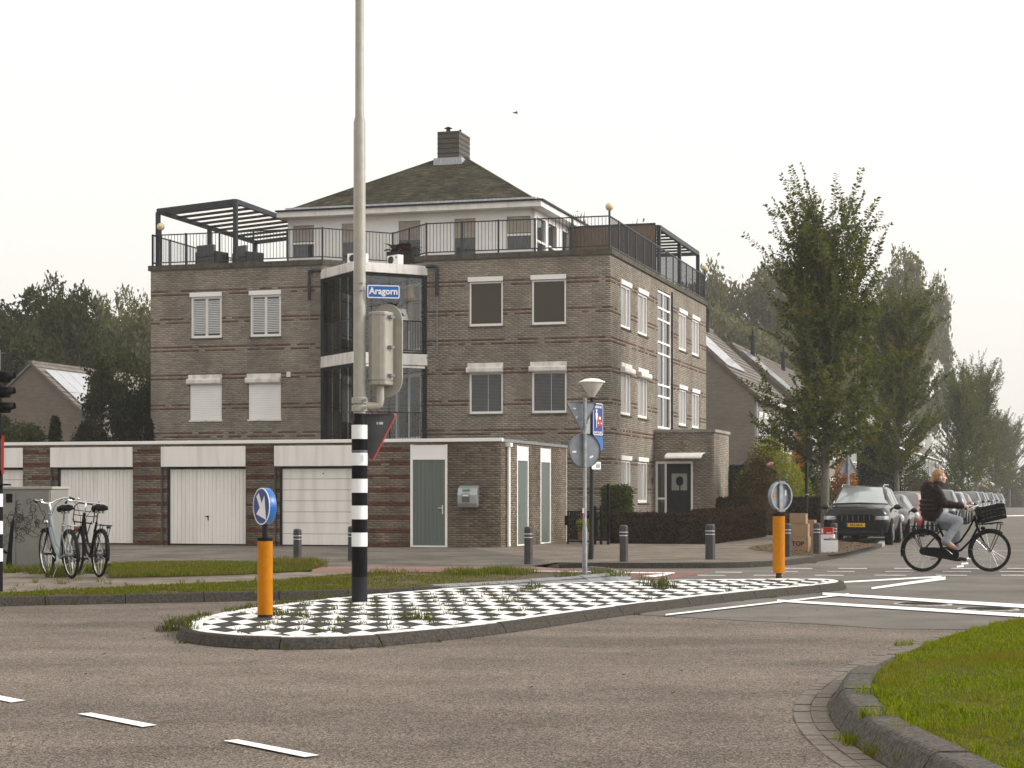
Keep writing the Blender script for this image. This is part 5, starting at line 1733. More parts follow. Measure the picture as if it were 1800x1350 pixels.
def tri_sign(name, loc, rz, size, label, group, back, rim, thick=.03, stickers=(), flip=False):
    """inverted triangle, plate in the local xz plane, back towards local -y; origin at the lower point"""
    t = empty(name, loc, rz, label, 'traffic sign', group)
    h_ = size * .866
    def corner(k, r_):
        A = [(-size / 2, h_), (size / 2, h_), (0, 0)]
        c_ = A[k]; cx_, cz_ = 0, h_ * 2 / 3
        d = Vector((cx_ - c_[0], cz_ - c_[1])).normalized()
        c2 = (c_[0] + d.x * 2 * r_, c_[1] + d.y * 2 * r_)
        a0 = math.degrees(math.atan2(c_[1] - cz_, c_[0] - cx_))
        return [(c2[0] + r_ * math.cos(R(a0 + q)), c2[1] + r_ * math.sin(R(a0 + q))) for q in (-60, -30, 0, 30, 60)]
    o1 = corner(2, .03) + corner(1, .03) + corner(0, .03)
    if flip: t.rotation_euler = (0, math.pi, rz)
    mb = MB(); mb.extr([(x_, 0, z_) for x_, z_ in o1], (0, .006, 0)); mb.build('plate', back, t)
    mb = MB(); n = len(o1); cz_ = h_ * 2 / 3
    ins = [(x_ * .93, cz_ + (z_ - cz_) * .93) for x_, z_ in o1]
    ring_ = [(x_, -thick * .6, z_) for x_, z_ in o1] + [(x_ * .985, -thick * .6, cz_ + (z_ - cz_) * .985) for x_, z_ in o1] + [(x_, thick * .6, z_) for x_, z_ in o1]
    mb.add(ring_, [(i, (i + 1) % n, n + (i + 1) % n, n + i) for i in range(n)] + [(i, (i + 1) % n, 2 * n + (i + 1) % n, 2 * n + i) for i in range(n)])
    mb.build('rim', rim, t)
    mb = MB()
    mb.add([(x_, .010, z_) for x_, z_ in o1] + [(x_ * .72, .010, cz_ + (z_ - cz_) * .72) for x_, z_ in o1], [(i, (i + 1) % n, n + (i + 1) % n, n + i) for i in range(n)]); mb.build('red_border', M['signred'], t)
    mb = MB(); mb.add([(x_ * .72, .0102, cz_ + (z_ - cz_) * .72) for x_, z_ in o1], [tuple(range(n))]); mb.build('white_face', M['signwhite'], t)
    for (sx, sz, w_, hh_, an) in stickers:
        mb = MB(); mb.obox((sx, -.004, sz), (w_, .002, hh_), Matrix.Rotation(an, 3, 'Y')); mb.build('sticker', M['signwhite'], t)
    return t
wy = (690 - 606) / sm
tri_sign('give_way_sign', (b0[0] + .14, b0[1] + .14, zof(812, sm)), R(-24), .66, 'dark backed give way triangle with a red rim behind the striped mast', 'give way triangles seen from behind', M['signgrey'], M['signred'], stickers=((.12, .46, .05, .03, 0), (.07, .46, .02, .03, 0)))

# ------------------------------------------------------------------ yellow island posts with blue discs
def arrow_disc(parent, c, rd, rz, thick, face_arrow=True):
    """lit round sign: drum with a blue front towards local -y"""
    root = empty('sign_disc', c, rz); root.parent = parent
    return root
def island_post(px, py, w_px, y_top, y_cap, disc_c, disc_r, rz, label, lab2, back):
    X, Y = gp(px, py, ZI); s = F / Y
    t = empty('island_post', (X, Y, ZI), 0, label, 'bollard', 'yellow posts on the traffic island')
    r_ = w_px / 2 / s
    zt = zof(y_top, s) - ZI; zf = .03 if not back else zof(1007, s) - ZI
    mb = MB(); mb.tube([(0, 0, zf), (0, 0, zt)], r_, 24); mb.build('sleeve', M['yellow'], t, smooth=True)
    mb = MB(); mb.tube([(0, 0, zt), (0, 0, zt + .035)], r_ * 1.03, 24); mb.build('cap', M['black'], t, smooth=True)
    mb = MB()
    if back: mb.tube([(0, 0, -.02), (0, 0, zf + .02)], [r_ * .55, r_ * .42], 12)
    else: mb.tube([(0, 0, -.02), (0, 0, .035)], r_ * .98, 20)
    mb.build('foot', M['dark'] if not back else pm('rusty_foot', (.05, .03, .02), (.10, .06, .04), scale=20, rough=.9), t)
    zc_ = zof(disc_c[1], s) - ZI
    dxl = (disc_c[0] - px) / s
    mb = MB(); mb.tube([(0, 0, zt), (0, 0, zc_ - disc_r + .03)], .032, 12); mb.build('neck', M['dark'], t)
    sg = empty('keep_right_sign', (X + dxl, Y, ZI + zc_), rz, lab2, 'traffic sign', 'round island signs')
    if not back:
        mb = MB(); mb.lathe([(disc_r, 0), (disc_r, .07), (disc_r * .96, .08)], 40, axis='y'); mb.build('drum', M['blue2'], sg, smooth=True)
        mb = MB(); mb.lathe([(disc_r, 0), (disc_r, -.006), (disc_r * .94, -.006), (disc_r * .94, 0)], 40, axis='y', caps=False); mb.build('white_rim', M['signwhite'], sg)
        mb = MB(); mb.lathe([(disc_r * .94, 0), (disc_r * .94, -.004)], 40, axis='y'); mb.build('blue_face', M['blue'], sg)
        k = disc_r / .2
        A = [(-.105, .125), (-.055, .15), (.022, .035), (.07, .11), (.085, -.135), (-.085, -.075), (-.022, -.01), ]
        A = [(-.115, .105), (-.06, .145), (.01, .03), (.075, .115), (.115, -.145), (-.12, -.085), (-.035, -.015)]
        mb = MB(); mb.extr([(a * k, -.0045, b * k) for a, b in A], (0, -.002, 0)); mb.build('arrow', M['signwhite'], sg)
    else:
        mb = MB(); mb.lathe([(disc_r, -.05), (disc_r, .03)], 40, axis='y', caps=False); mb.lathe([(disc_r, -.05), (disc_r * .9, -.05), (disc_r * .9, -.005)], 40, axis='y', caps=False); mb.build('rim', M['steel'], sg, smooth=True)
        mb = MB(); mb.lathe([(disc_r * .99, 0), (disc_r * .99, .02)], 40, axis='y'); mb.build('plate', M['signback'], sg)
        mb = MB(); mb.lathe([(disc_r, .021), (disc_r, .034)], 40, axis='y'); mb.build('blue_face', M['blue'], sg)
        mb = MB(); mb.box(-.035, -.035, -disc_r * 1.02, .035, -.006, disc_r * 1.02); mb.build('strap', M['steel'], sg, bevel=.006)
        for z_ in (-disc_r * .98, disc_r * .9):
            mb = MB(); mb.box(-.06, -.06, z_ - .02, .06, -.01, z_ + .03); mb.build('clamp', M['signback'], sg)
        mb = MB(); mb.box(-disc_r * .85, -.004, -.02, -disc_r * .45, -.001, .03); mb.build('orange_sticker', M['yellow'], sg)
        mb = MB(); mb.box(disc_r * .5, -.004, .01, disc_r * .62, -.001, .09); mb.build('white_sticker', M['signwhite'], sg)
island_post(466, 1085, 27, 951, 945, (460, 890), .19, R(-56), 'yellow cylindrical post at the near end of the island', 'round blue keep-right sign with a white arrow on the near yellow post', False)
island_post(1369, 1016, 21.5, 907, 903, (1370.5, 872), .222, R(36), 'yellow cylindrical post with a chipped foot at the far end of the island', 'round grey sign back with steel rim on the far yellow post', True)

# ------------------------------------------------------------------ galvanised signpost
X, Y = gp(1028, 1008, .1); s = F / Y
t = empty('sign_post', (X, Y, .1), 0, 'galvanised steel signpost on the bare end of the verge', 'signpost')
def zz(y_): return zof(y_, s) - .1
mb = MB(); mb.tube([(0, 0, -.05), (0, 0, zz(930)), (0, 0, zz(925)), (0, 0, zz(700))], [.041, .041, .029, .028], 16); mb.build('pole', M['steel'], t, smooth=True)
for y_ in (704, 751, 765, 822):
    mb = MB(); mb.tube([(0, 0, zz(y_) - .015), (0, 0, zz(y_) + .015)], .034, 12); mb.build('clamp', M['signback'], t)
mb = MB(); mb.box(-.042, -.042, zz(902), -.01, -.038, zz(893)); mb.build('sticker', M['signwhite'], t)
tri_sign('give_way_sign', (X - .05, Y + .05, .1 + zz(759)), R(24), .56, 'grey backed give way triangle above a round sign on the galvanised post', 'give way triangles seen from behind', M['signback'], M['signback'], stickers=((-.13, .38, .05, .02, .2), (-.09, .24, .05, .014, -.9)))
sg = empty('round_sign', (X + .0, Y + .045, .1 + zz(792)), R(24), 'round grey sign back with white stickers on the galvanised post', 'traffic sign')
rd = 30.5 / s
mb = MB(); mb.lathe([(rd, 0), (rd, .008)], 40, axis='y'); mb.build('plate', M['signback'], sg)
mb = MB(); mb.lathe([(rd, -.016), (rd * 1.01, .02), (rd * .975, .02), (rd * .975, -.016)], 40, axis='y'); mb.v = mb.v; mb.f = mb.f[:-2]; mb.build('rim', M['steel'], sg, smooth=True)
mb = MB(); mb.lathe([(rd * 1.005, .021), (rd * 1.005, .028)], 40, axis='y'); mb.build('red_face', M['signred'], sg)
for (sx, sz, an) in ((-.19, -.02, 0), (.12, -.1, -.4)):
    mb = MB(); mb.obox((sx, -.004, sz), (.07, .002, .028), Matrix.Rotation(an, 3, 'Y')); mb.build('sticker', M['signwhite'], sg)

# ------------------------------------------------------------------ black street lamp with cone head and signs
X, Y = gp(1040.5, 984, .1); s = F / Y
t = empty('street_lamp', (X, Y, .1), 0, 'black street lamp with a pale cone lamp head beside the garage corner', 'street lamp')
def zz(y_): return zof(y_, s) - .1
mb = MB(); mb.tube([(-.03, 0, -.03), (-.015, 0, zz(958)), (-.012, 0, zz(955)), (0, 0, zz(712)), (0, 0, zz(697))], [.055, .055, .044, .036, .03], 16); mb.build('pole', M['dark'], t, smooth=True)
mb = MB(); mb.lathe([(.04, zz(699)), (.07, zz(695)), (.235, zz(673)), (.24, zz(671))], 28); mb.build('lamp_shade', pm('opal_shade', (.52, .49, .43), (.62, .59, .53), scale=4, rough=.35), t, smooth=True)
mb = MB(); mb.lathe([(.262, zz(672.5)), (.262, zz(671)), (.13, zz(666)), (.03, zz(665))], 28); mb.build('lamp_cap', M['white'], t, smooth=True)
mb = MB(); mb.lathe([(.045, zz(703)), (.045, zz(698.5))], 12); mb.build('lamp_neck', M['black'], t)
# cycle street sign
sg = empty('cycle_street_sign', (X + .02, Y - .07, .1 + zz(765)), R(62), 'blue cycle street sign with a white cyclist and red car on the lamp post', 'traffic sign')
W, Hh = .46, .64
mb = MB(); mb.extr([(x_, 0, z_) for x_, z_ in rrect(W, Hh, .04)], (0, .025, 0)); mb.build('plate', M['blue'], sg)
mb = MB(); o1 = rrect(W - .01, Hh - .01, .04); o2 = rrect(W - .04, Hh - .04, .03); n = len(o1)
mb.add([(x_ + .005, -.002, z_ + .005) for x_, z_ in o1] + [(x_ + .02, -.002, z_ + .02) for x_, z_ in o2], [(i, (i + 1) % n, n + (i + 1) % n, n + i) for i in range(n)]); mb.build('border', M['signwhite'], sg, fix=False)
TM = lambda cx_, cz_: Matrix.Translation((cx_, -.002, cz_)) @ Matrix.Rotation(R(90), 4, 'X')
text_mesh('lettering', 'fietsstraat', .085, M['signwhite'], sg, TM(W / 2, Hh - .07), bold=.001)
text_mesh('lettering', 'auto te gast', .075, M['signwhite'], sg, TM(W / 2, .065), bold=.001)
mb = MB(); mb.box(.20, -.004, .20, .40, -.001, .31); mb.extr([(.225, -.001, .31), (.375, -.001, .31), (.35, -.001, .39), (.25, -.001, .39)], (0, -.003, 0)); mb.box(.21, -.004, .17, .25, -.001, .2); mb.box(.35, -.004, .17, .39, -.001, .2); mb.build('car_symbol', M['signred'], sg)
mb = MB(); mb.box(.215, -.006, .23, .25, -.0045, .26); mb.box(.35, -.006, .23, .385, -.0045, .26); mb.extr([(.245, -.0045, .32), (.355, -.0045, .32), (.34, -.0045, .37), (.26, -.0045, .37)], (0, -.001, 0)); mb.build('car_detail', M['signwhite'], sg)
mb = MB(); mb.lathe([(.032, 0), (.032, .003)], 14, (.15, -.006, .49), 'y'); mb.extr([(.10, -.003, .43), (.13, -.003, .455), (.17, -.003, .455), (.20, -.003, .43), (.185, -.003, .32), (.165, -.003, .3), (.16, -.003, .15), (.14, -.003, .15), (.135, -.003, .3), (.115, -.003, .32)], (0, -.005, 0)); mb.build('cyclist_symbol', M['signwhite'], sg)
sg2 = empty('zone_sign', (X - .05, Y + .0, .1 + zz(763)), R(-52), 'white sign facing left on the cone-headed lamp post', 'traffic sign')
mb = MB(); mb.extr([(x_ - .2, 0, z_) for x_, z_ in rrect(.22, .6, .03)], (0, .02, 0)); mb.build('plate', M['signwhite'], sg2)
mb = MB(); mb.box(-.15, -.003, .2, -.06, -.001, .4); mb.build('symbol', M['signgrey'], sg2)
sg3 = empty('sub_plate', (X + .02, Y - .07, .1 + zz(790)), R(62), 'small blue sign under the cycle street sign', 'traffic sign')
mb = MB(); mb.extr([(x_, 0, z_) for x_, z_ in rrect(.46, .25, .02)], (0, .015, 0)); mb.build('plate', M['blue2'], sg3)
sg4 = empty('bottom_plate', (X + .0, Y - .07, .1 + zz(825)), R(55), 'small white sign with black symbols low on the cone-headed lamp post', 'traffic sign')
mb = MB(); mb.extr([(x_, 0, z_) for x_, z_ in rrect(.32, .15, .015)], (0, .012, 0)); mb.build('plate', M['signwhite'], sg4)
mb = MB()
for k in range(3): mb.lathe([(.012, 0), (.012, .002)], 8, (.17 + k * .045, -.003, .105), 'y'); mb.box(.158 + k * .045, -.003, .03, .182 + k * .045, -.001, .09)
mb.build('symbols', M['black'], sg4)

# ------------------------------------------------------------------ bollards
def bollard(px, py, h_, label, wd=.16, rz=0.0):
    X, Y = gp(px, py, .1)
    t = empty('bollard', (X, Y, .1), rz, label, 'bollard', 'black bollards along the pavement')
    r_ = wd / 2 / math.cos(R(22.5))
    mb = MB()
    def sec(r__, z_): return [(r__ * math.cos(R(22.5 + 45 * k)), r__ * math.sin(R(22.5 + 45 * k)), z_) for k in range(8)]
    vs = []
    zs = [(-.05, 1), (h_ - .215, .985), (h_ - .21, .94), (h_ - .195, .94), (h_ - .19, .985), (h_ - .15, .985), (h_ - .145, .94), (h_ - .13, .94), (h_ - .125, .985), (h_ - .035, .98), (h_ - .012, .86), (h_, .5)]
    for z_, k in zs: vs += sec(r_ * k, z_)
    fs = []
    for i in range(len(zs) - 1):
        for k in range(8): fs.append((i * 8 + k, i * 8 + (k + 1) % 8, (i + 1) * 8 + (k + 1) % 8, (i + 1) * 8 + k))
    fs.append(tuple((len(zs) - 1) * 8 + k for k in range(8)))
    mb.add(vs, fs); mb.build('post', M['boll'], t, bevel=.004)
    for z_ in (h_ - .2025, h_ - .1375):
        mb = MB(); mb.tube([(0, 0, z_ - .006), (0, 0, z_ + .006)], r_ * .955, 16); mb.build('reflector_ring', M['signwhite'], t)
        mb = MB(); mb.box(wd * .36, -wd * .3, z_ - .008, wd * .482, wd * .1, z_ + .008); mb.build('red_reflector', M['signred'], t)
M['boll'] = pm('bollard_plastic', (.024, .022, .023), (.042, .039, .04), scale=7, rough=.6)
bollard(523, 985, .62, 'short black bollard in the grass in front of the white sectional garage door')
bollard(619, 986, .68, 'black bollard mostly hidden behind the striped mast foot')
bollard(929, 992, .70, 'black bollard near the garage corner, left of the galvanised signpost')
bollard(1096.5, 988, .71, 'black bollard beside the black lamp post, in front of the brown hedge')
bollard(1248.5, 984, .71, 'black bollard at the corner of the brown hedge', .19)
bollard(1384, 979, .70, 'black bollard just right of the far yellow post')
bollard(1436, 974, .68, 'black bollard between the cardboard boxes and the white crate', .16)
bollard(1466, 962, .60, 'dark bollard behind the red box in front of the black car', .16)

# ------------------------------------------------------------------ left edge: cabinet, cycle stand, signal
X, Y = gp(91, 1004, .1); s = F / Y
M['cab'] = pm('cabinet_paint', (.165, .163, .146), (.225, .22, .20), scale=2.5, rough=.5)
t = empty('utility_cabinet', (X, Y, .1), -ANG, 'grey green utility cabinet with scribbled graffiti at the left edge', 'utility cabinet')
Wc, Hc = 1.62, 1.42
mb = MB(); mb.box(-Wc, 0, .03, 0, .55, Hc - .05); cbn = mb.build('body', M['cab'], t, bevel=.012)
mb = MB(); mb.box(-Wc - .02, -.02, Hc - .05, .02, .57, Hc); mb.build('lid', M['pole'], t, bevel=.012)
mb = MB(); mb.box(-Wc, .02, -.04, 0, .53, .03); mb.build('plinth', M['dark'], t)
for a, b in ((-.66, -.06), (-1.30, -.68)):
    mb = MB(); mb.box(a, -.012, .09, b, .0, Hc - .1); dd = mb.build('door', M['cab'], t, bevel=.006)
mb = MB(); mb.box(-.055, -.014, .06, .0, -.001, Hc - .06); mb.build('corner_strip', M['pole'], t)
mb = MB()
rg = random.Random(12)
for _ in range(30):
    p = Vector((rg.uniform(-1.0, -.2), -.0135, rg.uniform(.6, .98)))
    a = rg.uniform(0, 6.28); pts = [p.copy()]
    for k in range(rg.randint(10, 26)):
        a += rg.uniform(-.7, 1.5)
        p = p + Vector((math.cos(a) * .032, 0, math.sin(a) * .03)); p.x = min(-.1, max(-1.1, p.x)); pts.append(p.copy())
    mb.tube(pts, .0042 if rg.random() < .8 else .007, 4)
mb.build('graffiti', pm('spray_paint', (.05, .05, .045), rough=.9), t, kind='stuff')

X, Y = gp(22, 1003, .1)
t = empty('cycle_stand', (X, Y, .1), R(-6), 'black steel cycle stand with wheel hoops in front of the cabinet', 'cycle stand')
mb = MB(); mb.tube([(-.05, 0, -.03), (-.03, 0, .3), (.02, 0, .75), (.09, 0, 1.08), (.13, 0, 1.2), (.17, .0, 1.26)], [.075, .062, .058, .05, .04, .025], 10); mb.build('upright', M['black'], t, smooth=True)
mb = MB(); mb.tube([(-.7, 0, .45), (-.3, 0, .40), (-.04, 0, .28)], .035, 8); mb.tube([(-.1, -.1, .01), (.35, .1, .01)], .03, 8); mb.build('cross_bar', M['black'], t)
def hoop(c, r_, rz, sc=1.5):
    pts = [(c[0] + r_ * math.cos(a) * math.cos(rz), c[1] + r_ * math.cos(a) * math.sin(rz), c[2] + r_ * sc * math.sin(a)) for a in [2 * math.pi * k / 16 for k in range(16)]]
    m_ = MB(); m_.tube(pts, .013, 6, closed=True); return m_
for c, r_ in (((.19, 0, 1.14), .06), ((.13, -.05, 1.12), .05), ((-.36, -.03, .58), .07), ((.42, .05, .17), .07), ((.55, .05, .17), .07)):
    hoop(c, r_, .5).build('wheel_hoop', M['signgrey'], t, smooth=True)
mb = MB(); mb.box(-.10, -.05, 1.15, .02, .05, 1.3); mb.box(.10, -.04, 1.2, .2, .04, 1.34); mb.build('lock_head', M['black'], t, bevel=.01)
mb = MB(); mb.tube([(.3, 0, .55), (.36, 0, .42), (.45, 0, .3), (.47, 0, .02)], .02, 6); mb.tube([(.3, 0, .55), (.33, 0, .02)], .012, 6); mb.build('side_guide', M['black'], t)

YL = 24.6
s = F / YL
def xz(px, py): return ((px - CX) / s, zof(py, s))
x_, _ = xz(-6, 900)
t = empty('striped_mast', (x_, YL, .1), 0, 'black and white striped signal mast cut by the left picture edge', 'traffic mast')
mb = MB(); mb.tube([(0, 0, -.05), (0, 0, 1.45), (0, 0, 3.2)], [.08, .08, .05], 20); mb.build('pole', M['blackgloss'], t, smooth=True)
for k in range(5):
    z_ = xz(0, 880 + k * 48)[1] - .1
    if z_ > .25:
        mb = MB(); mb.tube([(0, 0, z_ - .08), (0, 0, z_ + .09)], .0815, 20, caps=False); mb.build('stripe_band', M['signwhite'], t, smooth=True)
mb = MB(); mb.box(-.08, -.08, xz(0, 852)[1] - .1 - .012, .17, .08, xz(0, 852)[1] - .1 + .012); mb.build('top_plate', M['black'], t)
hx, hz = xz(-2, 745)
t = empty('traffic_signal', (hx, YL - .02, hz), 0, 'black three-lamp traffic signal in profile at the left picture edge', 'traffic signal')
mb = MB(); mb.box(-.16, -.12, 0, .02, .12, .86); mb.build('housing', M['black'], t, bevel=.02)
for k in range(3):
    z_ = .135 + k * .2
    c = (.02, 0, z_ + .06)
    mb = MB()
    n = 18
    vs, fs = [], []
    for i in range(n + 1):
        a = R(-35 + 250 * i / n)
        for (L_, r_) in ((0, .085), (.19 - .07 * (math.sin(a) < 0), .08)):
            vs.append((c[0] + L_, c[1] + r_ * math.cos(a), c[2] + r_ * math.sin(a)))
    for i in range(n): fs.append((2 * i, 2 * i + 1, 2 * i + 3, 2 * i + 2))
    mb.add(vs, fs); hv = mb.build('visor', M['black'], t, fix=False, smooth=True)
    so_ = hv.modifiers.new('s', 'SOLIDIFY'); so_.thickness = .006
    mb = MB(); mb.lathe([(.075, 0), (.075, .02)], 16, (.015, 0, z_ + .06), 'x'); mb.build('lens', M['pane'], t)
mb = MB(); mb.cyl((.02, 0, .7), (.02, 0, .97), .006); mb.build('aerial', M['steel'], t)
sx_, sz_ = xz(4, 833)
t = empty('warning_sign', (sx_, YL - .05, sz_), R(-68), 'red rimmed sign seen edge-on at the left picture edge', 'traffic sign')
mb = MB(); mb.extr([(-.20, 0, .0), (.03, 0, .0), (.06, 0, .5), (-.2, 0, .5)], (0, .03, 0)); mb.build('plate', M['signred'], t)
mb = MB(); mb.extr([(-.17, -.004, .05), (.0, -.004, .04), (.02, -.004, .46), (-.17, -.004, .46)], (0, .002, 0)); mb.build('face', M['signwhite'], t)

# ------------------------------------------------------------------ boxes put out by the bollards
def carton(px, py, w_, d_, h_, rz, label, z=.113, m='card', flaps=False, name='cardboard_box', cat='box', group='boxes put out on the pavement corner'):
    X, Y = gp(px, py, .1)
    t = empty(name, (X, Y, z), rz, label, cat, group)
    mb = MB(); mb.box(-w_ / 2, 0, 0, w_ / 2, d_, h_); mb.build('carton', M[m], t, bevel=.006)
    mb = MB(); mb.box(-w_ / 2 - .001, d_ / 2 - .03, h_ - .001, w_ / 2 + .001, d_ / 2 + .03, h_ + .002); mb.build('tape', M['blind_tan'], t)
    if flaps:
        mb = MB(); mb.obox((0, -.04, h_ + .05), (w_, .005, .13), Matrix.Rotation(R(35), 3, 'X')); mb.build('flap', M[m], t)
    return t
rz0 = -ANG
b1 = carton(1405, 972, .40, .42, .345, rz0, 'lowest cardboard box, printed with black lettering')
text_mesh('lettering', 'TOP', .14, M['black'], b1, Matrix.Translation((-.03, -.004, .19)) @ Matrix.Rotation(R(90), 4, 'X'), bold=.003)
mb = MB(); mb.box(-.12, -.005, .118, .05, -.001, .124)
for c in ((-.17, .30), (-.17, .03), (.15, .30), (.15, .03)): mb.obox((c[0], -.003, c[1]), (.05, .003, .012), Matrix.Rotation(.7, 3, 'Y'))
mb.box(-.1, -.005, .045, -.04, -.001, .055); mb.box(.0, -.005, .045, .06, -.001, .055); mb.build('print', M['black'], b1)
carton(1405, 972, .38, .36, .285, rz0 + .02, 'middle cardboard box of the stack on the pavement', .113 + .347)
carton(1402, 972, .36, .30, .225, rz0 - .03, 'top cardboard box of the stack beside the far yellow post', .113 + .635)
carton(1424, 969, .20, .38, .70, rz0, 'tall narrow cardboard box behind the stack of boxes')
cr = empty('storage_box', gp(1458, 972, .1) + (.113,), rz0 + .1, 'white open storage box with odds and ends between two bollards', 'box', 'boxes put out on the pavement corner')
mb = MB()
w_, d_, h_ = .36, .30, .27
for (x0, y0, x1, y1) in ((-w_ / 2, 0, w_ / 2, .01), (-w_ / 2, d_ - .01, w_ / 2, d_), (-w_ / 2, .01, -w_ / 2 + .01, d_ - .01), (w_ / 2 - .01, .01, w_ / 2, d_ - .01)): mb.box(x0, y0, 0, x1, y1, h_)
mb.box(-w_ / 2 + .01, .01, 0, w_ / 2 - .01, d_ - .01, .02); mb.build('box_walls', M['signwhite'], cr)
mb = MB(); mb.box(-.13, .06, .02, -.02, .2, .30); mb.build('blue_packet', M['blue'], cr)
mb = MB(); mb.ball((.03, .15, .27), .06, 10, 8); mb.box(.07, .05, .02, .15, .25, .31); mb.build('contents', M['card'], cr)
rbx = empty('red_box', gp(1453, 968, .1) + (.113,), rz0, 'red printed box standing behind the white storage box', 'box', 'boxes put out on the pavement corner')
mb = MB(); mb.box(-.15, 0.08, 0, .15, .4, .36); mb.build('lower_box', M['signwhite'], rbx)
mb = MB(); mb.box(-.14, .09, .361, .13, .36, .52); mb.build('carton', M['signred'], rbx, bevel=.005)
mb = MB()
for k in range(3): mb.box(-.01 + k * .04, .085, .385, .02 + k * .04, .089, .41)
mb.box(-.13, .085, .385, -.09, .089, .5); mb.build('print', M['signwhite'], rbx)

# ------------------------------------------------------------------ more posts up the side street
def far_post(name, px, py, ytop, r_, m, label, cat='signpost'):
    X, Y = gp(px, py, .1); s = F / Y
    t = empty(name, (X, Y, .1), 0, label, cat)
    h_ = zof(ytop, s) - .1
    mb = MB(); mb.tube([(0, 0, -.03), (0, 0, h_)], r_, 10); mb.build('pole', m, t, smooth=True)
    mb = MB(); mb.tube([(0, 0, 0), (0, 0, .05)], r_ * 2.2, 10); mb.build('foot', M['concrete'], t)
    return t, X, Y, s, h_
t, X, Y, s, h_ = far_post('sign_post', 1491, 947, 800, .033, M['steel'], 'thin grey signpost in front of the parked black car')
tri_sign('triangle_sign', (X, Y + .045, zof(800, s)), R(20), .62, 'grey backed triangle on the thin post in front of the black car', 'give way triangles seen from behind', M['signback'], M['signback'], flip=True)
t, X, Y, s, h_ = far_post('street_lamp', 1417.5, 941, 560, .055, M['dark'], 'tall black lamp post behind the cardboard boxes, rising into the street tree', 'street lamp')
mb = MB(); mb.lathe([(.03, h_), (.2, h_ + .22), (.24, h_ + .24), (.12, h_ + .32), (.02, h_ + .34)], 20); mb.build('lamp_head', M['white'], t, smooth=True)
z_ = zof(812, s) - .1
mb = MB(); mb.box(.06, -.01, z_ + .05, .20, .01, z_ + .75); mb.build('blue_panel', M['blue2'], t)
mb = MB(); mb.tube([(0, 0, zof(869, s) - .12), (0, 0, zof(869, s) - .08)], .08, 10); mb.build('clamp_band', M['steel'], t)
X2, Y2 = (1490 - CX) / 48, F / 48
t = empty('parking_sign', (X2, Y2, .1), R(5), 'small green sign half hidden in the street tree', 'traffic sign')
zb = zof(797, 48) - .1
mb = MB(); mb.box(-.2, 0, zb, .2, .03, zb + .5); mb.build('plate', pm('sign_green', (.01, .08, .035), rough=.4), t)
mb = MB(); mb.tube([(-.08, -.005, zb + .3), (-.04, -.005, zb + .26), (.04, -.005, zb + .26), (.08, -.005, zb + .3)], .012, 5); mb.box(-.12, -.005, zb + .1, .12, 0, zb + .13); mb.build('symbol', M['signwhite'], t)
mb = MB(); mb.tube([(0, .05, -.03), (0, .05, zb + .5)], .03, 8); mb.build('pole', M['steel'], t)

# garden gate and fence beside the garage
g0 = gp(997, 957, .1)
fg = Fr(*g0)
t = empty('garden_gate', g0 + (.1,), -ANG, 'black wire mesh garden gate beside the garage side wall', 'gate')
hg = .88
mb = MB()
for x_ in (0, .62): mb.box(x_, -.02, 0, x_ + .04, .02, hg)
mb.box(.04, -.02, .06, .62, .02, .1); mb.box(.04, -.02, hg - .04, .62, .02, hg); mb.build('gate_frame', M['black'], t)
mb = MB()
for k in range(12): mb.box(.04 + k * .05, -.004, .1, .046 + k * .05, .004, hg - .04)
for k in range(8): mb.box(.04, -.003, .12 + k * .1, .62, .003, .126 + k * .1)
mb.build('wire_mesh', M['black'], t, kind='stuff')
mb = MB(); mb.box(-.06, -.04, .5, .0, .04, .75); mb.build('latch', M['black'], t)
t = empty('garden_fence', fg.w(.72, 0) + (.1,), -ANG, 'black steel fence posts and rails behind the black lamp post', 'fence')
for x_, h_ in ((0, 1.0), (.16, 1.02), (.35, 1.58)):
    mb = MB(); mb.box(x_, -.03, 0, x_ + .06, .03, h_); mb.build('fence_post', M['black'], t)
mb = MB(); mb.box(.06, -.015, .9, .35, .015, .94); mb.box(.06, -.015, .1, .35, .015, .14); mb.build('rail', M['black'], t)
# ------------------------------------------------------------------ cars
def paint(name, c, rough=.28):
    return pm(name, tuple(q * .95 for q in c), tuple(min(1, q * 1.05) for q in c), scale=3, rough=rough, coat=.75, spec=.05)
M['carglass'] = pm('car_glass', (.10, .105, .11), (.16, .165, .17), scale=1.5, rough=.04, spec=.8, metal=.35)
M['screen'] = pm('windscreen', (.42, .45, .45), (.55, .58, .58), scale=1.2, rough=.08, spec=.8, metal=.6)  # pale metallic base stands in for sky reflected in the glass
M['lamp'] = pm('lamp_glass', (.35, .36, .37), (.6, .6, .6), scale=20, rough=.08, spec=.8)
M['tail'] = pm('tail_lamp', (.16, .008, .008), (.24, .012, .012), scale=20, rough=.1)
M['plate_y'] = pm('plate_yellow', (.62, .36, .012), (.68, .40, .02), rough=.4)
M['rim'] = pm('alloy', (.20, .20, .21), (.30, .30, .31), scale=20, rough=.3, metal=.8)

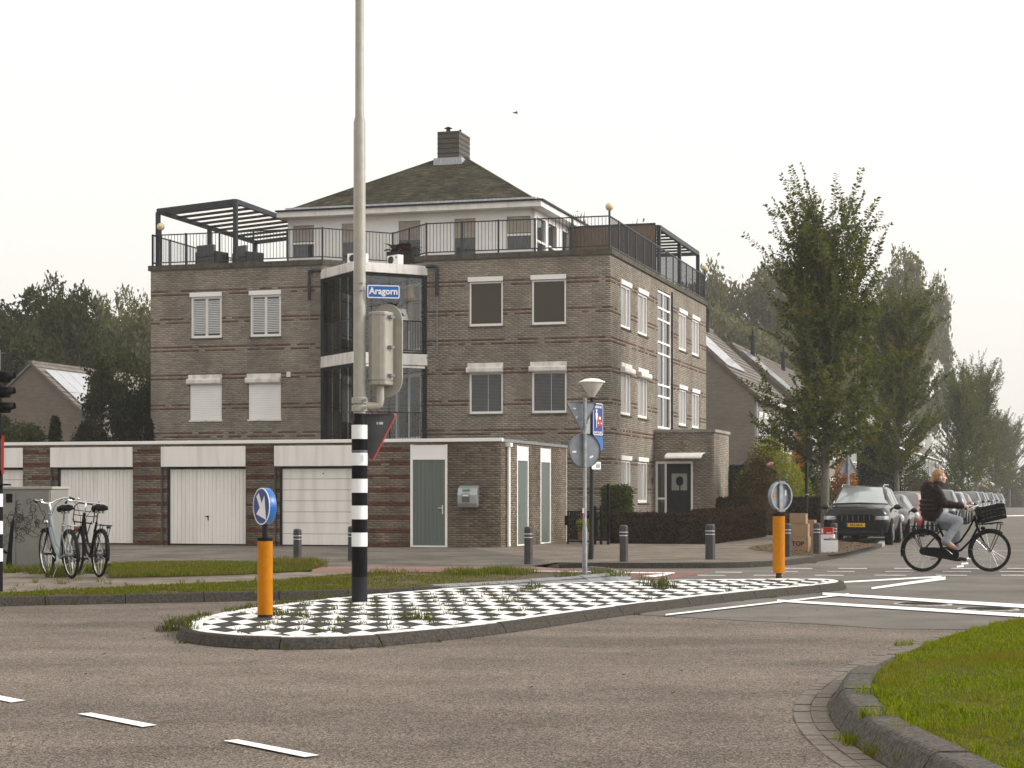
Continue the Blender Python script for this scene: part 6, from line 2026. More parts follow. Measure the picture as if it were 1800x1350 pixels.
SUV = [(0, .25, .44, .565, .82, .66), (.012, .19, .50, .61, .90, .74), (.05, .16, .55, .64, .96, .79), (.16, .15, .59, .665, .99, .81), (.26, .145, .61, .685, 1, .84), (.29, .145, .615, .70, 1, .84),
       (.42, .145, .625, .955, 1, .70), (.48, .145, .63, .985, 1, .71), (.65, .145, .635, 1.0, 1, .71), (.86, .145, .645, .975, .99, .69), (.955, .17, .65, .93, .96, .66), (.985, .21, .62, .72, .93, .70), (1, .30, .55, .62, .86, .70)]
HATCH = [(0, .26, .38, .48, .72, .58), (.02, .19, .44, .545, .84, .68), (.07, .15, .52, .60, .93, .74), (.16, .14, .58, .645, .98, .78), (.235, .135, .615, .685, 1, .77), (.265, .135, .62, .70, 1, .75),
         (.43, .135, .63, .95, 1, .63), (.50, .135, .635, .985, 1, .64), (.65, .135, .64, 1.0, 1, .64), (.84, .135, .65, .975, .99, .62), (.945, .16, .66, .92, .95, .58), (.985, .20, .60, .70, .92, .70), (1, .28, .52, .60, .85, .70)]

def car_grid(L, W, H, T):
    """rows of cross sections along the car, nose first"""
    rows = []
    for f, zb, zt, top, hw, tw in T:
        hw, tw = hw * W / 2, tw * W / 2
        zb, zt, top = zb * H, zt * H, top * H
        x = L / 2 - f * L
        bow = -.10 * (1 - f * 6) if f < .16 else 0
        half = [(0, zb), (hw * .80, zb), (hw * .965, zb + .10), (hw, zb + (zt - zb) * .55), (hw * .975, zt), (tw + (hw * .975 - tw) * .12, zt + (top - zt) * .86), (tw * .90, top - .012), (0, top + .012)]
        sec = [(x + bow * (abs(y) / (W / 2)) ** 2 * 1.6, y, z) for y, z in half] + [(x + bow * (abs(y) / (W / 2)) ** 2 * 1.6, -y, z) for y, z in half[-2:0:-1]]
        rows.append(sec)
    return rows

def lerp_grid(rows, nu):
    A = np.array(rows)                                   # rows x 14 x 3
    n = len(A)
    out = []
    for i in range(n - 1):
        p0, p1, p2, p3 = A[max(i - 1, 0)], A[i], A[i + 1], A[min(i + 2, n - 1)]
        for k in range(nu):
            t = k / nu
            c = 0.5 * ((2 * p1) + (-p0 + p2) * t + (2 * p0 - 5 * p1 + 4 * p2 - p3) * t * t + (-p0 + 3 * p1 - 3 * p2 + p3) * t ** 3)
            l_ = p1 * (1 - t) + p2 * t
            out.append(c * .55 + l_ * .45)
    out.append(A[-1])
    return np.array(out)

def make_car(name, label, group, L, W, H, T, pm_, pos, ang, plate=None, big_grille=True, round_lamps=False, roof_rails=False, hood_white=False, roofm=None, facing=True):
    t = empty(name, (pos[0], pos[1], .004), ang, label, 'car', group)
    nu = 3
    G = lerp_grid(car_grid(L, W, H, T), nu)
    nr, nc = G.shape[:2]
    mb = MB()
    fs = []
    for i in range(nr - 1):
        for j in range(nc):
            fs.append((i * nc + j, i * nc + (j + 1) % nc, (i + 1) * nc + (j + 1) % nc, (i + 1) * nc + j))
    fs.append(tuple(range(nc))); fs.append(tuple((nr - 1) * nc + j for j in range(nc)))
    mb.add([tuple(p) for p in G.reshape(-1, 3)], fs)
    body = mb.build('body', pm_, t, smooth=True)
    body.data.set_sharp_from_angle(angle=R(60))
    def patch(nm, i0, i1, j0, j1, m, off=.006, par=None, inset=.0):
        n = i1 - i0
        vs = []
        for i in range(i0, i1 + 1):
            for j in range(j0, j1 + 1):
                p = Vector(G[i][j % nc])
                a, b = Vector(G[min(i + 1, nr - 1)][j % nc]) - Vector(G[max(i - 1, 0)][j % nc]), Vector(G[i][(j + 1) % nc]) - Vector(G[i][(j - 1) % nc])
                nn = a.cross(b)
                if nn.length > 1e-9: nn.normalize()
                c = Vector((p.x, 0, H * .5))
                if nn.dot(p - c) < 0: nn = -nn
                vs.append(p + nn * off)
        w_ = j1 - j0 + 1
        f_ = [(a * w_ + b, a * w_ + b + 1, (a + 1) * w_ + b + 1, (a + 1) * w_ + b) for a in range(n) for b in range(j1 - j0)]
        q = MB(); q.add(vs, f_)
        # draw the border of the pane in a little
        if inset:
            c = sum((Vector(v) for v in q.v), Vector()) / len(q.v)
            q.v = [tuple(Vector(v).lerp(c, inset)) for v in q.v]
        return q.build(nm, m, par or t, smooth=True)
    # columns: 0 bottom, 4 belt, 5 gutter, 6 roof edge, 7 centre, 8 roof edge, 9 gutter, 10 belt
    ic, ir, ib = 5 * nu, 6 * nu, 7 * nu
    patch('windscreen', ic, ir + 1, 5, 9, M['screen'] if roof_rails else M['carglass'], .004, inset=.03)
    for j in (4, 9):
        patch('side_window', ic + 2, 8 * nu - 1, j, j + 1, M['carglass'], .004, inset=.05)
        patch('side_window', 8 * nu, 10 * nu - 2, j, j + 1, M['carglass'], .004, inset=.07)
    patch('rear_window', 9 * nu + 2, 10 * nu + 1, 5, 9, M['carglass'], .006, inset=.1)
    if roofm: patch('roof_panel', ir + 2, 9 * nu, 6, 8, roofm, .006)
    # lower cladding
    r_ = .205 * H + .01 if H > 1.5 else .21 * H
    for xf in (.185, .80):
        x = L / 2 - L * xf
        for s in (-1, 1):
            yo = s * (W / 2 - .005)
            mb = MB(); mb.lathe([(r_ + .055, 0), (r_ + .055, s * .03 + (0 if True else 0))], 24, (x, yo - s * .022, r_), 'y'); mb.build('wheel_arch', M['black'], t)
            mb = MB(); mb.lathe([(r_ * .62, -.10), (r_ * .96, -.10), (r_, -.06), (r_, .06), (r_ * .96, .10), (r_ * .62, .10)], 28, (x, s * (W / 2 - .085), r_), 'y'); wh = mb.build('wheel', M['rubber'], t, smooth=True)
            mb = MB(); mb.lathe([(r_ * .66, 0), (r_ * .66, s * .012)], 24, (x, s * (W / 2 + .014), r_), 'y'); mb.build('rim_backing', M['black'], wh)
            mb = MB()
            for k in range(5):
                a = 2 * math.pi * k / 5
                mb.bar((x, s * (W / 2 + .03), r_), (x + math.cos(a) * r_ * .63, s * (W / 2 + .028), r_ + math.sin(a) * r_ * .63), .05, .02, (0, 1, 0))
            mb.ring((x, s * (W / 2 + .026), r_), r_ * .64, .016, 'y', 24, 6)
            mb.build('rim', M['rim'], wh)
    xn = L / 2
    hw = .86 * W / 2
    # front
    mb = MB(); mb.box(xn - .12, -hw * .62, .46 * H, xn - .005, hw * .62, .52 * H); mb.box(xn - .30, -hw * .92, .17 * H, xn + .01, hw * .92, .28 * H)
    if big_grille:
        gm = MB(); gm.box(xn - .10, -hw * .66, .40 * H, xn + .012, hw * .66, .505 * H)
        gr = gm.build('grille', M['black'], t, bevel=.01)
        gm = MB()
        for k in range(8): gm.box(xn + .010, -hw * .66 + hw * 1.32 * k / 7 - .012, .41 * H, xn + .022, -hw * .66 + hw * 1.32 * k / 7 + .012, .50 * H)
        gm.build('grille_bar', M['signgrey'], gr)
    mb.build('bumper', M['black'], t, bevel=.03)
    mb = MB(); mb.box(xn - .2, -hw * .80, .20 * H, xn + .02, hw * .80, .245 * H); mb.build('lower_intake', M['dark'], t, bevel=.02)
    for s in (-1, 1):
        mb = MB()
        if round_lamps:
            mb.ball((xn - .20, s * hw * .80, .465 * H), .14, 16, 12, (.8, 1, 1.1))
        else:
            mb.obox((xn - .13, s * hw * .86, .455 * H), (.22, .36, .105), Matrix.Rotation(-s * R(30), 3, 'Z'))
        mb.build('headlight', M['lamp'], t, bevel=.02, smooth=round_lamps)
        mb = MB(); mb.obox((-L / 2 + .05, s * hw * .86, .52 * H), (.1, .22, .26), None); mb.build('tail_light', M['tail'], t, bevel=.02)
        mb = MB(); mb.ball((L / 2 - L * .315, s * (W / 2 + .10), .635 * H), .11, 12, 8, (.6, 1.0, .72)); mb.bar((L / 2 - L * .32, s * (W / 2 - .06), .615 * H), (L / 2 - L * .32, s * (W / 2 + .06), .625 * H), .05, .04); mb.build('mirror', pm_, t, smooth=True)
        mb = MB(); mb.box(L * .02, s * W * .49 - .012, .55 * H, L * .07, s * W * .49 + .03 * s, .562 * H); mb.build('door_handle', pm_, t)
        if roof_rails:
            mb = MB(); mb.tube([(L * .06, s * W * .31, .97 * H), (L * .03, s * W * .32, 1.015 * H), (-L * .3, s * W * .32, 1.02 * H), (-L * .34, s * W * .31, .98 * H)], .016, 6); mb.build('roof_rail', M['chrome'], t, smooth=True)
    for xx, s in ((xn, 1), (-L / 2 - .0, -1)):
        mb = MB(); mb.box(xx - .01 + (.024 if s > 0 else -.03), -.26, .305 * H, xx + .005 + (.024 if s > 0 else -.03), .26, .305 * H + .11); pl = mb.build('number_plate', M['plate_y'], t)
        xf = xx + (.0292 if s > 0 else -.0402)
        mb = MB(); mb.box(xf - .0005, .215 if s < 0 else -.26, .305 * H + .002, xf + .0005, .26 if s < 0 else -.215, .305 * H + .108); mb.build('plate_band', M['blue'], pl)
        if plate and s > 0:
            Mx = Matrix.Translation((xf + .001, .022, .305 * H + .055)) @ Matrix.Rotation(R(90), 4, 'Z') @ Matrix.Rotation(R(90), 4, 'X')
            text_mesh('plate_text', plate, .10, M['black'], pl, Mx, bold=.002, sx=.95)
    mb = MB(); mb.tube([(L / 2 - L * .305, -W * .28, .70 * H), (L / 2 - L * .33, W * .10, .735 * H)], .012, 5); mb.build('wiper', M['black'], t)
    return t

nose = (9.50, 51.9)
def spot(d, side=0.0): return (nose[0] + DV[0] * d + DU[0] * side, nose[1] + DV[1] * d + DU[1] * side)
CARANG = math.atan2(-CA, -SA)
P_black = pm('paint_black', (.005, .005, .006), (.007, .007, .008), scale=3, rough=.2, coat=.45, spec=.15); P_red = paint('paint_red', (.16, .022, .012)); P_grey = paint('paint_grey', (.03, .032, .036)); P_silver = paint('paint_silver', (.11, .113, .118)); P_dark = paint('paint_darkblue', (.012, .014, .02)); P_white = paint('paint_white', (.55, .55, .54))
CG = 'cars parked along the side street'
make_car('parked_car', 'black sport utility car with a yellow number plate, nearest in the parked row', CG, 4.4, 1.86, 1.66, SUV, P_black, spot(2.2), CARANG, 'HH-36-K', roof_rails=True)
make_car('parked_car', 'small black hatchback with round lamps parked right behind the black sport utility car', CG, 3.85, 1.72, 1.45, HATCH, P_black, spot(2.2 + 5.6, .12), CARANG, None, round_lamps=True, big_grille=True)
redc = make_car('parked_car', 'red small car parked third in the row', CG, 3.7, 1.68, 1.52, HATCH, P_red, spot(2.2 + 11.0, .22), CARANG, None, round_lamps=True, big_grille=False, roofm=P_white)
gy = make_car('parked_car', 'grey car parked fourth in the row, behind the cyclist', CG, 4.3, 1.8, 1.55, HATCH, P_grey, spot(2.2 + 17.0, .1), CARANG)
sv_ = make_car('parked_car', 'silver estate car seen just right of the cyclist\'s jacket', CG, 4.4, 1.8, 1.62, SUV, P_silver, spot(2.2 + 40.0, .25), CARANG + math.pi)
dk = make_car('parked_car', 'dark sport utility car in front of the tree trunks, above the bicycle crate', CG, 4.5, 1.85, 1.68, SUV, P_dark, spot(2.2 + 57.0, .25), CARANG)
for src, d, lab in ((gy, 24, 'grey car hidden behind the cyclist, fifth in the row'), (dk, 31.5, 'dark car behind the cyclist\'s back and arms'), (redc, 49.5, 'red car between the silver estate and the dark car'),
                    (dk, 66, 'dark car at the left end of the far row of cars'), (sv_, 76, 'silver car in the far row, before the last cars'), (dk, 87, 'dark car in the middle of the far row of cars'),
                    (gy, 98, 'grey car near the end of the far row'), (sv_, 110, 'pale silver car at the far end of the parked row')):
    c = copy_tree(src)
    p = spot(2.2 + d, random.uniform(.05, .3)); c.location = (p[0], p[1], .004); c.rotation_euler = (0, 0, CARANG); c['label'] = lab

# ------------------------------------------------------------------ bicycles
def make_bike(name, label, loc, rz, k=1.06, frame=None, fork_m=None, crate=False, front_rack=False, steer=0.0, lean=0.0, rack_m=None, guard=None, skirt=False, crank=R(40), chrome_bar=True, saddle_z=.96, tube=.018, rim_m=None, group='parked bicycles', cat='bicycle', bar_flat=False):
    frame = frame or M['blackgloss']; fork_m = fork_m or frame; rack_m = rack_m or frame; guard = guard or M['black']; rim_m = rim_m or M['chrome']
    t = empty(name, loc, rz, label, cat, group)
    t.rotation_euler = (lean, 0, rz)
    t.scale = (k, k, k)
    Rw = .345
    ra, fa = Vector((0, 0, Rw)), Vector((1.12, 0, Rw))
    bb = Vector((.47, 0, .29))
    def wheel(c, nm):
        mb = MB(); mb.ring(c, Rw - .02, .021, 'y', 44, 8); wv = mb.build(nm, M['rubber'], t, smooth=True)
        mb = MB(); mb.ring(c, Rw - .045, .010, 'y', 44, 6); mb.build('rim', rim_m, wv, smooth=True)
        mb = MB()
        for q in range(28):
            a = 2 * math.pi * q / 28
            mb.tube([(c.x + .02 * math.cos(a + 1), (.03 if q % 2 else -.03), c.z + .02 * math.sin(a + 1)), (c.x + (Rw - .05) * math.cos(a), 0, c.z + (Rw - .05) * math.sin(a))], .0016, 3, caps=False)
        mb.build('spokes', M['chrome'], wv, kind='stuff')
        mb = MB(); mb.lathe([(.02, -.055), (.028, -.03), (.028, .03), (.02, .055)], 12, c, 'y'); mb.build('hub', M['steel'], wv)
        return wv
    wheel(ra, 'rear_wheel'); wheel(fa, 'front_wheel')
    sx, sz = .245, .80
    ht, hb_ = Vector((.855, 0, .93)), Vector((.915, 0, .70))
    mb = MB()
    mb.tube([bb, (sx, 0, sz)], tube, 10)                                     # seat tube
    mb.tube([hb_ + Vector((-.005, 0, .03)), (.80, 0, .52), (.64, 0, .36), bb], tube * 1.05, 10)   # lower tube
    mb.tube([ht + Vector((.0, 0, -.05)), (.76, 0, .70), (.62, 0, .50), (.46, 0, .42), (.40, 0, .42)], tube * .95, 10)     # step-through tube
    mb.tube([ht, hb_], tube * 1.25, 10)
    for s in (-1, 1):
        mb.tube([bb + Vector((-.03, s * .03, 0)), ra + Vector((0, s * .06, 0))], .010, 8)
        mb.tube([(sx + .05, s * .02, sz - .12), ra + Vector((0, s * .06, 0))], .009, 8)
    mb.build('frame', frame, t, smooth=True)
    mb = MB(); mb.tube([(sx, 0, sz), (sx - .05, 0, saddle_z)], .013, 8); mb.build('seat_post', M['chrome'], t)
    cxs = sx - .055
    mb = MB()
    sec = []
    for x_, w_, z_ in ((-.13, .05, .015), (-.11, .085, .03), (-.04, .095, .025), (.03, .06, .01), (.10, .028, .004), (.15, .018, -.005)):
        sec.append((x_, w_, z_))
    vs, fs = [], []
    for x_, w_, z_ in sec:
        for (u, v) in ((-1, -.035), (-.9, 0), (-.45, .012), (0, .004), (.45, .012), (.9, 0), (1, -.035)):
            vs.append((cxs + x_, u * w_, saddle_z + .03 + z_ + v))
    for i in range(len(sec) - 1):
        for j in range(6): fs.append((i * 7 + j, i * 7 + j + 1, (i + 1) * 7 + j + 1, (i + 1) * 7 + j))
    fs += [tuple(range(7)), tuple(len(vs) - 7 + j for j in range(7))]
    mb.add(vs, fs); sad = mb.build('saddle', M['black'], t, smooth=True, fix=False)
    sad.modifiers.new('s', 'SOLIDIFY').thickness = .03
    mb = MB()
    for s in (-.05, .05): mb.lathe([(.02, 0), (.02, .05)], 8, (cxs - .07, s, saddle_z - .03)); 
    mb.tube([(cxs - .1, 0, saddle_z - .02), (cxs + .1, 0, saddle_z - .015)], .012, 6); mb.build('saddle_springs', M['steel'], sad)
    # fork, stem and bar turn with the steering
    st = Matrix.Translation(ht) @ Matrix.Rotation(steer, 4, (ht - hb_).normalized()) @ Matrix.Translation(-ht)
    def S(p): return st @ Vector(p)
    mb = MB()
    for s in (-1, 1):
        mb.tube([S((.925, s * .03, .70)), S((.96, s * .045, .58)), S((1.03, s * .055, .45)), S(fa + Vector((0, s * .06, 0)))], [.014, .014, .011, .009], 8)
    mb.tube([S((.915, -.05, .71)), S((.915, .05, .71))], .018, 8); mb.build('fork', fork_m, t, smooth=True)
    mb = MB(); mb.tube([S(ht), S((.835, 0, 1.02)), S((.87, 0, 1.075))], .014, 8)
    bz = 1.085
    for s in (-1, 1):
        if bar_flat: mb.tube([S((.87, 0, bz)), S((.87, s * .18, bz + .005)), S((.85, s * .25, bz + .012)), S((.78, s * .285, bz - .01)), S((.66, s * .29, bz - .05))], .011, 8)
        else: mb.tube([S((.87, 0, bz - .01)), S((.885, s * .06, bz - .002)), S((.88, s * .13, bz + .03)), S((.84, s * .22, bz + .055)), S((.76, s * .27, bz + .05)), S((.64, s * .29, bz + .035))], .011, 8)
    hb2 = mb.build('handlebar', M['chrome'] if chrome_bar else M['black'], t, smooth=True)
    for s in (-1, 1):
        mb = MB(); z2 = bz - .03 if bar_flat else bz + .04
        mb.tube([S((.76, s * .277, z2 + .012)), S((.63, s * .291, z2 - .012))], .0165, 8); mb.build('grip', M['black'], hb2)
        mb = MB(); mb.tube([S((.83, s * .235, z2 + .01)), S((.78, s * .25, z2 - .03)), S((.68, s * .262, z2 - .05))], .006, 5); mb.build('brake_lever', M['steel'], hb2)
    mb = MB(); mb.ball(S((.85, .12, bz + .045)), .026, 10, 6, (1, 1, .7)); mb.build('bell', M['chrome'], hb2, smooth=True)
    mb = MB(); mb.tube([S((.84, .2, bz + .04)), S((.95, .12, bz - .05)), S((.96, .04, .85)), S((.95, .03, .70))], .004, 5); mb.tube([S((.84, -.2, bz + .04)), S((.94, -.12, bz - .05)), S((.93, -.04, .88)), (.85, -.02, .75)], .004, 5); mb.build('brake_cable', M['black'], hb2)
    # mudguards
    def guard_arc(c, a0, a1, nm):
        vs, fs = [], []
        n = 22
        prof = [(-.032, -.012), (-.022, .004), (0, .010), (.022, .004), (.032, -.012)]
        for i in range(n + 1):
            a = R(a0 + (a1 - a0) * i / n)
            for (y, dr) in prof:
                r_ = Rw + .016 + dr
                vs.append((c.x + r_ * math.cos(a), y, c.z + r_ * math.sin(a)))
        for i in range(n):
            for j in range(4): fs.append((i * 5 + j, i * 5 + j + 1, (i + 1) * 5 + j + 1, (i + 1) * 5 + j))
        mb = MB(); mb.add(vs, fs); o_ = mb.build(nm, guard, t, smooth=True, fix=False)
        o_.modifiers.new('s', 'SOLIDIFY').thickness = .003
        return o_
    g1 = guard_arc(ra, 20, 195, 'rear_mudguard'); g2 = guard_arc(fa, 55, 200, 'front_mudguard')
    for c_, g_ in ((ra, g1), (fa, g2)):
        mb = MB(); mb.tube([c_ + Vector((0, -.062, 0)), c_ + Vector((-.355, -.03, .03)), c_ + Vector((-.355, .03, .03)), c_ + Vector((0, .062, 0))], .003, 4); mb.build('mudguard_stay', M['steel'], g_)
    # chain case and cranks
    mb = MB()
    oc = []
    for q in range(9):
        a = R(90 + 180 * q / 8); oc.append((ra.x - .005 + .065 * math.cos(a), -.075, ra.z + .065 * math.sin(a)))
    for q in range(9):
        a = R(-90 + 180 * q / 8); oc.append((bb.x + .01 + .11 * math.cos(a), -.075, bb.z + .105 * math.sin(a)))
    mb.extr(oc, (0, .03, 0)); mb.build('chain_case', M['black'], t, bevel=.008)
    for s, a in ((-1, crank), (1, crank + math.pi)):
        e = bb + Vector((math.cos(a) * .17, s * .10, math.sin(a) * .17))
        mb = MB(); mb.tube([bb + Vector((0, s * .085, 0)), e], .010, 8); ck = mb.build('crank', M['chrome'], t)
        mb = MB(); mb.box(e.x - .045, e.y - (.09 if s < 0 else .01), e.z - .012, e.x + .045, e.y + (.01 if s < 0 else .09), e.z + .012); mb.build('pedal', M['black'], ck)
    # rear rack
    zr_ = .76
    mb = MB()
    for y in (-.055, .055): mb.tube([(sx - .05, y * .6, zr_ + .01), (.08, y, zr_), (-.30, y, zr_ - .005)], .007, 6)
    for x_ in (-.30, -.18, -.06, .06): mb.tube([(x_, -.055, zr_), (x_, .055, zr_)], .006, 6)
    for s in (-1, 1): mb.tube([(-.12, s * .055, zr_), ra + Vector((-.01, s * .065, .01))], .006, 6); mb.tube([(-.24, s * .055, zr_), ra + Vector((-.01, s * .065, .01))], .005, 6)
    rk = mb.build('rear_rack', rack_m, t, smooth=True)
    mb = MB(); mb.box(-.335, -.028, zr_ - .045, -.31, .028, zr_ - .012); mb.build('rear_light', M['tail'] if not front_rack else M['black'], rk)
    mb = MB(); mb.ball(S((1.02, 0, .80)) if not (crate or front_rack) else S((1.0, 0, .72)), .032, 10, 8, (1.3, 1, 1)); mb.build('head_lamp', M['chrome'] if not crate else M['black'], t, smooth=True)
    if front_rack or crate:
        mb = MB()
        z_ = .80
        for y in (-.13, 0, .13): mb.tube([S((.95, y, z_ - .02)), S((1.30, y, z_ + .02))], .008, 6)
        for x_ in (.95, 1.12, 1.30): mb.tube([S((x_, -.14, z_ - .01)), S((x_, .14, z_ - .01))], .008, 6)
        mb.tube([S((.95, -.15, z_)), S((.93, -.15, z_ + .22)), S((.925, -.10, z_ + .27)), S((.925, .10, z_ + .27)), S((.93, .15, z_ + .22)), S((.95, .15, z_))], .009, 6)
        for q in (.09, .16): mb.tube([S((.94, -.15, z_ + q)), S((.94, .15, z_ + q))], .006, 6)
        mb.tube([S((.93, 0, z_)), S((.93, 0, z_ + .27))], .008, 6)
        for s in (-1, 1): mb.tube([S((1.27, s * .12, z_)), S((1.24, s * .09, .62)), S(fa + Vector((.0, s * .065, 0)))], .008, 6)
        mb.build('front_rack', M['black'], t, smooth=True)
    if crate:
        th = R(13)
        rot = Matrix.Rotation(-th, 3, 'Y')
        cr_ = []
        c0_ = Vector((1.13, 0, .965))
        mb = MB()
        W2, D2, H2 = .20, .15, .115
        def wl2(c, size): mb.obox(c0_ + rot @ Vector(c), size, rot)
        for s in (-1, 1):
            for k_ in range(4):                                # slatted sides
                z2 = -H2 + .02 + k_ * .06
                wl2((0, s * D2, z2), (2 * W2, .008, .036)); wl2((s * W2, 0, z2), (.008, 2 * D2, .036))
            for q in range(7): wl2((-W2 + q * W2 / 3, s * D2, 0), (.018, .007, 2 * H2))
            for q in range(5): wl2((s * W2, -D2 + q * D2 / 2, 0), (.007, .018, 2 * H2))
            wl2((0, s * D2, H2), (2 * W2 + .03, .022, .028)); wl2((s * W2, 0, H2), (.022, 2 * D2 + .03, .028))
        wl2((0, 0, -H2), (2 * W2, 2 * D2, .012))
        mb.build('crate', M['black'], t)
    # kick stand
    mb = MB(); mb.tube([(.40, .04, .25), (.36, .16, .02)] if not crate else [(.42, .05, .24), (.14, .07, .20)], .008, 6); mb.build('kick_stand', M['steel'], t)
    return t

P_pale = paint('paint_paleblue', (.20, .245, .26), .3)
bk = make_bike('city_bicycle', 'pale blue city bicycle with silver handlebar and red rear light, parked by the cabinet', gp(126, 1018, .1) + (.107,), R(121), 1.06, frame=P_pale, fork_m=M['black'], steer=R(6), lean=R(-3), rack_m=M['chrome'], crank=R(200), tube=.024)
bk2 = make_bike('city_bicycle', 'black bicycle with a front carrier, parked right of the pale blue one', gp(174, 1016, .1) + (.107,), R(120), 1.06, front_rack=True, steer=R(-16), lean=R(3), bar_flat=True, crank=R(10))

# ------------------------------------------------------------------ cyclist
sB = (1006 - HZ) / EYE
BX, BY = (1622 - CX) / sB, F / sB
bike = make_bike('ridden_bicycle', 'black step-through bicycle with a black crate, ridden across the road', (BX, BY, .012), 0, 1.075, crate=True, bar_flat=True, crank=R(140), group=None, rim_m=M['black'], chrome_bar=True, saddle_z=.93)

per = empty('person', (BX, BY, .012), 0, 'person in a dark puffer jacket and pale jeans riding the crate bicycle', 'person')
def caps(mb, p, q, r0, r1, n=12):
    p, q = Vector(p), Vector(q)
    mb.tube([p - (q - p).normalized() * r0 * .7, p - (q - p).normalized() * r0 * .35, p, q, q + (q - p).normalized() * r1 * .35, q + (q - p).normalized() * r1 * .7], [r0 * .5, r0 * .88, r0, r1, r1 * .88, r1 * .5], n)
hipL, hipR = Vector((.20, .09, 1.00)), Vector((.20, -.09, 1.00))
knR, anR = Vector((.63, -.11, .905)), Vector((.385, -.125, .56))
knL, anL = Vector((.62, .11, .70)), Vector((.60, .125, .29))
shR, elR, haR = Vector((.20, -.185, 1.47)), Vector((.33, -.27, 1.21)), Vector((.655, -.30, 1.165))
shL, elL, haL = Vector((.20, .185, 1.47)), Vector((.36, .27, 1.22)), Vector((.66, .30, 1.165))
hd = Vector((.305, 0, 1.695))
mb = MB()
caps(mb, (.19, 0, 1.02), (.19, 0, 1.40), .13, .15); caps(mb, shL, shR, .075, .075)
caps(mb, (.21, 0, 1.45), (.275, 0, 1.60), .062, .055)
mb.ball(hd + Vector((-.012, 0, .018)), .1, 18, 14, (1.0, .80, 1.08))             # skull
mb.ball(hd + Vector((.035, 0, -.035)), .078, 16, 12, (.86, .82, 1.18))           # face
mb.ball(hd + Vector((.068, 0, -.095)), .03, 10, 8, (1.0, 1.15, .9))              # chin
mb.ball(hd + Vector((.112, 0, -.028)), .017, 10, 8, (1.1, .85, 1.1)); caps(mb, hd + Vector((.092, 0, .012)), hd + Vector((.112, 0, -.022)), .010, .012, 8)   # nose
mb.ball(hd + Vector((.096, 0, -.063)), .017, 10, 8, (.75, 1.5, .7))              # lips
for s in (-1, 1):
    mb.ball(hd + Vector((.058, s * .045, -.03)), .03, 8, 8); mb.ball(hd + Vector((-.01, s * .083, -.018)), .024, 8, 8, (1, .5, 1.5))
    mb.ball(hd + Vector((.085, s * .034, .022)), .016, 8, 6, (.8, 1.5, .6))
for h_, k_, a_, s in ((hipR, knR, anR, -1), (hipL, knL, anL, 1)):
    caps(mb, h_, k_, .075, .052); caps(mb, k_, a_, .050, .036); caps(mb, a_, a_ + Vector((.14, 0, -.10)), .034, .028)
for s_, e_, h_, sg_ in ((shR, elR, haR, -1), (shL, elL, haL, 1)):
    caps(mb, s_, e_, .046, .038); caps(mb, e_, h_, .036, .026)
    d = (h_ - e_).normalized()
    caps(mb, h_, h_ + d * .055 + Vector((0, 0, .008)), .026, .028, 10)
    for f_ in range(4):                                                          # fingers close round the grip
        b_ = h_ + d * (.062 + .004 * f_) + Vector((.0, sg_ * (-.028 + .018 * f_), .012)) + Vector((-.010 * f_, 0, 0))
        L_ = (.034, .038, .036, .029)[f_]
        m1 = b_ + Vector((L_ * .8, 0, -.012)); m2 = m1 + Vector((.004, 0, -L_ * .75)); m3 = m2 + Vector((-L_ * .6, 0, -.008))
        caps(mb, b_, m1, .0095, .009, 6); caps(mb, m1, m2, .009, .0085, 6); caps(mb, m2, m3, .0085, .0075, 6)
    b_ = h_ + Vector((.012, -sg_ * .024, -.004)); caps(mb, b_, b_ + Vector((.032, -sg_ * .012, -.016)), .011, .009, 6); caps(mb, b_ + Vector((.032, -sg_ * .012, -.016)), b_ + Vector((.052, -sg_ * .0, -.030)), .009, .008, 6)
body = link_mesh('body', organic(mb, .0085, 2), M['skin'], per)
mb = MB()
for s in (-1, 1): mb.ball(hd + Vector((.088, s * .034, .008)), .009, 8, 6, (.7, 1.3, .7))
mb.build('eyes', M['black'], body, smooth=True)
mb = MB()
for s in (-1, 1): mb.tube([hd + Vector((.085, s * .018, .032)), hd + Vector((.09, s * .036, .036)), hd + Vector((.075, s * .056, .030))], .004, 5)
mb.build('eyebrows', M['hair'], body)
mb = MB(); mb.ball(hd + Vector((.103, 0, -.065)), .010, 8, 6, (.7, 1.7, .55)); mb.build('lips', pm('lips', (.36, .13, .11)), body, smooth=True)
mb = MB(); mb.ball(hd + Vector((.0, -.095, -.015)), .012, 8, 6, (1, .8, 1)); mb.tube([hd + Vector((.0, -.097, -.02)), hd + Vector((.006, -.094, -.05))], .006, 6); mb.build('earbud', M['signwhite'], body, smooth=True)
# hair: swept back into a tail
mb = MB()
mb.ball(hd + Vector((-.032, 0, .035)), .106, 18, 14, (1.0, .88, 1.0)); mb.ball(hd + Vector((-.06, 0, -.01)), .08, 14, 10, (.9, 1.02, 1.15))
mb.ball(hd + Vector((.02, 0, .085)), .062, 14, 10, (1.0, 1.15, .6))
caps(mb, hd + Vector((-.10, 0, -.02)), hd + Vector((-.165, .0, -.095)), .048, .030); caps(mb, hd + Vector((-.16, .0, -.09)), hd + Vector((-.19, 0, -.14)), .03, .014); caps(mb, hd + Vector((-.12, -.03, -.05)), hd + Vector((-.15, -.03, -.135)), .025, .012)
link_mesh('hair', organic(mb, .010, 2), M['hair'], per)
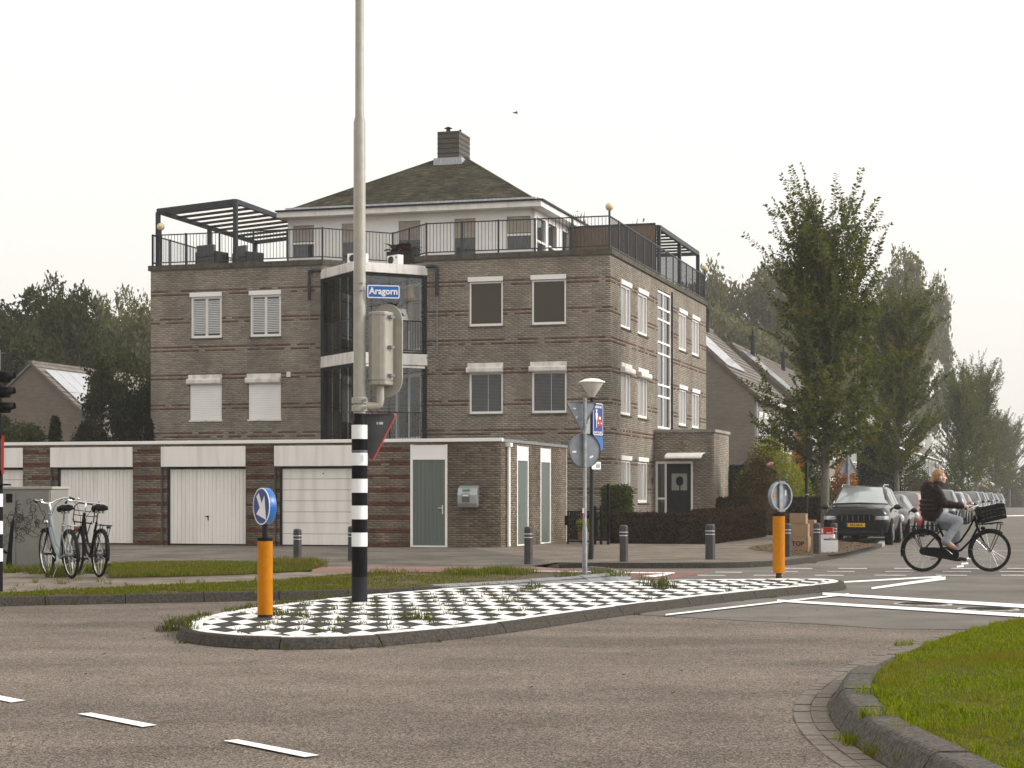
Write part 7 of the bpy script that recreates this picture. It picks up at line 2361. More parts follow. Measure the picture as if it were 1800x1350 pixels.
# jacket with quilted rolls
mb = MB()
prof = [(1.40, .165, .20, .20), (1.33, .185, .165, .225), (1.255, .195, .15, .24), (1.18, .195, .145, .245), (1.105, .195, .15, .245), (1.03, .185, .16, .235), (.985, .17, .165, .215)]
for z_, rx, cx_, ry in prof: mb.ball((cx_, 0, z_), 1.0, 18, 10, (rx * 1.08, ry * 1.06, .070))
for sy in (-.055, .055): caps(mb, (.163, sy, 1.03), (.185, sy, 1.38), .188, .182)
mb.ball((.195, 0, 1.43), .15, 16, 12, (1.0, 1.35, .85))
for s_, e_, h_ in ((shR, elR, haR), (shL, elL, haL)):
    for k_ in range(5): p = s_.lerp(e_, k_ / 4); mb.ball(p, .092 - .004 * k_, 12, 10)
    for k_ in range(5): p = e_.lerp(h_, k_ / 4 * .9); mb.ball(p, .080 - .006 * k_, 12, 10)
    caps(mb, s_, e_, .080, .070); caps(mb, e_, e_.lerp(h_, .92), .068, .048)
mb.ball((.25, 0, 1.555), .1, 14, 10, (1.0, 1.05, .75)); mb.ball((.30, 0, 1.575), .075, 14, 10, (.95, 1.1, .62))   # high collar
mb.ball((.09, 0, 1.53), .112, 14, 10, (1.0, 1.3, .8)); mb.ball((.035, 0, 1.47), .10, 12, 10, (.8, 1.3, 1.1)); mb.ball((.06, 0, 1.40), .12, 12, 10, (.8, 1.4, .9))    # hood lying on the back
link_mesh('jacket', organic(mb, .0105, 7), M['jacket'], per)
mb = MB()
for h_, k_, a_ in ((hipR, knR, anR), (hipL, knL, anL)):
    caps(mb, h_, h_.lerp(k_, .5), .112, .098); caps(mb, h_.lerp(k_, .5), k_, .098, .082); caps(mb, k_, k_.lerp(a_, .5), .080, .074); caps(mb, k_.lerp(a_, .5), a_ + (a_ - k_).normalized() * .02, .074, .082)
mb.ball((.16, 0, 1.0), .15, 16, 12, (1.0, 1.15, .75))
link_mesh('jeans', organic(mb, .011, 3), M['denim'], per)
for a_, nm in ((anR, -1), (anL, 1)):
    mb = MB()
    f0 = a_ + Vector((-.03, 0, -.05)); f1 = a_ + Vector((.18, 0, -.145)) if nm < 0 else a_ + Vector((.19, 0, -.08))
    caps(mb, f0, f0.lerp(f1, .5), .040, .042); caps(mb, f0.lerp(f1, .5), f1, .042, .034)
    mb.ball(f0 + Vector((.01, 0, .03)), .042, 12, 8)
    link_mesh('shoe', organic(mb, .009, 2), M['shoe'] if nm < 0 else M['dark'], per)
# ------------------------------------------------------------------ houses
def wallbrick_mat(name, c1, c2, mort):
    m, n, b, N, L = nodes(name)
    tc = N.new('ShaderNodeTexCoord'); sp = N.new('ShaderNodeSeparateXYZ'); L.new(tc.outputs['Object'], sp.inputs[0])
    ad = N.new('ShaderNodeMath'); ad.operation = 'ADD'; L.new(sp.outputs[0], ad.inputs[0]); L.new(sp.outputs[1], ad.inputs[1])
    cb = N.new('ShaderNodeCombineXYZ'); L.new(ad.outputs[0], cb.inputs[0]); L.new(sp.outputs[2], cb.inputs[1])
    br = N.new('ShaderNodeTexBrick'); br.inputs['Scale'].default_value = 1.0; br.inputs['Brick Width'].default_value = .22; br.inputs['Row Height'].default_value = .0625; br.inputs['Mortar Size'].default_value = .006
    br.inputs['Color1'].default_value, br.inputs['Color2'].default_value, br.inputs['Mortar'].default_value = c4(c1), c4(c2), c4(mort)
    L.new(cb.outputs[0], br.inputs['Vector'])
    no = N.new('ShaderNodeTexNoise'); no.inputs['Scale'].default_value = .7; no.inputs['Detail'].default_value = 6; L.new(tc.outputs['Object'], no.inputs['Vector'])
    mr = N.new('ShaderNodeMapRange'); mr.inputs['To Min'].default_value = .7; mr.inputs['To Max'].default_value = 1.3; L.new(no.outputs['Fac'], mr.inputs['Value'])
    mx = N.new('ShaderNodeMix'); mx.data_type = 'RGBA'; mx.blend_type = 'MULTIPLY'; mx.inputs[0].default_value = 1.0
    L.new(br.outputs['Color'], mx.inputs[6]); L.new(mr.outputs[0], mx.inputs[7]); L.new(mx.outputs[2], b.inputs['Base Color'])
    b.inputs['Roughness'].default_value = .9
    return m
M['hbrick'] = wallbrick_mat('house_brick', (.19, .165, .135), (.24, .205, .165), (.15, .135, .115))
M['hbrick2'] = wallbrick_mat('house_brick_warm', (.15, .12, .10), (.19, .15, .12), (.12, .105, .09))
M['rooftile'] = pm('roof_tile', (.13, .115, .10), (.20, .18, .155), scale=3, rough=.85, bump=.4, bscale=14)
M['solar'] = pm('solar_panel', (.30, .31, .33), (.36, .37, .39), scale=1, rough=.12, spec=.9)  # pale grey puts the sky glare into the panel colour

def house(xr, y0, half, eave, ridge, length, label, nwin=2, solar=0, dormers=0, wallm='hbrick', storeys=2, pipes=True, mirror_s=1, downpipe=True):
    """ridge runs along the street; local x = 0 at the ridge, street front at +half; gable towards the camera"""
    X, Y = FB.w(xr, y0)
    t = empty('terraced_house', (X, Y, .05), -ANG, label, 'house', 'brick houses in the neighbourhood')
    mb = MB()
    mb.add([(-half, 0, 0), (half, 0, 0), (half, 0, eave), (0, 0, ridge), (-half, 0, eave)], [(0, 1, 2, 3, 4)])
    mb.add([(-half, length, 0), (half, length, 0), (half, length, eave), (0, length, ridge), (-half, length, eave)], [(4, 3, 2, 1, 0)])
    mb.add([(half, 0, 0), (half, length, 0), (half, length, eave), (half, 0, eave)], [(0, 1, 2, 3)])
    mb.add([(-half, 0, 0), (-half, length, 0), (-half, length, eave), (-half, 0, eave)], [(3, 2, 1, 0)])
    mb.build('wall', M[wallm], t, fix=False)
    sl = Vector((half, 0, eave - ridge)).normalized(); ov_ = .35
    rf = None
    for s in (1, -1):
        a = Vector((0, -.12, ridge + .10)); d = Vector((s * sl.x, 0, sl.z)) * (math.hypot(half, ridge - eave) + ov_)
        mb = MB(); b = a + Vector((0, length + .24, 0))
        th = Vector((0, 0, -.12))
        mb.hexa([a + th, b + th, b + d + th, a + d + th, a, b, b + d, a + d]); o_ = mb.build('roof', M['rooftile'], t)
        if s == mirror_s or rf is None: rf = o_
        # tile courses: raised rows across the slope
        n = int(d.length / .34)
        mb = MB()
        nn = Vector((-s * sl.z, 0, s * sl.x)) * s
        if nn.z < 0: nn = -nn
        for k in range(n):
            p0 = a + d * ((k + 1) / n); p1 = a + d * (k / n)
            mb.add([p0 + nn * .045, p0 + Vector((0, length + .24, 0)) + nn * .045, p1 + Vector((0, length + .24, 0)) + nn * .006, p1 + nn * .006, p0, p0 + Vector((0, length + .24, 0))], [(0, 1, 2, 3), (4, 5, 1, 0)])
        mb.build('tile_courses', M['rooftile'], o_, kind='stuff', fix=False)
        mb = MB(); e0 = a + d; mb.bar(e0 + Vector((s * .05, 0, -.06)), e0 + Vector((s * .05, length + .24, -.06)), .14, .12); mb.build('gutter', M['white'], o_)
        if s == mirror_s and solar:
            cols = solar
            pw, ph = 1.0, 1.65
            for r_ in range(2):
                for c_ in range(cols):
                    p = a + d * (.10 + r_ * (ph + .03) / d.length) + Vector((0, .45 + c_ * (pw + .03), 0)) + nn * .10
                    q = d.normalized()
                    mb = MB(); yv = Vector((0, pw, 0))
                    c8 = [p, p + yv, p + yv + q * ph, p + q * ph]
                    mb.hexa([v - nn * .04 for v in c8] + c8); mb.build('solar_panel', M['solar'], o_)
        if s == mirror_s:
            for k in range(dormers):
                yc = length * (k + .5) / dormers
                base = a + d * .55
                mb = MB(); mb.box(base.x - .2 * s - 1.4, yc - 1.3, base.z - .4, base.x + .9 * s, yc + 1.3, base.z + 1.35); dm = mb.build('dormer', M['white'], o_)
                mb = MB(); mb.box(base.x + .9 * s, yc - 1.1, base.z + .1, base.x + .93 * s, yc + 1.1, base.z + 1.1); mb.build('dormer_window', M['pane'], dm)
                mb = MB(); mb.box(base.x - .2 * s - 1.5, yc - 1.4, base.z + 1.35, base.x + 1.0 * s, yc + 1.4, base.z + 1.5); mb.build('dormer_roof', M['steel'], dm)
    mb = MB(); mb.bar((0, -.14, ridge + .12), (0, length + .14, ridge + .12), .22, .12); mb.build('ridge_cap', M['rooftile'], t)
    if pipes:
        for yy in (length * .18, length * .68):
            mb = MB(); mb.tube([(.5, yy, ridge - .3), (.5, yy, ridge + .55), (.5, yy, ridge + .56), (.5, yy, ridge + .85), (.5, yy, ridge + .86), (.5, yy, ridge + 1.2)], [.13, .13, .2, .2, .07, .05], 10); mb.build('vent_pipe', M['dark'], t)
    # windows on the street front
    n = nwin
    fc = Face((half, 0), (0, 1), (1, 0))
    unit = length / n
    for k in range(n):
        for fl in range(storeys):
            for off_, ww in ((.16, .16), (.42, .24), (.70, .18)):
                u0 = unit * (k + off_); u1 = u0 + unit * ww
                z0 = .7 + fl * 2.75; z1 = z0 + 1.55
                if z1 > eave - .1: z1 = eave - .15
                mb = MB(); fw = .07
                for a_ in (u0, u1 - fw): fc.box(mb, a_, a_ + fw, .005, .05, z0, z1)
                fc.box(mb, u0, u1, .005, .048, z0, z0 + fw); fc.box(mb, u0, u1, .005, .048, z1 - fw, z1)
                w_ = mb.build('window', M['white'], t)
                mb = MB(); fc.box(mb, u0 + fw, u1 - fw, .008, .02, z0 + fw, z1 - fw); mb.build('pane', M['pane_c'] if (k + fl) % 2 else M['pane'], w_)
                mb = MB(); fc.box(mb, u0 - .03, u1 + .03, .004, .07, z1 + .01, z1 + .16); mb.build('lintel', M['cream'], w_)
    if downpipe:
        for k in range(n + 1):
            mb = MB(); mb.tube([fc.pt(min(length - .1, k * unit + .12), .07, 0), fc.pt(min(length - .1, k * unit + .12), .07, eave - .1)], .045, 8); mb.build('rain_pipe', M['zinc'], t)
    return t
house(.4 - 4.2, 26.5, 4.2, 5.85, 9.75, 12.5, 'brick house with a tiled roof and solar panels right behind the apartment building', 2, solar=5)
house(1.0 - 4.2, 41.5, 4.2, 5.7, 9.3, 24, 'brick terrace half hidden by street trees, behind the house with solar panels', 4, solar=4)
house(.6 - 4.2, 98, 4.2, 5.5, 8.9, 66, 'long far terrace of pale brick houses with white dormers up the side street', 11, dormers=6)
house(-32.1, 19.9, 4.1, 3.9, 7.4, 11, 'brick gable house with shining solar panels behind the garages', 2, solar=7, wallm='hbrick2', pipes=False)
house(13.0, 215, 4.5, 5.4, 9.0, 20, 'hazy brick house at the far right end of the street', 3, wallm='hbrick2')

# ------------------------------------------------------------------ leaves
def leaf_quads(P, size, up=.0, seedn=None, fold=.25, aspect=.55, dirs=None):
    """one diamond leaf per point, random facing"""
    n = len(P)
    v = RNG.normal(size=(n, 3))
    if dirs is not None: v = dirs + v * .45
    v /= np.linalg.norm(v, axis=1, keepdims=True)
    r = RNG.normal(size=(n, 3)); r[:, 2] += up
    u = np.cross(v, r); u /= np.maximum(np.linalg.norm(u, axis=1, keepdims=True), 1e-6)
    nn = np.cross(u, v)
    s = (np.asarray(size) * RNG.uniform(.65, 1.25, n))[:, None]
    V = np.empty((n, 4, 3))
    V[:, 0] = P
    V[:, 1] = P + v * s * .5 + u * s * aspect * .5 + nn * s * fold * .5
    V[:, 2] = P + v * s
    V[:, 3] = P + v * s * .5 - u * s * aspect * .5 + nn * s * fold * .5
    Fc = np.arange(n * 4).reshape(n, 4)
    return V.reshape(-1, 3), Fc

def rand_dir(n):
    d = RNG.normal(size=(n, 3)); return d / np.linalg.norm(d, axis=1, keepdims=True)

def crown_points(rx, rz, cz, clumps, per, cr=(.20, .34), squash=.75):
    pts = []
    for _ in range(clumps):
        d = rand_dir(1)[0]
        r = RNG.uniform(.35, .88) ** .6
        c = np.array([d[0] * rx * r, d[1] * rx * r, cz + d[2] * rz * r])
        q = RNG.uniform(*cr) * rx
        dd = rand_dir(per)
        rr = q * np.where(RNG.uniform(0, 1, per) < .12, RNG.uniform(1.0, 1.5, per), RNG.uniform(.4, 1.05, per) ** .5)
        pts.append(c + dd * rr[:, None] * np.array([1, 1, squash]))
    return np.concatenate(pts)

def limbs(mb, base, top, r0, n, spread, rng, z_lo=.35, z_hi=.85):
    base, top = Vector(base), Vector(top)
    mid = base.lerp(top, .5) + Vector((rng.uniform(-.2, .2), rng.uniform(-.2, .2), 0))
    mb.tube([base - Vector((0, 0, .1)), base + Vector((0, 0, .25)), mid, top], [r0 * 1.35, r0, r0 * .7, r0 * .15], 9)
    for k in range(n):
        f = rng.uniform(z_lo, z_hi)
        p = base.lerp(mid, f * 2) if f < .5 else mid.lerp(top, f * 2 - 1)
        a = rng.uniform(0, 6.28); e = rng.uniform(.4, 1.1); L_ = spread * rng.uniform(.6, 1.0) * (1.15 - f)
        q = p + Vector((math.cos(a) * math.cos(e), math.sin(a) * math.cos(e), math.sin(e))) * L_
        m_ = p.lerp(q, .5) + Vector((0, 0, -.06 * L_))
        mb.tube([p, m_, q], [r0 * .4, r0 * .25, r0 * .06], 6)

def broad_proto(i, clumps, per, leaf):
    rng = random.Random(40 + i)
    P = crown_points(4.6, 5.6, 9.0, clumps, per)
    V, Fc = leaf_quads(P, np.full(len(P), leaf), up=.5)
    me_c = arr_mesh('crown', V, Fc, None); mesh = me_c.data; bpy.data.objects.remove(me_c)
    mb = MB(); limbs(mb, (0, 0, 0), (rng.uniform(-.5, .5), rng.uniform(-.5, .5), 12.5), .28, 14, 4.5, rng, .25, .9)
    o_ = mb.build('trunk', M['bark'], None, smooth=True); tm = o_.data; bpy.data.objects.remove(o_)
    return mesh, tm
PROTO = [broad_proto(0, 46, 330, .42), broad_proto(1, 40, 360, .42), broad_proto(2, 52, 300, .40)]
CROWN_M = {}
def broad(px, Yd, ytop, wpx, kind, label, leafm='leaf_wood', rz=None, group='trees behind the houses', name='broad_tree'):
    s = F / Yd
    X = (px - CX) / s
    hgt = zof(ytop, s)
    me, tm = PROTO[kind]
    key = (kind, leafm)
    if key not in CROWN_M:
        m2 = me.copy(); m2.materials.clear(); m2.materials.append(M[leafm]); CROWN_M[key] = m2
    t = empty(name, (X, Yd, -.05), rz if rz is not None else random.uniform(0, 6.28), label, 'tree', group)
    k = hgt / 14.9; kx = wpx / s / 2 / 4.1
    t.scale = (kx, kx, k)
    link_mesh('crown', CROWN_M[key], None, t); link_mesh('trunk', tm, None, t)
    return t
W = [(-55, 108, 468, 190, 0), (25, 112, 484, 170, 1), (110, 104, 482, 130, 2), (68, 120, 505, 150, 0), (160, 116, 535, 130, 1), (205, 124, 503, 120, 2), (258, 118, 512, 110, 0), (0, 100, 560, 200, 2), (120, 98, 590, 190, 1), (215, 102, 590, 150, 0), (300, 128, 540, 150, 1)]
wl_ = ['leftmost tall tree of the wood, cut by the picture edge', 'tall dark tree second from the left edge', 'tall tree with a pointed top between the left gable and the sky', 'dark tree in the second rank above the left gable', 'lower tree between the pointed tree and the building', 'pale topped tree standing free against the sky', 'tree touching the left corner of the apartment building', 'low dark tree filling the wood behind the gable at the far left', 'low dark tree directly behind the gable ridge', 'low tree behind the dark garden tree', 'tree behind the left end of the apartment building']
for q, lb in zip(W, wl_): broad(*q, lb, 'leaf_hazed' if q[0] in (205, 258) else 'leaf_wood', group='trees of the wood on the left')
W = [(1235, 190, 452, 120, 0), (1300, 198, 446, 150, 1), (1365, 190, 452, 140, 2), (1430, 205, 470, 150, 0), (1270, 175, 540, 160, 2), (1360, 172, 560, 170, 1), (1500, 262, 480, 140, 1), (1590, 255, 432, 110, 2), (1630, 268, 475, 80, 0), (1550, 250, 540, 130, 0), (1050, 125, 366, 90, 1), (1015, 135, 380, 80, 2), (1100, 132, 386, 80, 0)]
wl_ = ['hazy tree right beside the street side of the building', 'broad hazy tree above the tiled roof with solar panels', 'hazy tree left of the tall street tree', 'hazy tree directly behind the tall street tree', 'lower hazy tree over the first house roof', 'lower hazy tree behind the vent pipes', 'hazy tree between the two nearest street trees', 'tall hazy tree standing out above the second street tree', 'ragged hazy tree at the right end of the wood', 'low hazy tree behind the second street tree', 'tree top showing above the terrace railing by the globe lamp', 'tree top showing above the terrace left of the globe lamp', 'tree top showing above the board fence']
for q, lb in zip(W, wl_): broad(*q, lb, 'leaf_hazed', group='hazy trees behind the houses on the right')
broad(208, 74, 612, 128, 2, 'dark garden tree between the gable house and the apartment building', 'leaf_wood', name='garden_tree', group='garden shrubs behind the garages')
broad(250, 70, 650, 90, 0, 'dark green garden tree against the left end of the apartment building', 'leaf_dark', name='garden_tree', group='garden shrubs behind the garages')
broad(28, 66, 716, 110, 1, 'yellowish garden bush above the first garages', 'leaf_green', name='garden_bush', group='garden shrubs behind the garages')
broad(150, 68, 738, 80, 2, 'low dark garden bush right of the small conifer', 'leaf_dark', name='garden_bush', group='garden shrubs behind the garages')
# conifers
def conifer(px, Yd, ytop, wpx, label):
    s = F / Yd; h_ = zof(ytop, s); r_ = wpx / s / 2
    t = empty('conifer', ((px - CX) / s, Yd, 0), 0, label, 'conifer', 'conifers behind the garages')
    n = 5000
    z = RNG.uniform(.05, 1, n); a = RNG.uniform(0, 6.28, n); rad = r_ * (1 - z) ** .8 * RNG.uniform(.75, 1.05, n)
    P = np.stack([rad * np.cos(a), rad * np.sin(a), z * h_], 1)
    V, Fc = leaf_quads(P, np.full(n, .16), up=1)
    arr_mesh('crown', V, Fc, M['leaf_dark'], t)
    mb = MB(); mb.tube([(0, 0, -.05), (0, 0, h_ * .9)], [.09, .02], 8); mb.build('trunk', M['bark'], t)
conifer(97, 60, 737, 66, 'small pointed conifer just above the garage roof')
conifer(262, 62, 742, 40, 'narrow conifer at the foot of the building above the garage roof')

# ------------------------------------------------------------------ street trees
def street_proto(seed, H_=12.2):
    rng = random.Random(seed)
    nprng = np.random.default_rng(seed)
    wood = MB()
    stem = [Vector((0, 0, -.1)), Vector((0, 0, .3)), Vector((.03, .02, 2.5)), Vector((.06, -.03, 5.5)), Vector((.0, .05, 8.0)), Vector((.05, 0, 9.8))]
    wood.tube(stem, [.17, .135, .115, .085, .045, .012], 10)
    pts, dirs = [], []
    def shoot(p, d, L_, r0, dens, bend):
        """a whip with leaves in two ranks, curving upward"""
        n = max(3, int(L_ / .22))
        path = [p.copy()]
        for k in range(n):
            d = (d + Vector((rng.uniform(-.06, .06), rng.uniform(-.06, .06), bend))).normalized()
            p = p + d * (L_ / n); path.append(p.copy())
        wood.tube(path, [r0 * (1 - .9 * i / n) + .003 for i in range(n + 1)], 4, caps=False)
        m_ = int(L_ * dens)
        side = d.cross(Vector((rng.uniform(-1, 1), rng.uniform(-1, 1), .3))).normalized()
        for k in range(m_):
            f = (k + .5) / m_ * n
            i = min(int(f), n - 1)
            q = path[i].lerp(path[i + 1], f - i)
            dd = (path[i + 1] - path[i]).normalized()
            sd_ = side if k % 2 else -side
            pts.append(q); dirs.append((dd * .55 + sd_ * .8 + Vector((0, 0, -.25)) + Vector((rng.uniform(-.3, .3), rng.uniform(-.3, .3), rng.uniform(-.3, .3)))).normalized())
        return path
    def stem_at(z):
        for i in range(1, len(stem) - 1):
            if stem[i].z <= z <= stem[i + 1].z: return stem[i].lerp(stem[i + 1], (z - stem[i].z) / (stem[i + 1].z - stem[i].z))
        return stem[-1]
    nl_ = 64
    for k in range(nl_):
        z = 2.3 + 6.9 * (k / nl_) ** 1.05
        p = stem_at(z)
        a = k * 2.4 + rng.uniform(-.4, .4)
        el = R(rng.uniform(18, 40)) if z < 4.2 else R(rng.uniform(42, 64))
        L_ = (1.9 + rng.uniform(-.3, .5)) if z < 3.4 else (2.6 + rng.uniform(-.5, .9)) * (1.0 if z < 7.2 else .80)
        d = Vector((math.cos(a) * math.cos(el), math.sin(a) * math.cos(el), math.sin(el)))
        path = shoot(p, d, L_, .022, 26, .035)
        for q in range(rng.randint(6, 9)):
            i = rng.randint(0, len(path) - 2)
            b = path[i]
            d2 = ((path[i + 1] - path[i]).normalized() + Vector((rng.uniform(-.8, .8), rng.uniform(-.8, .8), rng.uniform(-.3, .6)))).normalized()
            pth2 = shoot(b, d2, rng.uniform(.5, 1.5) if z < 7 else rng.uniform(.7, 1.9), .008, 30, .06)
            if rng.random() < .7:
                b2 = pth2[rng.randint(0, len(pth2) - 2)]
                shoot(b2, (d2 + Vector((rng.uniform(-.9, .9), rng.uniform(-.9, .9), rng.uniform(-.4, .5)))).normalized(), rng.uniform(.35, .9), .005, 26, .03)
    for k in range(46):                                   # leaders above the crown
        a = rng.uniform(0, 6.28); p = stem_at(rng.uniform(5.2, 9.7))
        el = R(rng.uniform(50, 80))
        shoot(p, Vector((math.cos(a) * math.cos(el), math.sin(a) * math.cos(el), math.sin(el))), rng.uniform(2.2, 3.9), .012, 20, .015)
    P = np.array([tuple(q) for q in pts]); D = np.array([tuple(q) for q in dirs])
    V, Fc = leaf_quads(P, np.full(len(P), .135), aspect=.62, dirs=D * 2.2)
    o_ = arr_mesh('crown', V, Fc, M['leaf_street']); cm = o_.data; bpy.data.objects.remove(o_)
    o_ = wood.build('trunk', M['bark'], None, smooth=True, fix=False); wm = o_.data; bpy.data.objects.remove(o_)
    return cm, wm, float(V[:, 2].max())
SP = [street_proto(3), street_proto(11)]
def street_tree(X, Y, top, kind, rz, label, wide=1.0):
    cm, wm, h_ = SP[kind]
    t = empty('street_tree', (X, Y, .08), rz, label, 'tree', 'upright street trees along the side street')
    k = top / h_
    t.scale = (k * wide, k * wide, k)
    link_mesh('crown', cm, None, t); link_mesh('trunk', wm, None, t)
x_, y_ = (1450 - CX) / 56.5, F / 56.5
street_tree(x_, y_, zof(284, 56.5), 0, .4, 'tallest upright street tree with leafy whips, nearest on the street corner', 1.15)
street_tree((1577 - CX) / 40.5, F / 40.5, zof(440, 40.5), 1, 1.2, 'second upright street tree, just right of the nearest', 1.05)
street_tree((1692 - CX) / 25, F / 25, zof(622, 25), 1, 3.4, 'third upright street tree, above the dark parked car', 1.1)
street_tree((1716 - CX) / 22.5, F / 22.5, zof(612, 22.5), 0, 5.0, 'fourth upright street tree, close right of the third', 1.05)
street_tree((1752 - CX) / 17, F / 17, zof(700, 17), 1, .9, 'hazy fifth street tree far up the side street')
street_tree((1775 - CX) / 14.5, F / 14.5, zof(722, 14.5), 0, 2.0, 'hazy last street tree at the right picture edge', 1.2)
for k, (px, s_, lab) in enumerate(((1508, 36, 'slim street lamp beyond the nearest street tree'), (1702, 24, 'slim street lamp between the third and fourth street trees'))):
    t = empty('street_lamp', ((px - CX) / s_, F / s_, .05), 0, lab, 'street lamp')
    h_ = zof(602 if k == 0 else 800, s_) - .05
    mb = MB(); mb.tube([(0, 0, 0), (0, 0, h_)], [.06, .035], 8); mb.build('pole', M['dark'], t)
    mb = MB(); mb.lathe([(.03, h_), (.22, h_ + .2), (.26, h_ + .22), (.12, h_ + .32), (.02, h_ + .34)], 16); mb.build('lamp_head', M['white'], t, smooth=True)

# ------------------------------------------------------------------ hedges and bushes
def hedge(name, loc, rz, w_, d_, h_, leafm, label, dens=900, leaf=.05, cat='hedge', group=None, inner='leaf_dark'):
    t = empty(name, loc, rz, label, cat, group)
    mb = MB(); mb.box(.05, .05, -.02, w_ - .05, d_ - .05, h_ - .06); mb.build('branches', M['black'] if inner is None else M['soil'], t)
    areas = [(w_ * h_, 0), (w_ * d_, 1), (d_ * h_, 2), (d_ * h_, 3), (w_ * h_, 4)]
    P = []
    for A, k in areas:
        n = int(A * dens * (.4 if k == 4 else 1))
        u, v = RNG.uniform(0, 1, n), RNG.uniform(0, 1, n)
        j = RNG.uniform(-.06, .03, n)
        if k == 0: q = np.stack([u * w_, j, v * h_], 1)
        elif k == 1: q = np.stack([u * w_, v * d_, h_ - j * 1.2 - .02 + .03 * np.sin(u * w_ * 2.3) * np.sin(v * 5)], 1)
        elif k == 2: q = np.stack([w_ - j, u * d_, v * h_], 1)
        elif k == 3: q = np.stack([j, u * d_, v * h_], 1)
        else: q = np.stack([u * w_, d_ - j, v * h_], 1)
        P.append(q)
    P = np.concatenate(P)
    V, Fc = leaf_quads(P, np.full(len(P), leaf), up=.4)
    arr_mesh('foliage', V, Fc, M[leafm], t)
    return t
hc = gp(1250, 957, .1)
FH = Fr(*hc)
xh = FH.front(1074, 940)[0]
hedge('brown_hedge', FH.w(xh, 0) + (.1,), -ANG, -xh, .75, .76, 'leaf_hedge', 'low brown hedge along the garden, parallel to the cycle path', 2600, .05, group='low brown hedges round the front garden')
yh_ = FH.side(1344, 943)[0]
hedge('brown_hedge', FH.w(-.75, .76) + (.1,), -ANG, .75, yh_ - .76, .84, 'leaf_hedge', 'brown hedge running up the side street from the corner bollard', 2600, .05, group='low brown hedges round the front garden')
s = 53.0
hx0, hx1 = (1262 - CX) / s, (1450 - CX) / s
hedge('brown_hedge', (hx0, F / s, .1), -.12, (hx1 - hx0), .7, zof(877, s) - .1, 'leaf_hedge', 'long reddish brown hedge below the round bushes', 1900, .055, group='low brown hedges round the front garden')
s = 49.0
hedge('tall_hedge', ((1256 - CX) / s, F / s, .05), -ANG, .95, 2.4, zof(822, s) - .05, 'leaf_dark', 'tall dark clipped hedge beside the entrance porch', 900, .07)
ig = gp(1060, 951, .1)
hedge('ivy_hedge', (ig[0], ig[1] + .3, .1), -ANG, .72, .5, 1.5, 'leaf_green', 'green ivy covered fence panel by the garden gate', 1500, .075)
hedge('garden_shrub', (ig[0] - .9, ig[1] + 1.6, .1), -ANG, .9, .5, .75, 'leaf_dark', 'dark shrub behind the wire gate', 700, .07, cat='shrub')
t = empty('flower_pot', fg.w(.22, .9) + (.1,), 0, 'pot plant with red flowers behind the garden gate', 'potted plant')
mb = MB(); mb.lathe([(.12, 0), (.17, .3), (.17, .32)], 14); mb.build('pot', M['card'], t)
V, Fc = leaf_quads(np.array([0, 0, .5]) + rand_dir(300) * RNG.uniform(.05, .22, 300)[:, None], np.full(300, .08)); arr_mesh('leaves', V, Fc, M['leaf_yellow'], t)
V, Fc = leaf_quads(np.array([0, 0, .78]) + rand_dir(60) * .08, np.full(60, .05)); arr_mesh('flowers', V, Fc, M['signred'], t)

def bush(name, px, s, ytop, wpx, base_z, leafm, label, n=5000, leaf=.08, squash=1.0, group='garden bushes by the side street', cat='bush', depth=.9):
    t = empty(name, ((px - CX) / s, F / s, base_z), random.uniform(0, 6.28), label, cat, group)
    h_ = zof(ytop, s) - base_z; r_ = wpx / s / 2
    d = rand_dir(n); d[:, 2] = np.abs(d[:, 2])
    lump = 1 + .10 * np.sin(d[:, 0] * 7 + 1) * np.sin(d[:, 1] * 6) + .08 * np.sin(d[:, 2] * 9 + d[:, 0] * 4)
    rr = RNG.uniform(.78, 1.04, n) * lump
    P = d * rr[:, None] * np.array([r_, r_ * depth, h_])
    V, Fc = leaf_quads(P, np.full(n, leaf), up=.5)
    arr_mesh('foliage', V, Fc, M[leafm], t)
    mb = MB(); mb.ball((0, 0, 0), 1, 14, 10, (r_ * .72, r_ * depth * .72, h_ * .74)); mb.build('branches', M['soil'], t)
    return t
bush('yellow_bush', 1356, 51, 783, 138, .05, 'leaf_yellow', 'rounded yellow green bush behind the rose bush', 12000, .085)
rose = bush('rose_bush', 1335, 53.5, 803, 102, .05, 'leaf_rose', 'brownish rose bush with a single pink bloom', 11000, .085)
rx, rz_ = (1343 - 1340) / 53, zof(816, 53) - .05
rr_ = empty('rose_bloom', ((1343 - CX) / 53, F / 53 - 1.35, zof(816, 54)), 0, 'single pink rose bloom on the brownish bush', 'flower')
for k in range(9):
    a = k * 2.4; mb = MB(); q = .05 + .012 * k
    mb.ball((math.cos(a) * q * .6, math.sin(a) * q * .4, math.sin(a * 1.7) * .03), .045, 8, 6, (1, .5, 1)); mb.build('petal', M.get('pink') or M.setdefault('pink', pm('rose_pink', (.55, .22, .26), (.65, .32, .34), rough=.6)), rr_, smooth=True)
bush('dark_bush', 1350, 46, 758, 80, .05, 'leaf_dark', 'dark leafy shrub against the house wall, above the yellow bush', 5000, .12)
bush('orange_bush', 1405, 44, 776, 46, .05, 'leaf_orange', 'orange autumn shrub beside the tree trunk', 4500, .10)
bush('green_bush', 1432, 47, 800, 70, .05, 'leaf_green', 'green bush behind the street tree trunk', 5000, .10)
bush('orange_bush', 1482, 42, 806, 60, .05, 'leaf_orange', 'orange autumn shrub left of the black car roof', 4500, .10)
bush('dark_bush', 1540, 38, 762, 96, .05, 'leaf_dark', 'large dark evergreen behind the parked cars', 9000, .13)
bush('green_bush', 1612, 30, 812, 70, .05, 'leaf_green', 'green garden bush behind the cyclist', 5000, .13)
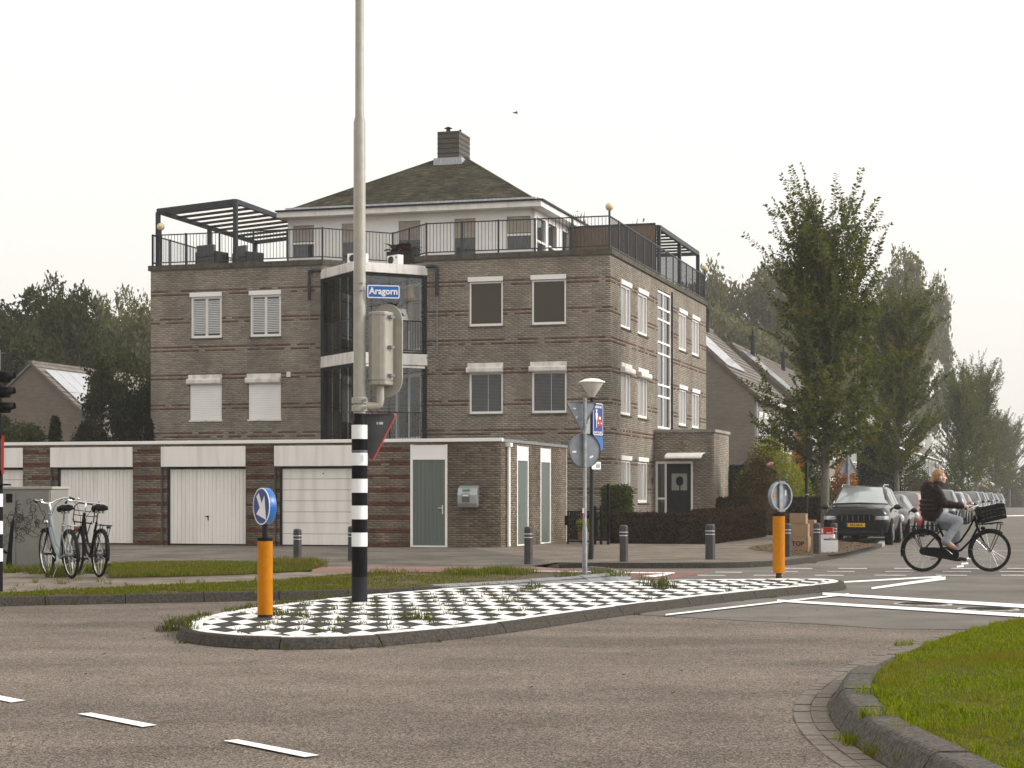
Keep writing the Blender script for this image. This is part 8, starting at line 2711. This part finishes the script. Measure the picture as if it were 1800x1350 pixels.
bush('green_bush', 1668, 26, 828, 80, .05, 'leaf_green', 'garden bush below the far terrace', 5000, .14)
bush('green_bush', 1725, 20, 838, 70, .05, 'leaf_hazed', 'hazy bush at the foot of the far street trees', 4000, .16)
bush('green_bush', 1780, 14, 832, 80, .05, 'leaf_wood', 'hazy bush closing the far end of the street', 4000, .2)
t = FB.w(.55, 6.9)
sh = empty('porch_shrub', t + (.1,), 0, 'autumn coloured shrub in front of the entrance side light', 'shrub', 'garden bushes by the side street')
P = np.array([0, 0, .7]) + rand_dir(1500) * RNG.uniform(.2, 1, 1500)[:, None] * np.array([.38, .38, .7]); P = P[P[:, 2] > .05]
V, Fc = leaf_quads(P, np.full(len(P), .07)); arr_mesh('foliage', V, Fc, M['leaf_rose'], sh)
mb = MB()
for k in range(9): a = k * .7; mb.tube([(0, 0, 0), (math.cos(a) * .12, math.sin(a) * .12, .6), (math.cos(a) * .3, math.sin(a) * .3, 1.25)], [.012, .009, .004], 5)
mb.build('stems', M['bark'], sh)

# a bird over the roof
bx_, bz_ = (907 - CX) / 50, zof(199, 50)
bd = empty('bird', (bx_, F / 50, bz_), .6, 'small dark bird in the sky right of the chimney', 'bird')
mb = MB()
mb.tube([(-.12, 0, 0), (-.06, 0, .005), (0, 0, .012), (.06, 0, .012), (.09, 0, .01)], [.008, .022, .028, .018, .006], 8)
for s_ in (-1, 1): mb.add([(.03, s_ * .015, .015), (-.04, s_ * .015, .012), (-.05, s_ * .10, .055), (-.07, s_ * .17, .03), (.0, s_ * .10, .06)], [(0, 1, 2, 4), (4, 2, 3)])
mb.build('body', M['black'], bd)

# ------------------------------------------------------------------ haze
hz_ = MB(); hz_.box(-170, -12, -1.2, 190, 420, 26.5)
o = hz_.build('haze', None)
mh = bpy.data.materials.new('haze_air'); mh.use_nodes = True
N, L = mh.node_tree.nodes, mh.node_tree.links
N.remove(N['Principled BSDF'])
pv = N.new('ShaderNodeVolumePrincipled'); pv.inputs['Color'].default_value = (.97, .965, .955, 1); pv.inputs['Density'].default_value = .0005; pv.inputs['Anisotropy'].default_value = .35
L.new(pv.outputs[0], N['Material Output'].inputs['Volume'])
o.data.materials.append(mh)
tag(o, 'thin morning mist filling the street', 'haze', kind='stuff')
